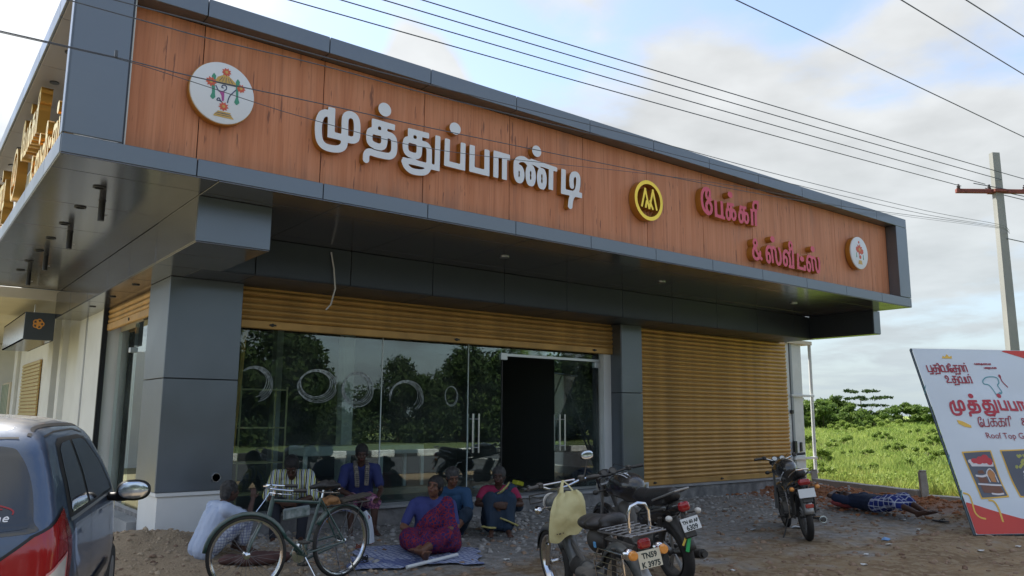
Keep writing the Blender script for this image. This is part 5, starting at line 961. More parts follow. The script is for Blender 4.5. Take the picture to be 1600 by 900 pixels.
# ------------------------------------------------------------ pole and wires
PB=Vector((20.9,7.56,0)); PH=8.0
pl=thing('power_pole','tapering concrete power pole with a rusty crossarm rising behind the banner','power pole',tuple(PB))
m=MB(); vs=[];fs=[]
for i in range(9):
    z=-.3+(PH+.3)*i/8; k=1-i/8; w=.095+.04*k; d=.065+.03*k; vs+=[(-w,-d,z),(w,-d,z),(w,d,z),(-w,d,z)]
for i in range(8):
    for j in range(4): fs.append((i*4+j,i*4+(j+1)%4,(i+1)*4+(j+1)%4,(i+1)*4+j))
fs.append((32,33,34,35)); m.add(vs,fs); sh=m.build('pole_shaft',mat('pole_concrete',(.25,.26,.24),.9,col2=(.34,.34,.31),vscale=2,stretch=(1,1,.3)),pl,20); sh.rotation_euler=(0,0,-.55)
MRU=mat('rusty_steel',(.20,.06,.045),.8,var=.3,vscale=10)
AZ=PH-.98; cd=Vector((.80,-.60,0))  # crossarm direction, towards the right and the viewer
m=MB(); m.box(tuple(Vector((0,0,AZ))-Vector((-.12,.12,0))*1.2),(2.5,.09,.10),rot=(0,0,math.atan2(cd.y,cd.x)),bev=.01); m.build('crossarm',MRU,pl)
m=MB(); m.box((0,0,AZ),(.36,.30,.06),rot=(0,0,-.55)); m.build('clamp',MRU,pl)
MIN=mat('insulator_brown',(.06,.05,.05),.3)
INS=[-1.18,-.42,.45,1.18]
for u in INS:
    p=Vector((0,0,AZ))+cd*u+Vector((.12,-.12,0))*1.2*1.0
    m=MB(); m.lathe([(.015,.05),(.05,.07),(.03,.09),(.045,.11),(.02,.14),(.03,.16),(.001,.18)],tuple(p),(0,0,1),10); m.build('insulator',MIN,pl)
MWI=mat('wire_black',(.08,.09,.11),.6)
def wire(a,b_,sag,lab,rad=.009,n=28,grp=None,beyond=None):
    a=Vector(a);b_=Vector(b_); P=[]
    for i in range(n+1):
        t=i/n; P.append(a.lerp(b_,t)+Vector((0,0,-sag*4*t*(1-t))))
    m=MB(); m.tube(P,rad,5); o=m.build('overhead_wire',MWI); tag(o,lab,'wire',grp); return o
# service wires sagging in front of the fascia (world coordinates)
LOW= {'La': [[-5.279, 5.533, 4.072], [0.7, 5.949, 4.353], [1.635, 6.014, 4.397], [2.659, 6.086, 4.483], [3.997, 6.179, 4.561], [6.917, 6.383, 4.787], [10.592, 6.64, 5.056], [15.797, 7.004, 5.496], [20.056, 7.301, 5.974]], 'Lb': [[-4.978, 5.552, 4.027], [0.992, 5.969, 4.463], [1.622, 6.013, 4.509], [2.655, 6.086, 4.564], [3.995, 6.179, 4.659], [6.92, 6.384, 4.894], [10.601, 6.641, 5.149], [15.812, 7.005, 5.576], [20.068, 7.302, 6.022]], 'Lc': [[-5.639, 5.504, 3.624], [0.335, 5.923, 3.994], [1.077, 5.975, 4.04], [1.624, 6.013, 4.06], [2.676, 6.087, 4.141], [4.005, 6.18, 4.231], [7.092, 6.396, 4.485], [10.568, 6.638, 4.809], [15.786, 7.003, 5.442], [20.047, 7.301, 5.942]], 'Ld': [[-5.638, 5.504, 3.615], [0.336, 5.923, 3.985], [1.078, 5.975, 4.031], [1.627, 6.014, 4.014], [2.594, 6.081, 3.977], [4.01, 6.18, 4.033], [7.066, 6.394, 4.464], [9.491, 6.563, 4.755], [13.733, 6.86, 5.165], [20.043, 7.301, 5.926]]}
lowlab={'La':'thin low wire crossing the fascia just above the white shop name','Lb':'thin low wire running highest across the fascia top','Lc':'thin low wire with a small joint crossing the left plaque','Ld':'thin faint low wire crossing the middle of the white letters'}
for k,P in LOW.items():
    if k in('La','Lb','Lc'): P=P+[[21.0,7.42,P[-1][2]+.02]]
    m=MB(); Q=[tuple(map(float,p)) for p in catmull(P,4)]; m.tube(Q,.0048 if k!='Ld' else .0032,5)
    if k=='Lc': m.cyl(Vector(Q[6]),Vector(Q[6])+Vector((0,0,.05)),.012,6)
    tag(m.build('service_wire',MWI),lowlab[k],'wire','low service wires in front of the fascia')
m=MB(); m.tube([(20.9,7.45,5.83),(26,6.5,5.7),(34,5,6.0)],.012,5); tag(m.build('service_wire',MWI),'low wire leaving the power pole towards the right','wire','low service wires in front of the fascia')
def ext(a,b,k0,k1): a=Vector(a);b=Vector(b); return a+(a-b)*k0,b+(b-a)*k1
hw=[((20.35,8.16,7.2),(4.14,9.75,7.2),0,1.0,'lowest of the four wires rising from the left end of the crossarm'),((21.0,7.86,7.3),(4.76,9.48,7.3),0,1.0,'second lowest of the four wires rising to the left from the pole crossarm'),
((20.9,7.45,7.3),(5.27,9.19,7.35),0,1.0,'second highest of the four wires rising to the left from the pole'),((21.9,7.0,7.3),(5.74,8.93,7.4),0,1.0,'highest of the four wires rising to the left from the pole')]
for a,b_,k0,k1,lab in hw:
    a,b_=ext(a,b_,k0,k1); wire(a,b_,.12,lab,.009,grp='high wires over the shop roof')
for (a,b_),lab in zip([((17.67,5.83,7.2),(8.65,6.15,7.2)),((14.36,4.65,7.2),(10.43,4.74,7.2)),((12.89,4.12,7.2),(11.11,4.19,7.2))],['nearest to the pole of three wires crossing the upper right sky','middle one of three wires crossing the upper right sky','wire cutting the top right corner of the sky']):
    a=Vector(a);b_=Vector(b_); d=(a-b_).normalized(); wire(a+d*45,b_-d*14,.0,lab,.009,grp='high wires over the forecourt')
for i,(dx,dz) in enumerate(((-.85,-.85+0),(-.2,0),(.6,.0))):
    a=PB+Vector((dx,.2,AZ+.1)); wire(a,a+Vector((60,-22+3*i,.5)),1.0,['leftmost','middle','rightmost'][i]+' of three wires running on behind the pole to the right','.011' and .011,grp='wires running on beyond the pole')
# ------------------------------------------------------------ vehicles
MRUB=mat('tyre_rubber',(.02,.02,.021),.85,dust=.22); MCHR=mat('chrome',(.70,.71,.73),.14,metal=1); MALU=mat('dull_alloy',(.35,.36,.37),.4,metal=.8,dust=.4)
MBP=mat('bike_black',(.010,.011,.015),.22,coat=.7,dust=.15); MBPM=mat('bike_plastic',(.018,.018,.020),.5,dust=.3); MSEAT=mat('seat_vinyl',(.014,.014,.016),.45,bump=.15,bscale=60,dust=.1)
MENG=mat('engine_metal',(.08,.08,.082),.5,metal=.6,dust=.6); MREDL=mat('red_lens',(.30,.012,.015),.15,coat=.5); MORL=mat('amber_lens',(.75,.30,.06),.15,coat=.5); MCLR=mat('clear_lens',(.62,.60,.55),.12,coat=.5); MMIR=mat('mirror_glass',(.62,.68,.76),.12,metal=.85); MPLT=mat('plate_white',(.66,.67,.66),.5); MINK=mat('plate_ink',(.03,.04,.035),.6)
def wheel(par,c,r,tw,kind='spoke',name='wheel',rim=None,steer=None,n=40):
    """wheel in the x-z plane about c"""
    c=Vector(c); ax=Vector((0,1,0))
    if steer is not None: ax=Matrix.Rotation(steer,3,'Z')@ax
    b=MB(); rr=r-tw*1.15; b.lathe([(rr,-tw*.42),(rr+.012,-tw*.5),(rr+.004,-tw*.2),(rr-.004,0),(rr+.004,tw*.2),(rr+.012,tw*.5),(rr,tw*.42),(rr-.012,0)],c,ax,n,closed=True)
    b.lathe([(.01,-.06),(.03,-.05),(.018,-.02),(.018,.02),(.03,.05),(.01,.06)],c,ax,16)
    w=b.build(name,rim or MCHR,par)
    b=MB(); k=9; pr=[]
    for i in range(k+1):
        a=-PI*.80+PI*1.6*i/k; pr.append((r-tw*.58+tw*.58*math.cos(a),tw*.52*math.sin(a)))
    b.lathe(pr+[(r-tw*1.1,tw*.30),(r-tw*1.1,-tw*.30)],c,ax,n,closed=True); b.build('tyre',MRUB,w)
    u=Vector((0,0,1)); v=ax.cross(u)
    if kind=='spoke':
        b=MB(); ns=28
        for i in range(ns):
            a=2*PI*i/ns; sd=1 if i%2 else -1; a2=a+(.35 if (i//2)%2 else -.35)
            p=c+(u*math.cos(a2)+v*math.sin(a2))*.026+ax*sd*.045; q=c+(u*math.cos(a)+v*math.sin(a))*rr; b.tube([p,q],.0016,4,cap=False)
        o=b.build('spokes',mat('spoke_steel',(.22,.22,.22),.45,metal=.8),w); o['kind']='stuff'
    else:
        b=MB()
        for i in range(5):
            a=2*PI*i/5
            for da in (-.14,.14): b.tube([c+(u*math.cos(a)+v*math.sin(a))*.03,c+(u*math.cos(a+da)+v*math.sin(a+da))*rr],[.014,.010],6)
        b.build('rim_arms',MALU,w)
    return w
def arc(c,r,a0,a1,n,y=0): return [(c[0]+r*math.cos(a0+(a1-a0)*i/n),y,c[2]+r*math.sin(a0+(a1-a0)*i/n)) for i in range(n+1)]
def fender(par,c,r,a0,a1,w,m,name='mudguard',n=14,th=.55):
    b=MB(); vs=[];fs=[]; K=6
    for i in range(n+1):
        a=a0+(a1-a0)*i/n
        for j in range(K+1):
            t=-1+2*j/K; rr=r-w*th*abs(t)**2.2; vs.append((c[0]+rr*math.cos(a),c[1]+t*w/2,c[2]+rr*math.sin(a)))
    for i in range(n):
        for j in range(K): q=i*(K+1)+j; fs.append((q,q+1,q+K+2,q+K+1))
    b.add(vs,fs); o=b.build(name,m,par,50); s=o.modifiers.new('s','SOLIDIFY'); s.thickness=.003; return o
def plate(par,c,w,h,lines,rz=0,tilt=0,dark=MINK,base=None,facing=-1):
    """number plate facing local -x"""
    p=MB(); p.box((0,0,0),(.004,w,h),bev=.001); o=p.build('number_plate',base or MPLT,par); o.location=c; o.rotation_euler=(0,tilt,rz)
    n=len(lines); 
    for i,(t,sz) in enumerate(lines):
        q=text_obj(t,sz,dark,o,'plate_text',align='CENTER',bold=.002); M=Matrix(((0,0,-1),(-1,0,0),(0,1,0))).to_4x4(); M.translation=Vector((-.0035,0,h*(.5-(i+1)/n)+h*.06)); q.matrix_local=M
    return o
# ---- bicycle
MBGR=mat('bicycle_green',(.018,.075,.072),.35,coat=.4,dust=.5)
def bicycle():
    ang=math.radians(14); F=Vector((2.70,7.26,0)); R=F+Vector((math.cos(ang),math.sin(ang),0))*1.04
    t=thing('bicycle','old dark green roadster bicycle with rear carrier parked before the seated men','bicycle',(R.x,R.y,gz(R.x,R.y)),ang+PI); a=t
    st=-.5
    ra=(0,0,.345); fa=(1.07,0,.345); bb=(.45,0,.28); sc=(.27,0,.78); hb=(.865,0,.62); ht=(.825,0,.80)
    wheel(t,ra,.345,.038); wheel(t,fa,.345,.038,steer=st)
    b=MB(); b.cyl(bb,sc,.015); b.cyl(bb,hb,.017); b.cyl(Vector(sc)+Vector((.02,0,-.04)),ht,.014); b.cyl(hb,ht,.02); b.lathe([(.024,-.04),(.024,.04)],bb,(0,1,0),12)
    for s in (-1,1): b.tube([(.45,s*.02,.28),(0,s*.06,.345)],.009,6); b.tube([(.27,s*.015,.76),(0,s*.06,.345)],.008,6)
    b.build('frame',MBGR,t)
    b=MB(); 
    for s in (-1,1): 
        o=Matrix.Rotation(st,3,'Z')@Vector((0,s*.05,0)); b.tube([Vector((.87,0,.64))+o*.8,Vector((.94,0,.60))+o,Vector((1.03,0,.45))+o,Vector(fa)+o],[.012,.011,.010,.008],6)
    b.cyl((.87,0,.60),(.82,0,.84),.014); b.build('fork',MBGR,t)
    e=Matrix.Rotation(st,3,'Z')
    def H(x,y,z): v=e@Vector((x,y,0)); return Vector((.80,0,0))+v+Vector((0,0,z))
    b=MB(); b.cyl(H(.02,0,.80),H(0,0,.93),.011,10); b.tube([H(-.22,.27,.90),H(-.08,.28,.905),H(.06,.24,.92),H(.09,.1,.92),H(.04,0,.93),H(.09,-.1,.92),H(.06,-.24,.92),H(-.08,-.28,.905),H(-.22,-.27,.90)],.011,8); b.build('handlebar',MCHR,t)
    for s in (-1,1): b=MB(); b.cyl(H(-.24,s*.27,.898),H(-.12,s*.275,.903),.017,10); b.build('grip',MBPM,t)
    b=MB(); 
    for s in (-1,1): b.tube([H(-.18,s*.23,.86),H(-.03,s*.22,.87),H(.05,s*.05,.87)],.005,6); 
    b.tube([H(.05,0,.87),H(.09,0,.80),H(.16,0,.70)],.005,6); b.build('brake_rod',MCHR,t)
    ff=fender(t,fa,.375,.1,2.75,.055,MBGR); ff.matrix_local=Matrix.Translation(Vector(fa))@Matrix.Rotation(st,4,'Z')@Matrix.Translation(-Vector(fa)); fender(t,ra,.375,.55,3.35,.06,MBGR)
    b=MB(); b.tube([(.62,0,.665),(.62,0,.665)],.001,3)
    m=MB(); m.box((.55,.0,.665),(.30,.035,.105),rot=(0,.05,0),bev=.012); o=m.build('frame_plate',mat('plate_dull',(.16,.20,.21),.5,dust=.2),t)
    for s in (-1,1): m=MB(); m.box((.55,s*.0205,.665),(.27,.002,.075),rot=(0,.05,0)); m.build('plate_panel',mat('tin_print',(.30,.33,.33),.5,col2=(.08,.12,.11),vscale=18),o,0)
    mb=MB(); mb.cap((.14,0,.90),(.14,.0,.90),.05,.05); mb.box((.17,0,.895),(.19,.17,.045),bev=.02); mb.tube([(.2,0,.90),(.33,0,.895),(.41,0,.885)],[.06,.028,.02],10); remesh(mb,'saddle',.010,MSEAT,t,smooth=6)
    m=MB(); m.cyl((.255,0,.78),(.235,0,.87),.012)
    for s in (-1,1):
        m.tube([(.1+.022*math.cos(k*.9),s*.05+.022*math.sin(k*.9),.80+.010*k*.7) for k in range(12)],.004,5)
        m.tube([(.08,s*.05,.82),(.24,s*.02,.83),(.38,0,.86)],.005,5)
    m.build('saddle_spring',MCHR,t)
    m=MB()
    for s in (-1,1): m.tube([(.24,s*.055,.70),(-.30,s*.075,.715)],.007,6); m.tube([(-.02,s*.075,.36),(-.20,s*.075,.71)],.006,6)
    for k in range(4): m.tube([(.18-.15*k,-.075,.71),(.18-.15*k,.075,.71)],.005,6)
    m.build('carrier',MBPM,t)
    m=MB(); m.lathe([(.09,-.003),(.095,0),(.09,.003)],(.45,-.05,.28),(0,1,0),24); m.tube([(.45,-.05,.28),(.36,-.075,.16)],.009,6); m.tube([(.45,.05,.28),(.54,.085,.40)],.009,6); m.build('crank',MCHR,t)
    for p in ((.355,-.12,.155),(.545,.13,.405)): m=MB(); m.box(p,(.08,.09,.022),bev=.005); m.build('pedal',MBPM,t)
    mb=MB(); mb.cap((.45,-.055,.28),(0.02,-.06,.345),.095,.05); o=MB(); o.tube([(.47,-.062,.38),(.25,-.062,.375),(.0,-.062,.40),(-.05,-.062,.35),(0,-.062,.30),(.25,-.062,.245),(.45,-.062,.185),(.545,-.062,.28)],.013,6,closed=True); o.build('chain_guard',MBGR,t)
    for Q in ([(.45,.03,.25),(.36,.12,.02)],[(.02,.07,.33),(-.12,.13,.0)],[(.02,-.07,.33),(-.12,-.13,.0)]): m=MB(); m.tube(Q,.0075,6); m.build('stand_leg',MCHR,t)
    m=MB(); m.lathe([(.001,-.012),(.022,-.01),(.028,0),(.022,.004)],(-.345,0,.54),(1,0,0),16); m.build('reflector',MREDL,t)
    m=MB(); m.tube([(-.30,0,.60),(-.352,0,.52),(-.375,0,.40),(-.385,0,.28)],[.012,.022,.026,.03],4,flat=2.2); m.build('mud_flap',mat('flap_pale',(.45,.50,.58),.5),t)
    m=MB(); m.box(tuple(e@Vector((.20,0,0))+Vector((.87,0,.56))),(.06,.03,.03)); 
    mb=MB(); r3=random.Random(4)
    for k in range(12): mb.ell((.20-.10+r3.uniform(-.05,.07),r3.uniform(-.07,.07),.735+r3.uniform(-.03,.03)),(.05,.05,.035),n=8,m=6)
    for k in range(5): mb.ell((.10+r3.uniform(-.03,.03),-.085,.69-.035*k),(.03,.02,.035),n=8,m=6)
    o=remesh(mb,'cloth_bundle',.011,mat('brown_cloth',(.34,.17,.07),.9,var=.3,vscale=12),None,4,wr=.008,wscale=14); o.matrix_world=Matrix.Translation(t.location)@Matrix.Rotation(ang+PI,4,'Z'); tag(o,'crumpled brown cloth tied on the bicycle carrier','cloth')
    m=MB(); m.box((-.14,0,.755),(.40,.13,.028),rot=(0,.10,.05),bev=.004); o=m.build('wooden_board',mat('dark_board',(.09,.075,.06),.7,var=.3,stretch=(1,8,1)),None); o.matrix_world=Matrix.Translation(t.location)@Matrix.Rotation(ang+PI,4,'Z'); tag(o,'dark wooden board lying on the bicycle carrier','board')
    return t
bicycle()
# ---- motorcycles
def handlebar(t,x,z,w,rise,m,back=.12,lever=True):
    b=MB(); b.tube([(x-back,w,z+rise),(x-back*.55,w*.62,z+rise*.95),(x,w*.28,z+.01),(x,0,z),(x,-w*.28,z+.01),(x-back*.55,-w*.62,z+rise*.95),(x-back,-w,z+rise)],.011,8); b.build('handlebar',m,t)
    for s in (-1,1):
        b=MB(); b.cyl((x-back*.70,s*w*.70,z+rise),(x-back*1.02,s*w*1.02,z+rise),.018,10); b.build('grip',MBPM,t)
        if lever: b=MB(); b.box((x-back*.5,s*w*.60,z+rise),(.06,.05,.05),bev=.01); b.tube([(x-back*.3,s*w*.6,z+rise),(x-back*.45+.05,s*w*.85,z+rise-.01),(x-back*.8+.05,s*w*1.02,z+rise-.015)],.005,6); b.build('lever',MBPM,t)
def mirror(t,x,y,z,dx,dy,dz,rx=.06,rz=.042,nm='mirror'):
    b=MB(); b.tube([(x,y,z),(x+dx*.4,y+dy*.6,z+dz*.5),(x+dx,y+dy,z+dz)],.006,6); s=b.build('mirror_stem',MBPM,t)
    b=MB(); b.ell((x+dx+.01,y+dy,z+dz+.02),(.022,rx,rz),n=18,m=10,p=.85); m=b.build(nm,MBPM,t); b=MB(); b.ell((x+dx-.008,y+dy,z+dz+.02),(.006,rx*.9,rz*.88),n=18,m=8,p=.85); b.build('mirror_glass',MMIR,m)
def motorcycle(label,loc,rz,lean,v):
    z0=gz(loc[0],loc[1]); t=thing('motorcycle',label,'motorcycle',(loc[0],loc[1],z0),0); t.rotation_euler=(math.radians(-lean),0,rz)
    wb=1.27; ra=(0,0,.30); fa=(wb,0,.30)
    wheel(t,ra,.305,.095 if v==0 else .075,'alloy',rim=MBPM); wheel(t,fa,.30,.07,'alloy',rim=MBPM)
    b=MB()
    for s in (-1,1): b.cyl((wb,s*.09,.30),(wb-.26,s*.085,.92),.017,10); b.cyl((wb+.01,s*.09,.28),(wb-.08,s*.09,.50),.026,10)
    b.box((wb-.235,0,.86),(.06,.22,.03),rot=(0,.4,0),bev=.006); b.build('front_fork',MALU,t)
    fender(t,fa,.335,.35,2.5,.11,MBP,'front_mudguard')
    b=MB(); b.tube([(wb-.22,0,.80),(wb-.42,0,.35),(.50,0,.25)],.022,8); b.tube([(wb-.22,0,.82),(.35,0,.66),(-.10,0,.72)],.020,8)
    for s in (-1,1): b.tube([(.42,s*.10,.30),(0,s*.12,.30)],.018,8); b.tube([(.30,s*.10,.64),(-.18,s*.11,.74)],.014,8)
    b.build('chassis',MBPM,t)
    mb=MB(); mb.box((.62,0,.34),(.34,.24,.22),bev=.04); mb.cap((.70,0,.42),(.78,0,.62),.085,.08); mb.lathe([(.10,-.16),(.11,-.13),(.11,.13),(.10,.16)],(.55,0,.33),(0,1,0),20); e=remesh(mb,'engine',.014,MENG,t,2)
    b=MB()
    for k in range(6): b.box((.735+.012*k,0,.46+.028*k),(.20,.22,.008),rot=(0,-.38,0))
    b.build('cooling_fins',MENG,t,0)
    mb=MB(); mb.ell((.66,0,.86),(.27,.145,.135),n=24,m=14,p=.9); mb.cap((.60,0,.80),(.42,0,.78),.11,.075); mb.ell((.80,0,.84),(.14,.16,.10),n=20,m=12); tk=remesh(mb,'fuel_tank',.011,MBP,t,8)
    b=MB(); b.lathe([(.035,0),(.035,.012),(.02,.016)],(.66,0,.985),(0,0,1),18); b.build('fuel_cap',MCHR,t)
    if v==0:
        for y in (.02,.055): 
            P=[(.50+.06*k,y,0) for k in range(6)]; b=MB(); vs=[];fs=[]
            for x,yy,_ in P:
                h=.86+.135*math.sqrt(max(0,1-((x-.66)/.27)**2))*math.sqrt(max(0,1-(yy/.145)**2))+.0035
                vs+=[(x,yy-.008,h),(x,yy+.008,h)]
            for i in range(5): fs.append((2*i,2*i+2,2*i+3,2*i+1))
            b.add(vs,fs); b.build('tank_stripe',MLW,t)
    mb=MB(); mb.cap((.38,0,.785),(.18,0,.775),.085,.09); mb.cap((.18,0,.785),(-.20,0,.85),.09,.07); mb.box((.10,0,.76),(.50,.17,.06),rot=(0,.10,0),bev=.02); remesh(mb,'seat',.012,MSEAT,t,8)
    mb=MB(); mb.ell((.10,0,.66),(.33,.115,.10),rot=(0,.22,0),n=20,m=12,p=.85); mb.ell((-.22,0,.74),(.14,.085,.055),rot=(0,.3,0),n=16,m=10); mb.ell((.32,0,.56),(.14,.125,.13),n=16,m=10); remesh(mb,'tail_body',.012,MBP,t,6)
    fender(t,ra,.36,.75 if v==0 else .9,2.95,.13,MBPM if v==0 else MALU,'rear_mudguard',th=.35)
    mb=MB(); mb.box((-.34,0,.755),(.07,.11 if v==0 else .15,.085 if v==0 else .075),rot=(0,.15,0),bev=.02); o=remesh(mb,'tail_lamp',.007,MREDL,t,4)
    if v==0: plate(t,(-.40,.0,.61),.185,.115,[('TN 60 AF',.04),('6309',.06)],0,.35)
    else: plate(t,(-.385,0,.625),.20,.11,[('TN 60 A',.036),('4127',.046)][:0] or [('',.04)],0,.3); b=MB(); b.box((-.40,0,.47),(.02,.10,.05),bev=.008); b.build('reflector',MREDL,t)
    b=MB(); b.box((-.34,0,.56 if v==0 else .58),(.03,.12,.16),rot=(0,.35,0),bev=.008); b.tube([(-.28,0,.68),(-.37,0,.60)],.02,6); b.build('plate_bracket',MBPM,t)
    for s in (-1,1):
        b=MB(); b.cyl((-.28,s*.06,.68),(-.30,s*.13,.68),.009,8); q=b.build('indicator_stem',MBPM,t); b=MB(); b.ell((-.305,s*.155,.68),(.035,.032,.028),n=14,m=8); b.build('indicator_lamp',MCLR if v==0 else MORL,q)
        b=MB(); b.cyl((wb-.24,s*.06,.80),(wb-.24,s*.16,.80),.009,8); q=b.build('indicator_stem',MBPM,t); b=MB(); b.ell((wb-.24,s*.18,.80),(.035,.032,.026),n=14,m=8); b.build('indicator_lamp',MBPM,q)
        b=MB(); b.cyl((-.02,s*.13,.34),(-.10,s*.13,.66),.022,10); b.build('shock_absorber',MBPM,t)
        b=MB(); b.tube([(.02+.027*math.cos(k*.8)-.012*k*.25,s*.13+.027*math.sin(k*.8),.40+.0085*k) for k in range(0,26)],.005,5); b.build('coil_spring',MREDL if False else MALU,t)
    b=MB()
    b.tube([(.02,.10,.80),(-.20,.105,.86),(-.36,.07,.91),(-.38,0,.915),(-.36,-.07,.91),(-.20,-.105,.86),(.02,-.10,.80)],.010,8); b.build('grab_rail',MALU if v==0 else MCHR,t)
    b=MB(); b.tube([(.78,-.10,.48),(.86,-.12,.30),(.70,-.14,.19),(.35,-.15,.20)],[.02]*4,8); b.tube([(.35,-.15,.20),(.20,-.16,.22),(-.22,-.17,.27)],[.03,.042,.045],12); b.build('exhaust',MCHR if v==1 else MBPM,t)
    b=MB(); b.tube([(-.23,-.17,.27),(-.26,-.17,.274)],[.03,.03],12); b.build('exhaust_tip',MBPM,t)
    b=MB(); b.tube([(.42,.10,.30),(.38,.22,.05),(.36,.27,-.02)],.010,6); b.build('side_stand',MBPM,t)
    b=MB()
    for s in (-1,1): b.cyl((.48,s*.12,.27),(.48,s*.24,.27),.014,8); b.cyl((.12,s*.12,.34),(.12,s*.22,.35),.012,8)
    b.build('foot_peg',MBPM,t)
    if v==1: b=MB(); b.tube([(.40,.13,.66),(.15,.15,.62),(.05,.16,.45),(.10,.16,.30),(.30,.14,.26)],.010,8); b.build('saree_guard',MCHR,t)
    mb=MB(); mb.ell((wb-.17,0,.83),(.10,.10,.105),n=18,m=12); 
    if v==0: mb.ell((wb-.16,0,.90),(.09,.11,.10),n=16,m=10); mb.ell((wb-.13,0,.78),(.07,.08,.08),n=16,m=10)
    else: mb.ell((wb-.19,0,.93),(.07,.125,.07),n=16,m=10)
    remesh(mb,'headlamp_cowl',.011,MBP,t,5)
    b=MB(); b.lathe([(.08,0),(.082,.008),(.06,.022),(.001,.028)],(wb-.085,0,.82),(1,0,0),20); b.build('headlamp',MCLR,t)
    for s in (-1,1):
        b=MB(); b.lathe([(.042,0),(.042,-.03),(.036,-.034),(.034,-.028),(.001,-.028)],(wb-.25,s*.052,.965),(.8,0,-.6),20); q=b.build('gauge',MBPM,t); b=MB(); b.lathe([(.033,-.030),(.001,-.0305)],(wb-.25,s*.052,.965),(.8,0,-.6),20); b.build('gauge_dial',MPLT if v==1 else MBPM,q)
    handlebar(t,wb-.28,.95,.34,.06 if v==1 else .03,MCHR if v==1 else MBPM)
    if v==1:
        b=MB(); b.tube([(wb-.30,.06,.90),(wb-.27,.03,.89),(wb-.30,0,.90),(wb-.27,-.03,.89),(wb-.30,-.06,.90)],.007,6); b.build('white_trim',MLW,t)
        b=MB(); b.tube([(.36,.09,.84),(.40,.11,.80),(.46,.13,.74)],.006,6); b.build('seat_trim',MLW,t)
    b=MB(); b.tube([(wb-.36,.2,.98),(wb-.10,.16,1.0),(wb-.05,.05,.90),(wb-.15,.02,.75)],.004,5); b.tube([(wb-.36,-.2,.98),(wb-.12,-.16,1.02),(wb-.06,-.06,.88),(wb-.2,-.03,.7)],.004,5); b.build('control_cable',MBPM,t)
    return t
m1=motorcycle('black motorcycle with white tank stripes and white number plate behind the moped',(5.98,5.12),math.radians(73),12,0)
m2=motorcycle('black commuter motorcycle standing alone in front of the closed shutter',(9.40,5.92),math.radians(45),8,1)
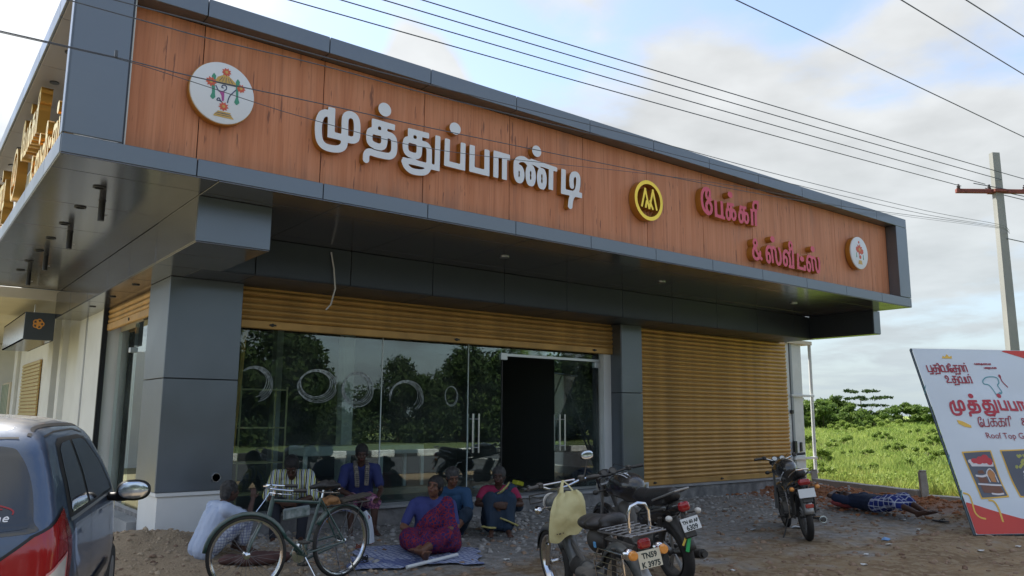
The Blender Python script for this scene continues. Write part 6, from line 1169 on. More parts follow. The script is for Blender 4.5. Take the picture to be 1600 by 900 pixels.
# plastic strips caught on the first motorcycle, grey helmet-like cover
b=MB(); b.box((-.345,.03,.44),(.015,.035,.16),rot=(.5,.2,0),bev=.004); b.build('green_strip',mat('green_plastic',(.02,.42,.10),.5),m1); b=MB(); b.box((-.35,.065,.47),(.01,.02,.10),rot=(.75,.2,0),bev=.003); b.build('yellow_strip',mat('yellow_strip',(.65,.45,.05),.5),m1)
def moped():
    loc=(4.50,4.32); t=thing('moped','black moped with chrome carrier loop, leg grille and a yellow bag on its handlebar','moped',(*loc,gz(*loc)),0); t.rotation_euler=(math.radians(-8),0,math.radians(75))
    wb=1.19; ra=(0,0,.29); fa=(wb,0,.29); MMB=mat('moped_blueblack',(.03,.045,.055),.35,coat=.4,dust=.5)
    wheel(t,ra,.29,.07); wheel(t,fa,.29,.065)
    b=MB()
    for s in (-1,1): b.cyl((wb,s*.075,.29),(wb-.17,s*.07,.70),.014,8); b.cyl((wb+.005,s*.078,.27),(wb-.06,s*.078,.46),.022,8)
    b.build('front_fork',MCHR,t)
    fender(t,fa,.325,.2,2.6,.10,MMB,'front_mudguard'); fender(t,ra,.335,.5,3.3,.12,MMB,'rear_mudguard')
    b=MB(); b.tube([(-.28,0,.48),(-.345,0,.36),(-.375,0,.25)],[.03,.05,.045],6,flat=.3); b.build('mud_flap',MALU,t)
    mb=MB(); mb.cap((wb-.20,0,.68),(wb-.42,0,.34),.075,.055); mb.cap((wb-.42,0,.34),(.50,0,.30),.06,.06); remesh(mb,'leg_shield',.012,MMB,t,5)
    b=MB(); b.tube([(wb-.19,0,.80),(wb-.30,0,.55),(.55,0,.30),(.30,0,.42),(.20,0,.66)],.024,8); b.tube([(.30,0,.62),(-.2,.0,.60)],.02,8); 
    for s in (-1,1): b.tube([(.4,s*.08,.30),(0,s*.10,.29)],.016,8); b.cyl((-.0,s*.10,.30),(-.06,s*.10,.60),.018,8)
    b.build('chassis',MBPM,t)
    mb=MB(); mb.box((.50,0,.27),(.30,.22,.16),bev=.03); mb.cap((.62,0,.30),(.80,0,.33),.07,.06); mb.lathe([(.075,-.13),(.08,.13)],(.42,0,.27),(0,1,0),18); remesh(mb,'engine',.013,MENG,t,2)
    b=MB()
    for k in range(5): b.lathe([(.075,0),(.085,.004),(.075,.008)],(.62+.03*k,0,.305+.006*k),(1,0,.15),18)
    b.build('cooling_fins',MENG,t)
    mb=MB(); mb.ell((.40,0,.72),(.15,.12,.06),n=18,m=10); mb.ell((.26,0,.735),(.12,.14,.055),n=18,m=10); mb.ell((.52,0,.71),(.08,.05,.045),n=14,m=8); remesh(mb,'seat',.011,MSEAT,t,6)
    mb=MB(); mb.ell((.08,0,.775),(.07,.12,.05),n=16,m=10); mb.box((.08,0,.745),(.12,.22,.05),bev=.02); remesh(mb,'rear_pad',.011,MSEAT,t,5)
    mb=MB(); mb.ell((.36,0,.58),(.13,.07,.10),n=16,m=10); remesh(mb,'side_cover',.012,MBPM,t,4)
    b=MB()
    for s in (-1,1): b.tube([(.14,s*.10,.70),(-.02,s*.15,.72),(-.36,s*.15,.735),(-.42,s*.10,.74)],.008,8)
    b.tube([(-.42,.10,.74),(-.42,-.10,.74)],.008,8)
    for k in range(6): b.tube([(-.40+.085*k,-.15,.733),(-.40+.085*k,.15,.733)],.006,6)
    for y in (-.05,.05): b.tube([(-.42,y,.74),(.08,y,.73)],.006,6)
    b.build('carrier',mat('worn_chrome',(.25,.25,.26),.35,metal=.9,dust=.2),t)
    b=MB()
    for y in (-.06,0,.06):
        for k in range(5): b.lathe([(.018,0),(.018,.006),(.008,.007)],(-.36+.085*k,y,.738),(0,0,1),12)
    b.build('carrier_studs',MALU,t)['kind']='stuff'
    b=MB(); b.tube([(-.30,.085,.73),(-.31,.085,.87),(-.315,.06,.92),(-.316,0,.935),(-.315,-.06,.92),(-.31,-.085,.87),(-.30,-.085,.73)],.011,8); b.build('backrest_loop',MCHR,t)
    b=MB(); b.tube([(-.28,.16,.60),(-.30,.17,.40),(-.22,.17,.24),(-.02,.17,.20),(.10,.17,.24),(.13,.17,.50),(.05,.165,.60),(-.28,.16,.60)],.007,6)
    for k in range(7): z=.28+.045*k; b.tube([(-.27,.172,z+.01),(.12,.172,z)],.004,5)
    b.build('leg_grille',MCHR,t)
    mb=MB(); mb.box((-.33,0,.655),(.05,.10,.075),bev=.015); remesh(mb,'tail_lamp',.008,MREDL,t,3)
    for s in (-1,1):
        b=MB(); b.cyl((-.33,s*.05,.60),(-.33,s*.10,.60),.008,8); b.lathe([(.03,.02),(.042,0),(.042,-.035),(.034,-.04)],(-.335,s*.125,.60),(-1,0,0),18); q=b.build('indicator_housing',MCHR,t); b=MB(); b.lathe([(.036,0),(.03,.02),(.001,.028)],(-.372+.0,s*.125,.60),(-1,0,0),18); b.build('indicator_lamp',MORL,q)
    plate(t,(-.385,0,.56),.185,.12,[('TN59',.052),('K 3975',.052)],0,.2,base=mat('plate_cream',(.62,.58,.45),.5)); b=MB(); b.tube([(-.30,0,.58),(-.37,0,.50)],.012,6); b.build('plate_bracket',MBPM,t)
    handlebar(t,wb-.24,.93,.33,.06,MCHR,back=.12)
    b=MB(); b.tube([(wb-.26,.15,.985),(wb-.26,-.15,.985)],.009,8); b.tube([(wb-.24,0,.72),(wb-.25,0,.93)],.02,8); b.build('handlebar_brace',MCHR,t)
    mb=MB(); mb.ell((wb-.13,0,.80),(.09,.085,.085),n=18,m=12); remesh(mb,'headlamp_cowl',.010,MMB,t,4); b=MB(); b.lathe([(.075,0),(.08,.006),(.05,.02),(.001,.024)],(wb-.06,0,.80),(1,0,0),20); b.build('headlamp',MCLR,t)
    for s in (-1,1): b=MB(); b.ell((wb-.20,s*.20,.78),(.06,.035,.035),n=14,m=8); b.cyl((wb-.18,s*.06,.78),(wb-.18,s*.18,.78),.009,8); b.build('indicator_lamp',MCHR,t)
    b=MB(); b.tube([(wb-.16,.14,.86),(wb+.04,.16,.87),(wb+.04,-.16,.87),(wb-.16,-.14,.86)],.006,6); b.tube([(wb+.04,.16,.87),(wb+.04,.16,.80),(wb+.04,-.16,.80),(wb+.04,-.16,.87)],.006,6); b.build('front_rack',MBPM,t)
    mirror(t,wb-.30,-.22,.985,.0,-.06,.17,.065,.042)
    b=MB(); b.tube([(.70,-.06,.28),(.60,-.13,.17),(.3,-.15,.17)],.014,8); b.tube([(.3,-.15,.17),(.2,-.15,.18),(-.18,-.16,.20)],[.02,.033,.035],10); b.build('exhaust',MCHR,t)
    b=MB(); b.cyl((.42,.10,.18),(.42,.20,.20),.012,8); b.tube([(.40,.12,.24),(.38,.20,.02)],.009,6); b.build('foot_lever',MALU,t)
    b=MB(); b.box((.225,.10,.585),(.035,.01,.045),bev=.004); b.build('blue_tag',mat('tag_blue',(.10,.33,.62),.5),t)
    # plastic bag on the handlebar
    M=Matrix.Translation(t.location)@t.rotation_euler.to_matrix().to_4x4(); bg=thing('plastic_bag','worn pale yellow shopping bag hanging from the moped handlebar','bag',(0,0,0)); bg.matrix_world=M
    def bagpost(me): pass
    mb=MB(); n=44; rows=20; vs=[];fs=[]; top=.915
    for k in range(rows+1):
        d=k/rows; w=float(np.interp(d,[0,.12,.35,.7,.93,1],[.085,.135,.165,.178,.175,.165]))
        for j in range(n):
            a=2*PI*j/n; ca=math.copysign(abs(math.cos(a))**.75,math.cos(a)); y=w*ca+.055*d-.02; th=.010+.040*math.sin(min(1,d*1.15)*PI*.72)
            fold=.010*math.sin(ca*11+d*3)*(1-d)**1.5+.014*mnoise.noise(Vector((y*9,d*4,math.sin(a))))+.006*mnoise.noise(Vector((y*26,d*12,2)))
            x=th*math.sin(a)*(1+.0)+fold*(1 if abs(ca)<.93 else .2); z=top-d*(.355+.035*ca)+.012*math.sin(ca*6+1)*(1 if k==rows else .3)
            vs.append((wb-.375+x,y,z))
    for k in range(rows):
        for j in range(n): fs.append((k*n+j,(k+1)*n+j,(k+1)*n+(j+1)%n,k*n+(j+1)%n))
    fs.append(tuple(rows*n+j for j in range(n))[::-1]); mb.add(vs,fs); MBAG=mat('bag_yellow',(.62,.57,.30),.55,col2=(.50,.43,.20),vscale=5,bump=.25,bscale=16); o=mb.build('bag_body',MBAG,bg,60)
    for s in (-1,1): b=MB(); b.tube([(wb-.36,s*.06-.02,.90),(wb-.33,s*.03-.02,.96),(wb-.30,-.02,1.0),(wb-.28,s*-.01-.02,.985)],[.022,.014,.012,.01],6,flat=.3); b.build('bag_handle',MBAG,bg)
    b=MB(); 
    for (yy,zz,ss) in ((.13,.60,.01),(.10,.601,.006),(.155,.602,.006),(-.05,.58,.004)): b.box((wb-.435,yy,zz),(.004,ss*2,ss),rot=(0,0,0))
    b.build('bag_stain',mat('stain_dark',(.08,.06,.04),.8),bg)['kind']='stuff'
moped()
# ---- parked hatchback
def lerp_tab(x,T):
    xs,ys=zip(*T); return np.interp(x,xs,ys)
HT=[(-.2,1.2),(.02,1.31),(.30,1.45),(.5,1.485),(.9,1.51),(1.4,1.52),(1.9,1.50),(2.15,1.47),(2.5,1.24),(2.85,1.02),(3.0,.96),(3.3,.88),(3.5,.74),(3.7,.6)]
WT=[(0,.62),(.25,.705),(.45,.745),(.62,.752),(.78,.742),(.92,.735),(1.0,.715),(1.2,.655),(1.4,.575),(1.5,.50),(1.7,.3)]
RT_=[(0,.08),(.25,.03),(.5,.0),(.62,.03),(.70,.085),(.9,.105),(1.0,.13),(1.15,.22),(1.35,.34),(1.45,.43),(1.6,.6)]
PT=[(-.1,.90),(.1,.945),(.3,.975),(.6,1.0),(2.6,1.0),(3.0,.96),(3.3,.88),(3.6,.78)]
def _sm(T,a,b):
    xs=np.linspace(a,b,500); ys=np.interp(xs,*zip(*T)); k=np.exp(-np.linspace(-2.2,2.2,45)**2); k/=k.sum(); return list(zip(xs,np.convolve(np.pad(ys,22,mode='edge'),k,'valid')))
HT=_sm(HT,-.2,3.7); WT=_sm(WT,0,1.7); RT_=_sm(RT_,0,1.6); PT=_sm(PT,-.1,3.6)
def carf(p):
    x,y,z=p[...,0],p[...,1],p[...,2]; W=lerp_tab(z,WT)*lerp_tab(x,PT)
    g=[(np.abs(y)-W),(z-lerp_tab(x,HT)-.04*(y/.6)**2*-1-0.02)*.9,(lerp_tab(z,RT_)+.06*(y/.7)**2-x)*.85,(x-(3.5-.12*(y/.7)**2)),(.20-z)]
    k=38.0; m=np.maximum.reduce(g); return m+np.log(sum(np.exp(k*(q-m)) for q in g))/k
def cast(o,d,hi=2.2):
    o=np.asarray(o,float);d=np.asarray(d,float); lo=np.zeros(len(o)); h=np.full(len(o),hi)
    for _ in range(26):
        m=(lo+h)/2; ins=carf(o+d*m[:,None])<0; lo=np.where(ins,m,lo); h=np.where(ins,h,m)
    return o+d*lo[:,None]
def car():
    rz=math.radians(73); L_=Vector((-math.sin(rz),math.cos(rz),0)); O=Vector((.70,4.33,0))+L_*.74
    t=thing('parked_car','dusty dark blue grey hatchback seen from its rear right corner at the left edge','car',(O.x,O.y,-.02),rz)
    MCAR=mat('car_paint',(.065,.10,.165),.34,metal=.4,coat=.7,dust=.6,dk=(2.6,-1.75)); MTR=mat('trim_black',(.015,.015,.016),.5); MWG=mat('car_glass',(.012,.018,.026),.05,spec=.8,coat=.6)
    st=[];nc=26;nm=86
    for i in range(nc): ph=.002+(PI/2)*i/nc; st.append((.75,-math.cos(ph),math.sin(ph)))
    for i in range(nm+1): st.append((.75+2.1*i/nm,0,1))
    for i in range(1,nc+1): ph=(PI/2)*i/nc; st.append((2.85,math.sin(ph)*.999,max(.002,math.cos(ph))))
    na=120; A=np.linspace(0,2*PI,na,endpoint=False); o=[];d=[]
    for sx,dx,dr in st:
        for a in A: zc=.78 if sx<2 else .78-.2*(sx-2)/.85; o.append((sx,0,zc)); d.append((dx,dr*math.cos(a),dr*math.sin(a)))
    P=cast(o,d,2.4); n=len(st); i=np.arange(n*na).reshape(n,na); f=np.stack([i[:-1],np.roll(i,-1,1)[:-1],np.roll(i,-1,1)[1:],i[1:]],-1).reshape(-1,4)
    npmesh('body',P,f,MCAR,t,smooth=60)
    def proj_panel(name,strokes,org,eu,dd,m,off,par=None,res=.012):
        """strokes in (u,z): point = org+eu*u+z, thrown outwards along dd"""
        V2,F=sdf_mesh(strokes,sbb(strokes,res*1.5),res); V2=np.array(V2); eu=np.array(eu);dd=np.array(dd)
        o3=np.array(org)[None]+V2[:,:1]*eu[None]; o3[:,2]=V2[:,1]; q=cast(o3,np.repeat(dd[None],len(o3),0),2.0)+dd*off
        me=bpy.data.meshes.new(name); me.from_pydata(q.tolist(),[],F); me.materials.append(m); finish(me,60); ob=bpy.data.objects.new(name,me); COL.objects.link(ob); ob.parent=par or t; return ob
    side=((0,0,0),(1,0,0),(0,-1,0)); rear=((1.2,0,0),(0,1,0),(-1,0,0)); c45=((.55,-.25,0),(.64,-.77,0),(-.77,-.64,0))
    def side_p(n,s,m,off,par=None,res=.012): return proj_panel(n,s,side[0],side[1],side[2],m,off,par,res)
    def rear_p(n,s,m,off,par=None,res=.012): return proj_panel(n,s,rear[0],rear[1],rear[2],m,off,par,res)
    # side windows with rubber surrounds
    fw=[(.62,1.02),(.68,1.22),(.78,1.345),(.90,1.375),(1.20,1.385),(1.22,1.015)]; ff=[(1.31,1.01),(1.29,1.385),(1.62,1.385),(1.80,1.37),(2.12,1.22),(2.36,1.05),(2.38,1.0)]
    gl=side_p('window_frame',[('p',[(.53,1.0),(.61,1.25),(.72,1.375),(.86,1.405),(1.65,1.41),(1.86,1.39),(2.2,1.215),(2.50,1.02),(2.5,.985)])],MTR,.002); side_p('window_pane',[('p',fw)],MWG,.006,gl); side_p('window_pane',[('p',ff)],MWG,.006,gl)
    side_p('weather_strip',[('s',[(.53,.992),(2.48,.975)],.009)],mat('strip_grey',(.25,.27,.28),.4,metal=.5),.008,res=.006)
    side_p('door_gap',[('c',[(.66,1.28),(.60,1.0),(.62,.80),(.78,.62),(.86,.40),(.90,.28)],.0045),('s',[(1.27,1.39),(1.28,.95),(1.27,.30)],.0045),('c',[(2.30,.97),(2.33,.7),(2.30,.40),(2.26,.28)],.0045)],MTR,.002,res=.004)
    side_p('door_gap',[('s',[(.55,1.42),(.9,1.44),(1.6,1.445),(1.9,1.42)],.004)],MTR,.002,res=.004)
    side_p('body_moulding',[('s',[(.95,.52),(2.25,.52)],.022)],MTR,.010,res=.008)
    for x in (.98,1.98):
        h=side_p('door_handle',[('c',[(x-.09,.875),(x,.88),(x+.09,.875)],.014)],MCAR,.028,res=.007)
    proj_panel('roof_gutter',[('s',[(-.50,.0),(-.5,0)],.001)],(0,0,0),(0,1,0),(0,0,1),MTR,.0) if False else None
    # roof ditch and hatch line by casting upwards
    def roofline(name,pts,w,m,off=.002):
        P=[np.array(p) for p in catmull(pts,5)]; vs=[];fs=[]
        for i,p in enumerate(P):
            q=P[min(i+1,len(P)-1)]-P[max(i-1,0)]; q=q/np.hypot(*q); s=np.array([-q[1],q[0]])*w
            for k in (-1,1): vs.append((p[0]+s[0]*k,p[1]+s[1]*k,1.0))
        vs=cast(vs,np.repeat(np.array([[0,0,1.]]),len(vs),0),1.2)+np.array([0,0,off])
        for i in range(len(P)-1): fs.append((2*i,2*i+1,2*i+3,2*i+2))
        b=MB(); b.add([tuple(v) for v in vs],fs); b.build(name,m,t,60)
    roofline('roof_gutter',[(.45,-.50),(.9,-.505),(1.5,-.51),(2.05,-.50)],.010,MTR); roofline('roof_gutter',[(.45,.50),(.9,.505),(1.5,.51),(2.05,.50)],.010,MTR); roofline('hatch_gap',[(.43,-.46),(.405,-.25),(.40,0),(.405,.25),(.43,.46)],.005,MTR)
    cl=lambda L:[tuple(q) for q in catmull(L,4,True)]
    # rear glass
    rw=rear_p('rear_window_frame',[('p',cl([(-.585,.97),(-.60,1.03),(-.56,1.20),(-.49,1.33),(-.40,1.375),(0,1.39),(.40,1.375),(.49,1.33),(.56,1.20),(.60,1.03),(.585,.97),(0,.955)]))],MWG,.002)
    rear_p('rear_window_pane',[('p',cl([(-.545,.99),(-.56,1.05),(-.52,1.19),(-.45,1.31),(-.37,1.345),(0,1.355),(.37,1.345),(.45,1.31),(.52,1.19),(.56,1.05),(.545,.99),(0,.98)]))],MWG,.005,rw)
    MSTW=mat('sticker_white',(.75,.76,.78),.5)
    Q=lambda L:[(-(a),b) for a,b in L]
    # sticker: a red car outline over the words
    sx=-.425; sz=1.03
    rear_p('sticker_car',[('c',[(sx+.10,sz+.045),(sx+.06,sz+.062),(sx,sz+.075),(sx-.06,sz+.06),(sx-.085,sz+.045),(sx-.085,sz+.03)],.0035),('c',[(sx+.07,sz+.05),(sx+.02,sz+.058),(sx-.04,sz+.055)],.003)],MREDL,.008,rw,res=.0025)
    L1=[('s',[(sx+.075,sz),(sx+.055,sz+.03),(sx+.04,sz)],.0042),('s',[(sx+.066,sz+.01),(sx+.046,sz+.01)],.003),('r',sx+.008,sz+.014,.017,.013,.0035),('s',[(sx-.02,sz),(sx-.02,sz+.02),(sx-.038,sz+.018),(sx-.038,sz)],.003),('c',[(sx-.052,sz+.011),(sx-.072,sz+.012),(sx-.066,sz+.021),(sx-.054,sz+.016),(sx-.054,sz+.003),(sx-.072,sz+.002)],.0028)]
    rear_p('sticker_words',L1,MSTW,.008,rw,res=.0022)
    rear_p('hatch_gap',[('c',[(-.60,.96),(-.55,.80),(-.55,.62)],.004),('s',[(-.55,.60),(.55,.60)],.004),('c',[(.60,.96),(.55,.80),(.55,.62)],.004)],MTR,.002,res=.004)
    b=MB(); b.box((.14,0,1.0),(.04,.05,.04),bev=.01); b.tube([(.13,0,1.0),(.15,.15,1.03),(.20,.42,1.08)],.007,6); b.build('wiper',MTR,t)
    # tail lamp wraps the corner
    for sgn in (-1,1):
        D=(-.77,.64*sgn,0); E_=(.64,.77*sgn,0); og=(.55,.25*sgn,0)
        k=sgn*-1
        def lp(n,s,m,off,par=None,res=.008): return proj_panel(n,s,og,E_,D,m,off,par,res)
        LP=[(-.27,.585),(-.23,.70),(-.12,.83),(.03,.955),(.215,1.045),(.262,1.06),(.300,.98),(.335,.90),(.335,.80),(.30,.70),(.25,.62),(.12,.60)]
        fr=lp('tail_lamp_surround',[('p',LP),('s',LP+[LP[0]],.010)],MTR,.004); l=lp('tail_lamp',[('p',LP)],MREDL,.012,fr)
        lp('clear_lens',[('p',[(.0,.62),(.02,.69),(.08,.78),(.15,.82),(.258,.845),(.235,.74),(.20,.64),(.10,.60)])],MCLR,.018,fr); lp('lens_rim',[('s',[(.0,.62),(.02,.69),(.08,.78),(.15,.82),(.258,.845),(.235,.74),(.20,.64)],.006)],mat('lens_pale',(.6,.25,.25),.2),.019,fr,res=.004)
        lp('lens_dark_side',[('p',[(.262,1.055),(.335,.90),(.335,.80),(.30,.70),(.27,.70),(.285,.84),(.25,.96)])],mat('red_lens_dark',(.16,.005,.01),.2,coat=.5),.0135,fr)
    # mirrors
    for s in (-1,1):
        mb=MB(); mb.ell((2.14,s*.90,1.0),(.055,.115,.075),n=22,m=14,p=.85); mb.cap((2.20,s*.72,.955),(2.15,s*.84,.955),.03,.035); o=remesh(mb,'side_mirror',.009,MTR,t,5)
        mb=MB(); mb.ell((2.092,s*.90,1.003),(.010,.098,.060),n=22,m=10,p=.85); mb.build('mirror_glass',MMIR,o)
    for x in (.56,2.88):
        for s in (-1,1):
            b=MB(); b.lathe([(.15,-.07),(.16,.06),(.17,.075),(.03,.085)],(x,s*.66,.27),(0,s,0),24); w=b.build('wheel',MALU,t); b=MB(); b.lathe([(.17,-.075),(.24,-.08),(.275,-.06),(.28,0),(.275,.06),(.24,.08),(.17,.075)],(x,s*.66,.27),(0,1,0),32); b.build('tyre',MRUB,w)
            side_ang=[(x+.31*math.cos(PI*k/12),.27+.31*math.sin(PI*k/12)) for k in range(13)]
            if s<0: side_p('wheel_arch',[('c',side_ang,.02)],MTR,.006,res=.01)
    b=MB(); b.b2(.02,.10,-.26,.26,.40,.52); 
    plate(t,(-.02,0,.50),.5,.11,[('',.05)])
    # a few things visible through nothing: dark cabin is the pane itself
car()
# ------------------------------------------------------------ people
def skin(n,c): return mat(n,c,.5,var=.12,vscale=14,spec=.4)
MSK=skin('skin_brown',(.15,.068,.040)); MSKD=skin('skin_dark',(.070,.034,.023)); MHAIR=mat('hair_black',(.012,.011,.011),.55,bump=.8,bscale=90); MHG=mat('hair_grey',(.018,.017,.017),.7,bump=.8,bscale=80,col2=(.075,.072,.07),vscale=26)
MEYE=mat('eye_white',(.22,.20,.18),.5); MEYD=mat('eye_dark',(.01,.008,.006),.2); MLIP=mat('lip',(.13,.035,.03),.45)
def patmat(name,base,fn_cols,kind,scale,rot=(0,0,0),rough=.8,warp=.0,th=.5,w=.28):
    m=bpy.data.materials.new(name); m.use_nodes=True; t=m.node_tree; b=t.nodes['Principled BSDF']; b.inputs['Roughness'].default_value=rough; b.inputs['Specular IOR Level'].default_value=.2
    tc=nd(t,'ShaderNodeTexCoord'); mp=nd(t,'ShaderNodeMapping'); mp.inputs['Rotation'].default_value=rot; t.links.new(tc.outputs['Object'],mp.inputs[0]); src=mp.outputs[0]
    if warp:
        n=nd(t,'ShaderNodeTexNoise'); n.inputs['Scale'].default_value=7; t.links.new(src,n.inputs['Vector']); s=nd(t,'ShaderNodeVectorMath',operation='SCALE'); s.inputs['Scale'].default_value=warp; t.links.new(n.outputs['Color'],s.inputs[0]); a=nd(t,'ShaderNodeVectorMath',operation='ADD'); t.links.new(src,a.inputs[0]); t.links.new(s.outputs[0],a.inputs[1]); src=a.outputs[0]
    s=nd(t,'ShaderNodeSeparateXYZ'); t.links.new(src,s.inputs[0])
    def band(o,sc,w,off=0): return mth('LESS_THAN',mth('FRACT',mth('MULTIPLY_ADD',o,sc,off,tree=t),tree=t),w,tree=t)
    cur=None
    def over(f,c):
        nonlocal cur
        x=nd(t,'ShaderNodeMix',data_type='RGBA'); t.links.new(f,x.inputs[0]); x.inputs[7].default_value=(*c,1)
        if cur is None: x.inputs[6].default_value=(*base,1)
        else: t.links.new(cur,x.inputs[6])
        cur=x.outputs[2]
    if kind=='check':
        over(mth('MULTIPLY',band(s.outputs[0],scale,w),.65,tree=t),fn_cols[0]); over(mth('MULTIPLY',band(s.outputs[2],scale,w),.65,tree=t),fn_cols[0]); over(mth('MULTIPLY',band(s.outputs[1],scale,w),.55,tree=t),fn_cols[-1])
    elif kind=='stripe':
        for i,c in enumerate(fn_cols): over(band(s.outputs[1],scale,.22,i/len(fn_cols)),c)
    else:
        v=nd(t,'ShaderNodeTexVoronoi'); v.inputs['Scale'].default_value=scale; v.feature='DISTANCE_TO_EDGE'; t.links.new(src,v.inputs['Vector']); over(mth('LESS_THAN',v.outputs['Distance'],.10,tree=t),fn_cols[0])
        n=nd(t,'ShaderNodeTexNoise'); n.inputs['Scale'].default_value=scale*.5; t.links.new(src,n.inputs['Vector']); over(mth('MULTIPLY',mth('GREATER_THAN',n.outputs[0],.56,tree=t),.7,tree=t),fn_cols[1])
    t.links.new(cur,b.inputs['Base Color'])
    n=nd(t,'ShaderNodeTexNoise'); n.inputs['Scale'].default_value=22; n.inputs['Detail'].default_value=4; t.links.new(tc.outputs['Object'],n.inputs['Vector']); bp=nd(t,'ShaderNodeBump'); bp.inputs['Strength'].default_value=.35; bp.inputs['Distance'].default_value=.02; t.links.new(n.outputs[0],bp.inputs['Height']); t.links.new(bp.outputs[0],b.inputs['Normal'])
    return m
def limb(mb,P,R):
    for i in range(len(P)-1): mb.cap(P[i],P[i+1],R[i],R[i+1],n=12,m=4)
def hand(mb,w,d,nrm,curl=.6,side=1,s=1.0):
    """wrist, finger direction, palm normal (palm faces it); side: thumb towards d x nrm * side"""
    w=Vector(w); d=Vector(d).normalized(); n=Vector(nrm); n=(n-d*n.dot(d)).normalized(); l=d.cross(n)*side
    R=Matrix((d,l,n)).transposed(); mb.ell(w+d*.045*s,(.052*s,.040*s,.017*s),R,n=12,m=8)
    for k,(off,ln) in enumerate(((.030,.070),(.010,.080),(-.010,.074),(-.029,.058))):
        p=w+d*.080*s+l*off*s; a=curl*.35; q=p+(d*math.cos(a)+n*math.sin(a))*ln*.5*s; a=curl*1.3; r=q+(d*math.cos(a)+n*math.sin(a))*ln*.3*s; a=curl*2.1; e=r+(d*math.cos(a)+n*math.sin(a))*ln*.25*s
        limb(mb,[p-d*.02,p,q,r,e],[.0095*s,.0095*s,.009*s,.0085*s,.0075*s])
    p=w+d*.022*s+l*.034*s; q=p+(d*.6+l*.7+n*.2).normalized()*.036*s; r=q+(d*.95+l*.15+n*.35).normalized()*.030*s; limb(mb,[p,q,r],[.012*s,.010*s,.009*s])
def head(mb,c,f,up,s=1.0,jaw=1.0):
    c=Vector(c); f=Vector(f).normalized(); up=Vector(up); up=(up-f*up.dot(f)).normalized(); l=up.cross(f); R=Matrix((f,l,up)).transposed()
    def P(x,y,z): return c+(f*x+l*y+up*z)*s
    mb.ell(P(-.012,0,.025),(.098*s,.077*s,.092*s),R,n=20,m=14); mb.ell(P(.022,0,-.045),(.068*s,.058*s*jaw,.068*s),R,n=16,m=10); mb.cap(P(.055,0,-.088),P(.03,0,-.08),.022*s,.03*s)
    mb.cap(P(.086,0,.018),P(.108,0,-.018),.009*s,.014*s,n=8); mb.ell(P(.070,0,.035),(.022*s,.055*s,.014*s),R)
    for q in (-1,1): mb.ell(P(-.005,q*.078,-.008),(.018*s,.008*s,.032*s),R,n=10,m=8); mb.ell(P(.062,q*.036,-.025),(.025*s,.02*s,.02*s),R,n=10,m=8)
    mb.ell(P(.085,0,-.050),(.013*s,.026*s,.008*s),R,n=10,m=6)
    return P,R
def face_bits(t,P,R,s=1.0,lip=True):
    for q in (-1,1):
        b=MB(); b.ell(P(.081,q*.031,.008),(.006*s,.011*s,.0042*s),R,n=10,m=8); e=b.build('eye',MEYE,t); b=MB(); b.ell(P(.0885,q*.031,.008),(.003*s,.006*s,.006*s),R,n=10,m=6); b.build('pupil',MEYD,e)
        b=MB(); b.cap(P(.092,q*.016,.030),P(.082,q*.048,.028),.0035*s,.003*s,n=6,m=2); b.build('eyebrow',MHAIR,t)
    if lip: b=MB(); b.ell(P(.096,0,-.050),(.006*s,.024*s,.0065*s),R,n=12,m=6); b.build('mouth',MLIP,t)
def hair(t,P,R,m,s=1.0,bun=False,long_=0):
    mb=MB(); mb.ell(P(-.022,0,.036),(.108*s,.089*s,.097*s),R,n=18,m=12); mb.ell(P(-.058,0,-.02),(.064*s,.080*s,.092*s),R,n=16,m=10)
    for q in (-1,1): mb.ell(P(-.002,q*.070,.030),(.045*s,.016*s,.045*s),R,n=10,m=8)
    if bun: mb.ell(P(-.135,0,-.01),(.045*s,.05*s,.05*s),R)
    o=remesh(mb,'hair',.008,m,t,3,wr=.0035,wscale=50); return o
def wpt(o,rz):
    c,s=math.cos(rz),math.sin(rz); return lambda p: Vector((o[0]+p[0]*c-p[1]*s,o[1]+p[0]*s+p[1]*c,o[2]+p[2]))
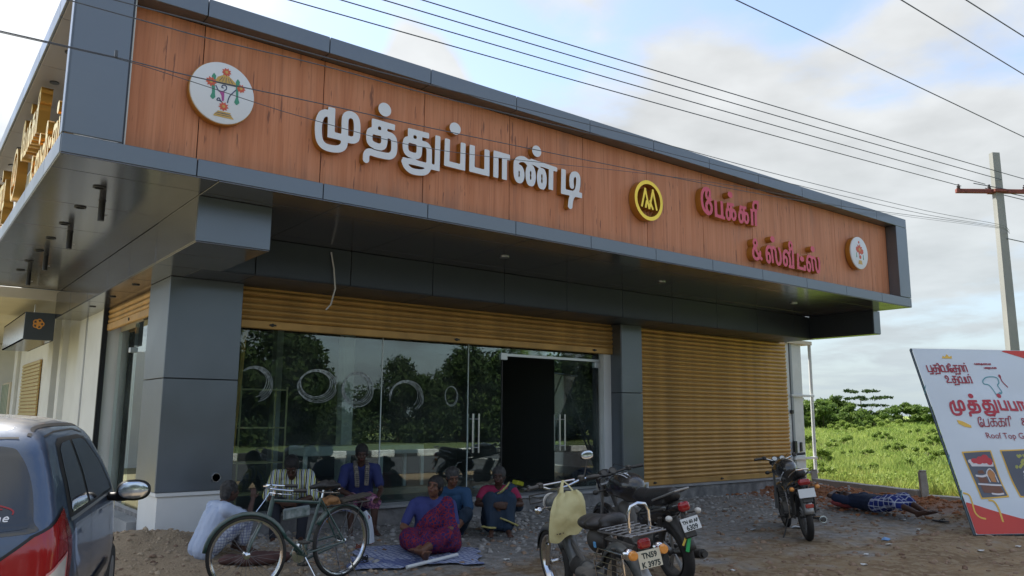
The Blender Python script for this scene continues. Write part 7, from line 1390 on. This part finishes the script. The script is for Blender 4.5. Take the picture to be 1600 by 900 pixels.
def person(label,loc,rz,J,sk,garments,hairm,bun=False,hs=1.0,tor=1.0,vox=.0085,group=None,hands=True,feet=True,limbs=1.0):
    """J: joints in metres, facing +x.  garments: list of (name, builder(mb,J), material, voxel, wrinkle)"""
    t=thing('person',label,'person',loc,rz,group); mb=MB(); J={k:(Vector(v) if not isinstance(v,(list,float,int,dict)) else v) for k,v in J.items()}
    pe,ch,nk,hd=J['pelvis'],J['chest'],J['neck'],J['head']; lt=limbs
    sv=(J['shL']-J['shR']); sv=sv.normalized()
    for q in (-1,1): mb.cap(pe+sv*.07*q*tor,ch.lerp(pe,.45)+sv*.055*q*tor,.105*tor,.10*tor)
    for q in (-1,1): mb.cap(ch.lerp(pe,.45)+sv*.055*q*tor,ch+sv*.075*q*tor,.10*tor,.095*tor)
    mb.cap(J['shL'].lerp(nk,.25),J['shR'].lerp(nk,.25),.055*tor,.055*tor); mb.cap(ch.lerp(nk,.6),nk.lerp(hd,.55),.055,.050)
    mb.ell(pe.lerp(ch,.75),(.10*tor,.12*tor,.13),n=16,m=10)
    P,R=head(mb,hd,J['face'],J.get('up',Vector((0,0,1))),hs)
    for S in 'LR':
        limb(mb,[J['sh'+S],J['el'+S],J['wr'+S]],[.048*lt,.038*lt,.026*lt]); mb.cap(J['el'+S],J['el'+S].lerp(J['wr'+S],.35),.036*lt,.037*lt)
        if hands: hand(mb,J['wr'+S],J['hd'+S],J['hn'+S],J.get('curl',.6),1 if S=='L' else -1,.98)
        limb(mb,[J['hp'+S],J['kn'+S]],[.085*lt,.056*lt]); limb(mb,[J['kn'+S],J['kn'+S].lerp(J['an'+S],.35),J['an'+S]],[.053*lt,.052*lt,.034*lt])
        if feet:
            a,tt=J['an'+S],J['to'+S]; d=(tt-a); mb.cap(a,a.lerp(tt,.75),.034,.030); mb.cap(a-d.normalized()*.02+Vector((0,0,-.02)),tt,.032,.024)
            dd=d.normalized(); ll=dd.cross(Vector((0,0,1))); 
            for k in range(5): mb.cap(tt+ll*(k-2)*.017,tt+ll*(k-2)*.018+dd*(.034-.004*abs(k-1)),.010,.009,n=8,m=3)
    o=remesh(mb,'body',vox,sk,t,3); face_bits(t,P,R,hs); hair(t,P,R,hairm,hs,bun)
    for nm,fn,m,vx,wr in garments:
        g=MB(); fn(g,J); remesh(g,nm,vx,m,t,4,wr=wr,wscale=11)
    return t,J,P,R
def shirt(tor=1.0,sl=.75,coll=True,hem=0.0,loose=.018):
    def f(g,J):
        pe,ch,nk=J['pelvis'],J['chest'],J['neck']; sv=(J['shL']-J['shR']).normalized()
        for q in (-1,1): g.cap(pe.lerp(ch,hem)+sv*.068*q*tor,ch.lerp(pe,.45)+sv*.058*q*tor,.115*tor+loose*.5,.108*tor+loose*.6); g.cap(ch.lerp(pe,.45)+sv*.058*q*tor,ch+sv*.078*q*tor,.108*tor+loose*.6,.10*tor+loose*.6)
        g.cap(ch.lerp(nk,.35)-Vector((.015,0,0)),ch.lerp(nk,.72)-Vector((.02,0,0)),.085,.062)
        g.ell(pe.lerp(ch,.75)+(ch-nk).normalized()*.02,(.125*tor,.135*tor,.15),n=16,m=10)
        g.cap(J['shL'].lerp(nk,.22),J['shR'].lerp(nk,.22),.058*tor+loose*.5,.058*tor+loose*.5)
        for S in 'LR':
            e=J['sh'+S].lerp(J['el'+S],min(1,sl)); g.cap(J['sh'+S],e,.054+loose,.046+loose)
            if sl>1: g.cap(J['el'+S],J['el'+S].lerp(J['wr'+S],sl-1),.046+loose,.034+loose)
    return f
def wrap(extra=.02,down=1.0,fill=True):
    """lungi / sari skirt over the legs"""
    def f(g,J):
        pe=J['pelvis']; g.ell(pe+Vector((.03,0,0)),(.14,.18,.12),n=16,m=10)
        for S in 'LR':
            a=J['kn'+S].lerp(J['an'+S],down); g.cap(J['hp'+S],J['kn'+S],.10+extra,.068+extra)
            if down>0: g.cap(J['kn'+S],a,.068+extra,.050+extra)
        if fill:
            mk=(J['knL']+J['knR'])/2; ma=(J['knL'].lerp(J['anL'],down)+J['knR'].lerp(J['anR'],down))/2; g.cap((pe+mk)/2,mk,.12,.075); g.cap(mk,ma,.075,.06)
    return f
def trousers(down=1.0,e=.012):
    def f(g,J):
        g.ell(J['pelvis'],(.14,.17,.11),n=14,m=10)
        for S in 'LR':
            g.cap(J['hp'+S],J['kn'+S],.09+e,.062+e)
            if down>0: g.cap(J['kn'+S],J['kn'+S].lerp(J['an'+S],down),.060+e,.045+e)
    return f
def sit(**k):
    J=dict(pelvis=(0,0,.13),chest=(.10,0,.44),neck=(.14,0,.575),head=(.18,0,.715),face=(1,0,-.1),up=(0,0,1),shL=(.11,.185,.525),shR=(.11,-.185,.525),elL=(.30,.27,.36),elR=(.30,-.27,.36),wrL=(.49,.10,.38),wrR=(.49,-.10,.38),
      hdL=(.3,-1,-.1),hdR=(.3,1,-.1),hnL=(-1,-.1,0),hnR=(-1,.1,0),hpL=(.03,.095,.12),hpR=(.03,-.095,.12),knL=(.40,.13,.47),knR=(.40,-.13,.47),anL=(.50,.10,.08),anR=(.50,-.10,.08),toL=(.66,.12,.035),toR=(.66,-.12,.035))
    J.update(k); return J
MSHW=mat('shirt_white_blue',(.46,.54,.70),.8,var=.06,vscale=6,bump=.3,bscale=14); MLUN=patmat('lungi_check_pale',(.50,.53,.58),[(.13,.15,.28),(.13,.15,.28)],'check',30)
MSTR=patmat('shirt_striped',(.74,.75,.58),[(.02,.025,.07),(.40,.42,.05),(.30,.38,.55)],'stripe',17,warp=.02); MTRD=mat('trouser_dark',(.02,.022,.03),.9)
MBLU=mat('shirt_blue',(.022,.032,.13),.85,bump=.3,bscale=14,var=.15); MPNK=patmat('cloth_pink',(.42,.17,.24),[(.16,.06,.15),(.55,.35,.40)],'blob',16); MSCF=patmat('scarf_stripe',(.10,.09,.09),[(.32,.28,.22),(.05,.05,.06)],'check',40)
MSAR=patmat('sari_purple',(.03,.02,.10),[(.22,.022,.03),(.09,.012,.05)],'blob',26,warp=.1); MBLS=mat('blouse_blue',(.035,.045,.17),.85,var=.1); MSAD=mat('sari_navy',(.014,.032,.06),.85,var=.3,vscale=5,bump=.3,bscale=12); MBOR=mat('sari_border',(.40,.36,.13),.8,var=.2,vscale=20); MMAG=mat('blouse_magenta',(.30,.018,.07),.8)
MBL2=mat('blouse_teal',(.02,.065,.14),.85,bump=.3,bscale=12); MNAV=mat('shirt_navy',(.012,.022,.055),.85,bump=.4,bscale=12); MLU2=patmat('lungi_check_blue',(.025,.04,.20),[(.60,.64,.72),(.55,.58,.70)],'check',10,w=.16)
D2=math.radians
# man in the white shirt, seen from behind, squatting by the column
t1,J1,_,_=person('seated man in a pale blue shirt, back turned, beside the column base',(2.74,8.66,gz(2.74,8.66)-.02),D2(5),
 sit(pelvis=(0,0,.14),chest=(.13,0,.46),neck=(.20,0,.60),head=(.27,-.01,.73),face=(1,.05,-.1),shL=(.16,.19,.54),shR=(.16,-.19,.54),elR=(.42,-.20,.42),wrR=(.50,-.14,.64),hdR=(.05,.05,1),hnR=(.1,1,0),elL=(.38,.28,.36),wrL=(.52,.10,.42),knL=(.44,.14,.45),knR=(.43,-.16,.43),anL=(.42,.12,.08),anR=(.40,-.14,.08),toL=(.58,.14,.035),toR=(.56,-.16,.035),curl=1.0),
 MSKD,[('shirt',shirt(1.06,.85,hem=-.14,loose=.030),MSHW,.010,.008),('lungi',wrap(.018,.75),MLUN,.011,.010)],MHG)
t1.scale=(.89,.89,.89)
# man in stripes on the plinth, bent forward
person('man in a yellow and navy striped shirt sitting on the plinth, head bowed',(4.12,9.70,.335),D2(-118),
 sit(pelvis=(0,0,.11),chest=(.20,0,.38),neck=(.33,0,.49),head=(.42,0,.58),face=(.75,0,-.65),up=(.65,0,.75),shL=(.24,.19,.46),shR=(.24,-.19,.46),elL=(.36,.27,.22),elR=(.36,-.27,.22),wrL=(.52,.10,.17),wrR=(.52,-.10,.17),knL=(.42,.16,.10),knR=(.42,-.16,.10),anL=(.50,.15,-.24),anR=(.50,-.15,-.24),toL=(.66,.17,-.285),toR=(.66,-.17,-.285)),
 MSKD,[('shirt',shirt(1.0,.95,hem=-.1,loose=.022),MSTR,.009,.007),('trousers',trousers(1.0),MTRD,.011,.006)],MHAIR)
# man in blue with a scarf
t3,J3,_,_=person('man in a blue shirt with a scarf round his neck sitting on the plinth edge',(4.98,9.62,.335),D2(-112),
 sit(pelvis=(0,0,.12),chest=(.10,0,.45),neck=(.16,0,.60),head=(.22,0,.74),face=(.95,-.05,-.3),up=(.3,0,.95),shL=(.12,.20,.53),shR=(.12,-.20,.53),elL=(.27,.27,.26),elR=(.27,-.27,.26),wrL=(.46,.20,.17),wrR=(.44,-.02,.17),hdL=(.9,-.3,-.1),hdR=(.8,.5,0),hnL=(0,0,-1),hnR=(0,0,-1),knL=(.44,.17,.12),knR=(.44,-.15,.12),anL=(.46,.17,-.21),anR=(.46,-.13,-.21),toL=(.62,.20,-.265),toR=(.62,-.15,-.265)),
 MSKD,[('shirt',shirt(1.04,.70,hem=-.1,loose=.02),MBLU,.010,.007),('shorts',trousers(.12,.028),MPNK,.011,.010)],MHAIR)
t3.scale=(.95,.95,.95)
g=MB(); n_=J3['neck']
g.tube([n_+Vector(p) for p in ((.10,.07,-.28),(.11,.075,-.14),(.07,.08,-.02),(-.03,.07,.03),(-.06,0,.03),(-.03,-.07,.03),(.07,-.08,-.02),(.11,-.06,-.14),(.11,-.05,-.30))],[.034]*9,8,flat=.6); remesh(g,'scarf',.009,MSCF,t3,3,wr=.006,wscale=20)
# woman in purple sari on the sheet
zs=gz(5.0,7.85)
t4,J4,P4,_=person('large woman in a purple and red patterned sari sitting on the blue sheet, legs crossed',(5.08,7.98,zs),D2(-130),
 sit(pelvis=(0,0,.16),chest=(.03,.0,.47),neck=(.05,.02,.62),head=(.09,.03,.755),face=(.95,-.25,.12),up=(-.05,.15,1),shL=(.04,.225,.545),shR=(.04,-.225,.545),elL=(.16,.30,.30),elR=(.20,-.32,.30),wrL=(.36,.12,.24),wrR=(.40,-.10,.23),hdL=(.7,-.7,-.2),hdR=(.7,.7,-.2),hnL=(-.3,-.1,-1),hnR=(-.3,.1,-1),knL=(.44,.20,.23),knR=(.44,-.22,.22),anL=(.74,-.03,.11),anR=(.76,.03,.06),toL=(.90,-.10,.15),toR=(.93,.08,.13)),
 MSK,[('blouse',shirt(1.22,.80,hem=.3,loose=.012),MBLS,.010,.004),('sari_skirt',lambda g,J:(wrap(.045,.45)(g,J),g.ell((.22,0,.13),(.38,.36,.12),n=20,m=10),None)[-1],MSAR,.012,.014),
  ('sari_drape',lambda g,J:(g.cap(Vector((.0,-.0,.18)),Vector((.06,.02,.33)),.19,.18),g.cap(Vector((.10,-.10,.30)),Vector((.10,.16,.52)),.085,.085),g.cap(Vector((.06,.17,.56)),Vector((-.06,.18,.42)),.085,.10),g.cap(Vector((.08,.19,.52)),Vector((.16,.24,.26)),.085,.10),g.cap(Vector((.16,.24,.26)),Vector((.20,.26,.12)),.10,.12))[-1],MSAR,.012,.012)],MHAIR,bun=True,hs=1.08,tor=1.24,limbs=1.15)
b=MB(); 
for k in range(3): b.lathe([(.036,-.003),(.039,0),(.036,.003),(.033,0)],J4['wrR'].lerp(J4['elR'],.10+.04*k),(J4['elR']-J4['wrR']),18,closed=True); b.lathe([(.036,-.003),(.039,0),(.036,.003),(.033,0)],J4['wrL'].lerp(J4['elL'],.10+.04*k),(J4['elL']-J4['wrL']),18,closed=True)
t4.scale=(.95,.95,.95)
o=b.build('bangle',MLGF,t4); o['kind']='stuff'
b=MB(); b.ell(P4(.090,0,.042),(.003,.005,.005),n=8,m=6); b.build('bindi',MREDL,t4)
# woman behind her in a teal blouse
person('thin woman in a teal blue blouse sitting against the plinth, looking down',(5.82,8.72,gz(5.8,8.7)),D2(-125),
 sit(pelvis=(0,0,.13),chest=(.08,0,.44),neck=(.12,0,.585),head=(.17,.02,.72),face=(.9,.25,-.35),up=(.3,0,.95),elL=(.24,.24,.30),elR=(.24,-.24,.30),wrL=(.40,.06,.24),wrR=(.40,-.06,.22),knL=(.38,.20,.30),knR=(.38,-.20,.30),anL=(.52,.03,.08),anR=(.50,-.05,.07),toL=(.66,-.04,.05),toR=(.64,.04,.05)),
 MSK,[('blouse',shirt(.98,.75,hem=-.2,loose=.02),MBL2,.010,.008),('skirt',wrap(.02,.25),MSAD,.011,.010)],MHG,bun=True)
# woman in navy sari hugging her knees
def navy(g,J):
    wrap(.030,.85)(g,J); g.cap(Vector((-.02,0,.16)),Vector((.08,0,.42)),.15,.145); g.cap(Vector((.14,.02,.40)),Vector((.10,.15,.54)),.09,.085); g.cap(Vector((.10,.16,.54)),Vector((-.05,.14,.40)),.08,.10); g.cap(Vector((.10,.20,.50)),Vector((.24,.25,.34)),.075,.07)
t6,J6,_,_=person('woman in a navy sari with yellow border hugging her knees beside the others',(6.48,8.60,gz(6.5,8.6)),D2(-124),
 sit(face=(.97,-.2,-.12),knL=(.40,.12,.45),knR=(.40,-.12,.45),elL=(.32,.28,.38),elR=(.30,-.28,.38),wrL=(.50,.06,.40),wrR=(.50,-.06,.38)),
 MSKD,[('blouse',shirt(1.02,.55,hem=.3,loose=.014),MMAG,.010,.004),('sari',navy,MSAD,.011,.012)],MHG,bun=True)
b=MB(); b.tube([(.13,-.12,.40),(.20,-.05,.46),(.22,.04,.53),(.17,.11,.595),(.08,.14,.625)],[.022,.024,.026,.026,.024],8,flat=.5); remesh(b,'sari_border',.008,MBOR,t6,2,wr=.003,wscale=20)
b=MB(); b.tube([(.52,.22,.14),(.57,.10,.20),(.59,.0,.24)],[.035,.03,.03],8,flat=.4); b.tube([(.50,-.22,.13),(.56,-.14,.12),(.58,-.05,.12)],[.035,.03,.03],8,flat=.4); o=remesh(b,'hem_border',.008,MBOR,t6,2,wr=.003,wscale=20)
# man lying on his back by the kerb
hx,hy=12.95,7.50; fx_,fy_=12.42,5.80; az=math.atan2(fy_-hy,fx_-hx); zl=gz(12.9,6.9)+.03
# local x runs from head to feet
J7=dict(pelvis=(.78,0,.13),chest=(.36,0,.14),neck=(.20,0,.15),head=(.05,.0,.17),face=(.05,.45,.95),up=(-1,0,.05),shL=(.30,.19,.14),shR=(.30,-.19,.14),elL=(.56,.30,.12),elR=(.10,-.36,.20),wrL=(.72,.20,.24),wrR=(-.02,-.13,.25),hdL=(.7,-.7,.0),hdR=(-.3,1,0),hnL=(0,0,-1),hnR=(0,.2,-1),hpL=(.84,.09,.12),hpR=(.84,-.09,.12),knL=(1.20,.12,.24),knR=(1.20,-.12,.20),anL=(1.60,.10,.08),anR=(1.62,-.06,.07),toL=(1.74,.16,.10),toR=(1.77,-.02,.11))
J7=dict(J7); 
person('barefoot man in a navy shirt and blue checked lungi lying asleep by the kerb',(hx,hy,zl),az,J7,MSKD,
 [('shirt',shirt(1.08,.65,hem=-.1,loose=.02),MNAV,.010,.009),('lungi',wrap(.03,.30),MLU2,.011,.012)],MHAIR)
mb=MB(); mb.ell((0,0,0),(.20,.26,.07),n=18,m=10); mb.ell((.1,.12,-.01),(.16,.14,.06)); mb.ell((-.1,-.1,-.01),(.14,.16,.06)); o=remesh(mb,'cloth_pillow',.012,mat('cloth_coral',(.45,.10,.11),.85,var=.15),None,4,wr=.012,wscale=12); o.location=(13.0,7.47,zl+.06); tag(o,'coral red folded cloth under the head of the sleeping man','cloth')
# ------------------------------------------------------------ small things
def lay(pt,dz=0): return Vector((pt[0],pt[1],gz(pt[0],pt[1])+dz))
# blue checked plastic sheet on the ground
MSHE=patmat('sheet_blue_check',(.36,.40,.52),[(.06,.09,.25),(.07,.10,.28)],'check',17)
b=MB(); nx,ny=44,36; vs=[];fs=[]; cx,cy=4.72,7.72; a=D2(-32)
for i in range(nx+1):
    for j in range(ny+1):
        u=(i/nx-.5)*1.35*(1+.05*math.sin(j*.6)); v=(j/ny-.5)*1.0*(1+.05*math.sin(i*.5)); x=cx+u*math.cos(a)-v*math.sin(a); y=cy+u*math.sin(a)+v*math.cos(a); vs.append((x,y,gz(x,y)+.012+.022*mnoise.noise(Vector((x*6,y*6,3)))+.010*mnoise.noise(Vector((x*17,y*17,5)))+.012))
for i in range(nx):
    for j in range(ny): q=i*(ny+1)+j; fs.append((q,q+ny+1,q+ny+2,q+1))
b.add(vs,fs); tag(b.build('ground_sheet',MSHE,None,80),'crumpled blue and white checked sheet spread on the ground under the woman in purple','sheet')
b=MB(); p=lay((4.30,7.22),.05); q=lay((4.98,7.32),.06); b.cyl(p,q,.019,12); tag(b.build('plastic_pipe',MPW),'short white plastic pipe lying across the front of the blue sheet','pipe')
def slipper(x,y,rz,m,lab):
    t=thing('slipper',lab,'slipper',tuple(lay((x,y),.012)),rz); mb=MB(); mb.cap((-.08,0,0),(.08,.005,0),.032,.042,n=14,m=4); b=MB(); 
    n=20; P=[(.13*math.cos(2*PI*k/n),(.042+.008*math.cos(2*PI*k/n))*math.sin(2*PI*k/n)) for k in range(n)]; b.add([(x_,y_,0) for x_,y_ in P]+[(x_,y_,.016) for x_,y_ in P],[tuple(range(n))[::-1],tuple(range(n,2*n))]+[(k,(k+1)%n,n+(k+1)%n,n+k) for k in range(n)]); b.build('sole',m,t)
    b=MB(); b.tube([(-.0,.042,.015),(.04,.03,.045),(.07,0,.03),(.04,-.03,.045),(0,-.042,.015)],.006,6); b.build('strap',m,t)
MSL=mat('slipper_brown',(.25,.07,.04),.7); MSL2=mat('slipper_black',(.02,.02,.022),.7)
slipper(4.62,8.62,-1.9,MSL,'reddish brown slipper beside the feet of the man in blue'); slipper(4.44,8.50,-2.3,MSL,'reddish brown slipper lying a little nearer than its pair'); slipper(4.10,7.80,-2.6,MSL2,'black sandal on the left corner of the blue sheet'); slipper(4.22,7.98,-2.0,MSL2,'black sandal lying behind the other on the blue sheet'); slipper(12.55,5.72,-1.6,MSL2,'dark slipper at the feet of the sleeping man')
b=MB(); b.tube([lay(p,.012) for p in ((6.6,7.7),(7.0,7.9),(7.5,8.15),(8.1,8.2),(8.6,8.4))],.012,6); tag(b.build('black_hose',MBLK),'black hose lying on the rubble right of the seated women','hose')
# brown cloth heap at the feet of the man in white
mb=MB(); r3=random.Random(3)
for k in range(9): mb.ell((r3.uniform(-.22,.25),r3.uniform(-.12,.12),.04),(.14,.1,.055),n=10,m=8)
o=remesh(mb,'cloth_heap',.012,mat('cloth_maroon_brown',(.10,.05,.045),.9,var=.2),None,4,wr=.012,wscale=12); o.location=lay((3.12,8.22),.0); tag(o,'dark brown cloth heap in front of the man in white','cloth')
# litter: scraps of paper and plastic
MPAP=mat('paper_scrap',(.62,.62,.60),.8,var=.15); MPB=mat('plastic_scrap_blue',(.10,.25,.5),.5); MPLb=mat('plastic_pale',(.50,.56,.62),.4)
LT=[(7.6,7.6,.09,0),(7.9,7.3,.05,0),(10.2,6.6,.10,2),(9.8,5.1,.05,0),(8.3,4.6,.05,0),(8.9,4.9,.035,0),(10.4,4.3,.06,0),(9.6,6.9,.06,2),(12.0,4.9,.05,0),(11.2,4.2,.05,0),(8.6,7.7,.07,0),(6.9,6.6,.05,0),(5.4,7.0,.045,0),(9.0,7.9,.10,2),(9.3,8.3,.06,0),(11.0,8.4,.06,0),(3.9,8.6,.06,2),(6.2,7.2,.05,0),(7.0,5.3,.04,0),(10.3,5.4,.09,1),(12.4,6.2,.05,0),(11.6,5.6,.04,0),(7.3,8.4,.07,0),(8.2,8.8,.08,2)]
for i,(x,y,s,k) in enumerate(LT):
    r3=random.Random(i); n=7; P=[(s*(.7+.5*r3.random())*math.cos(2*PI*j/n),s*(.45+.4*r3.random())*math.sin(2*PI*j/n),.01+s*.35*r3.random()) for j in range(n)]; b=MB(); b.add([(0,0,.015+s*.2)]+P+[(p[0]*.9,p[1]*.9,p[2]-.006) for p in P]+[(0,0,s*.15)],[(0,j+1,(j+1)%n+1) for j in range(n)]+[(2*n+1,n+1+(j+1)%n,n+1+j) for j in range(n)]+[(j+1,n+1+j,n+1+(j+1)%n,(j+1)%n+1) for j in range(n)])
    o=b.build('litter_scrap',[MPAP,MPB,MPLb][k],None,20); o.location=lay((x,y),0); tag(o,['crumpled white paper scrap on the dirt forecourt','crumpled blue plastic scrap on the dirt right of the lone motorcycle','crumpled pale plastic scrap on the grey rubble'][k],'litter','scraps littering the forecourt')
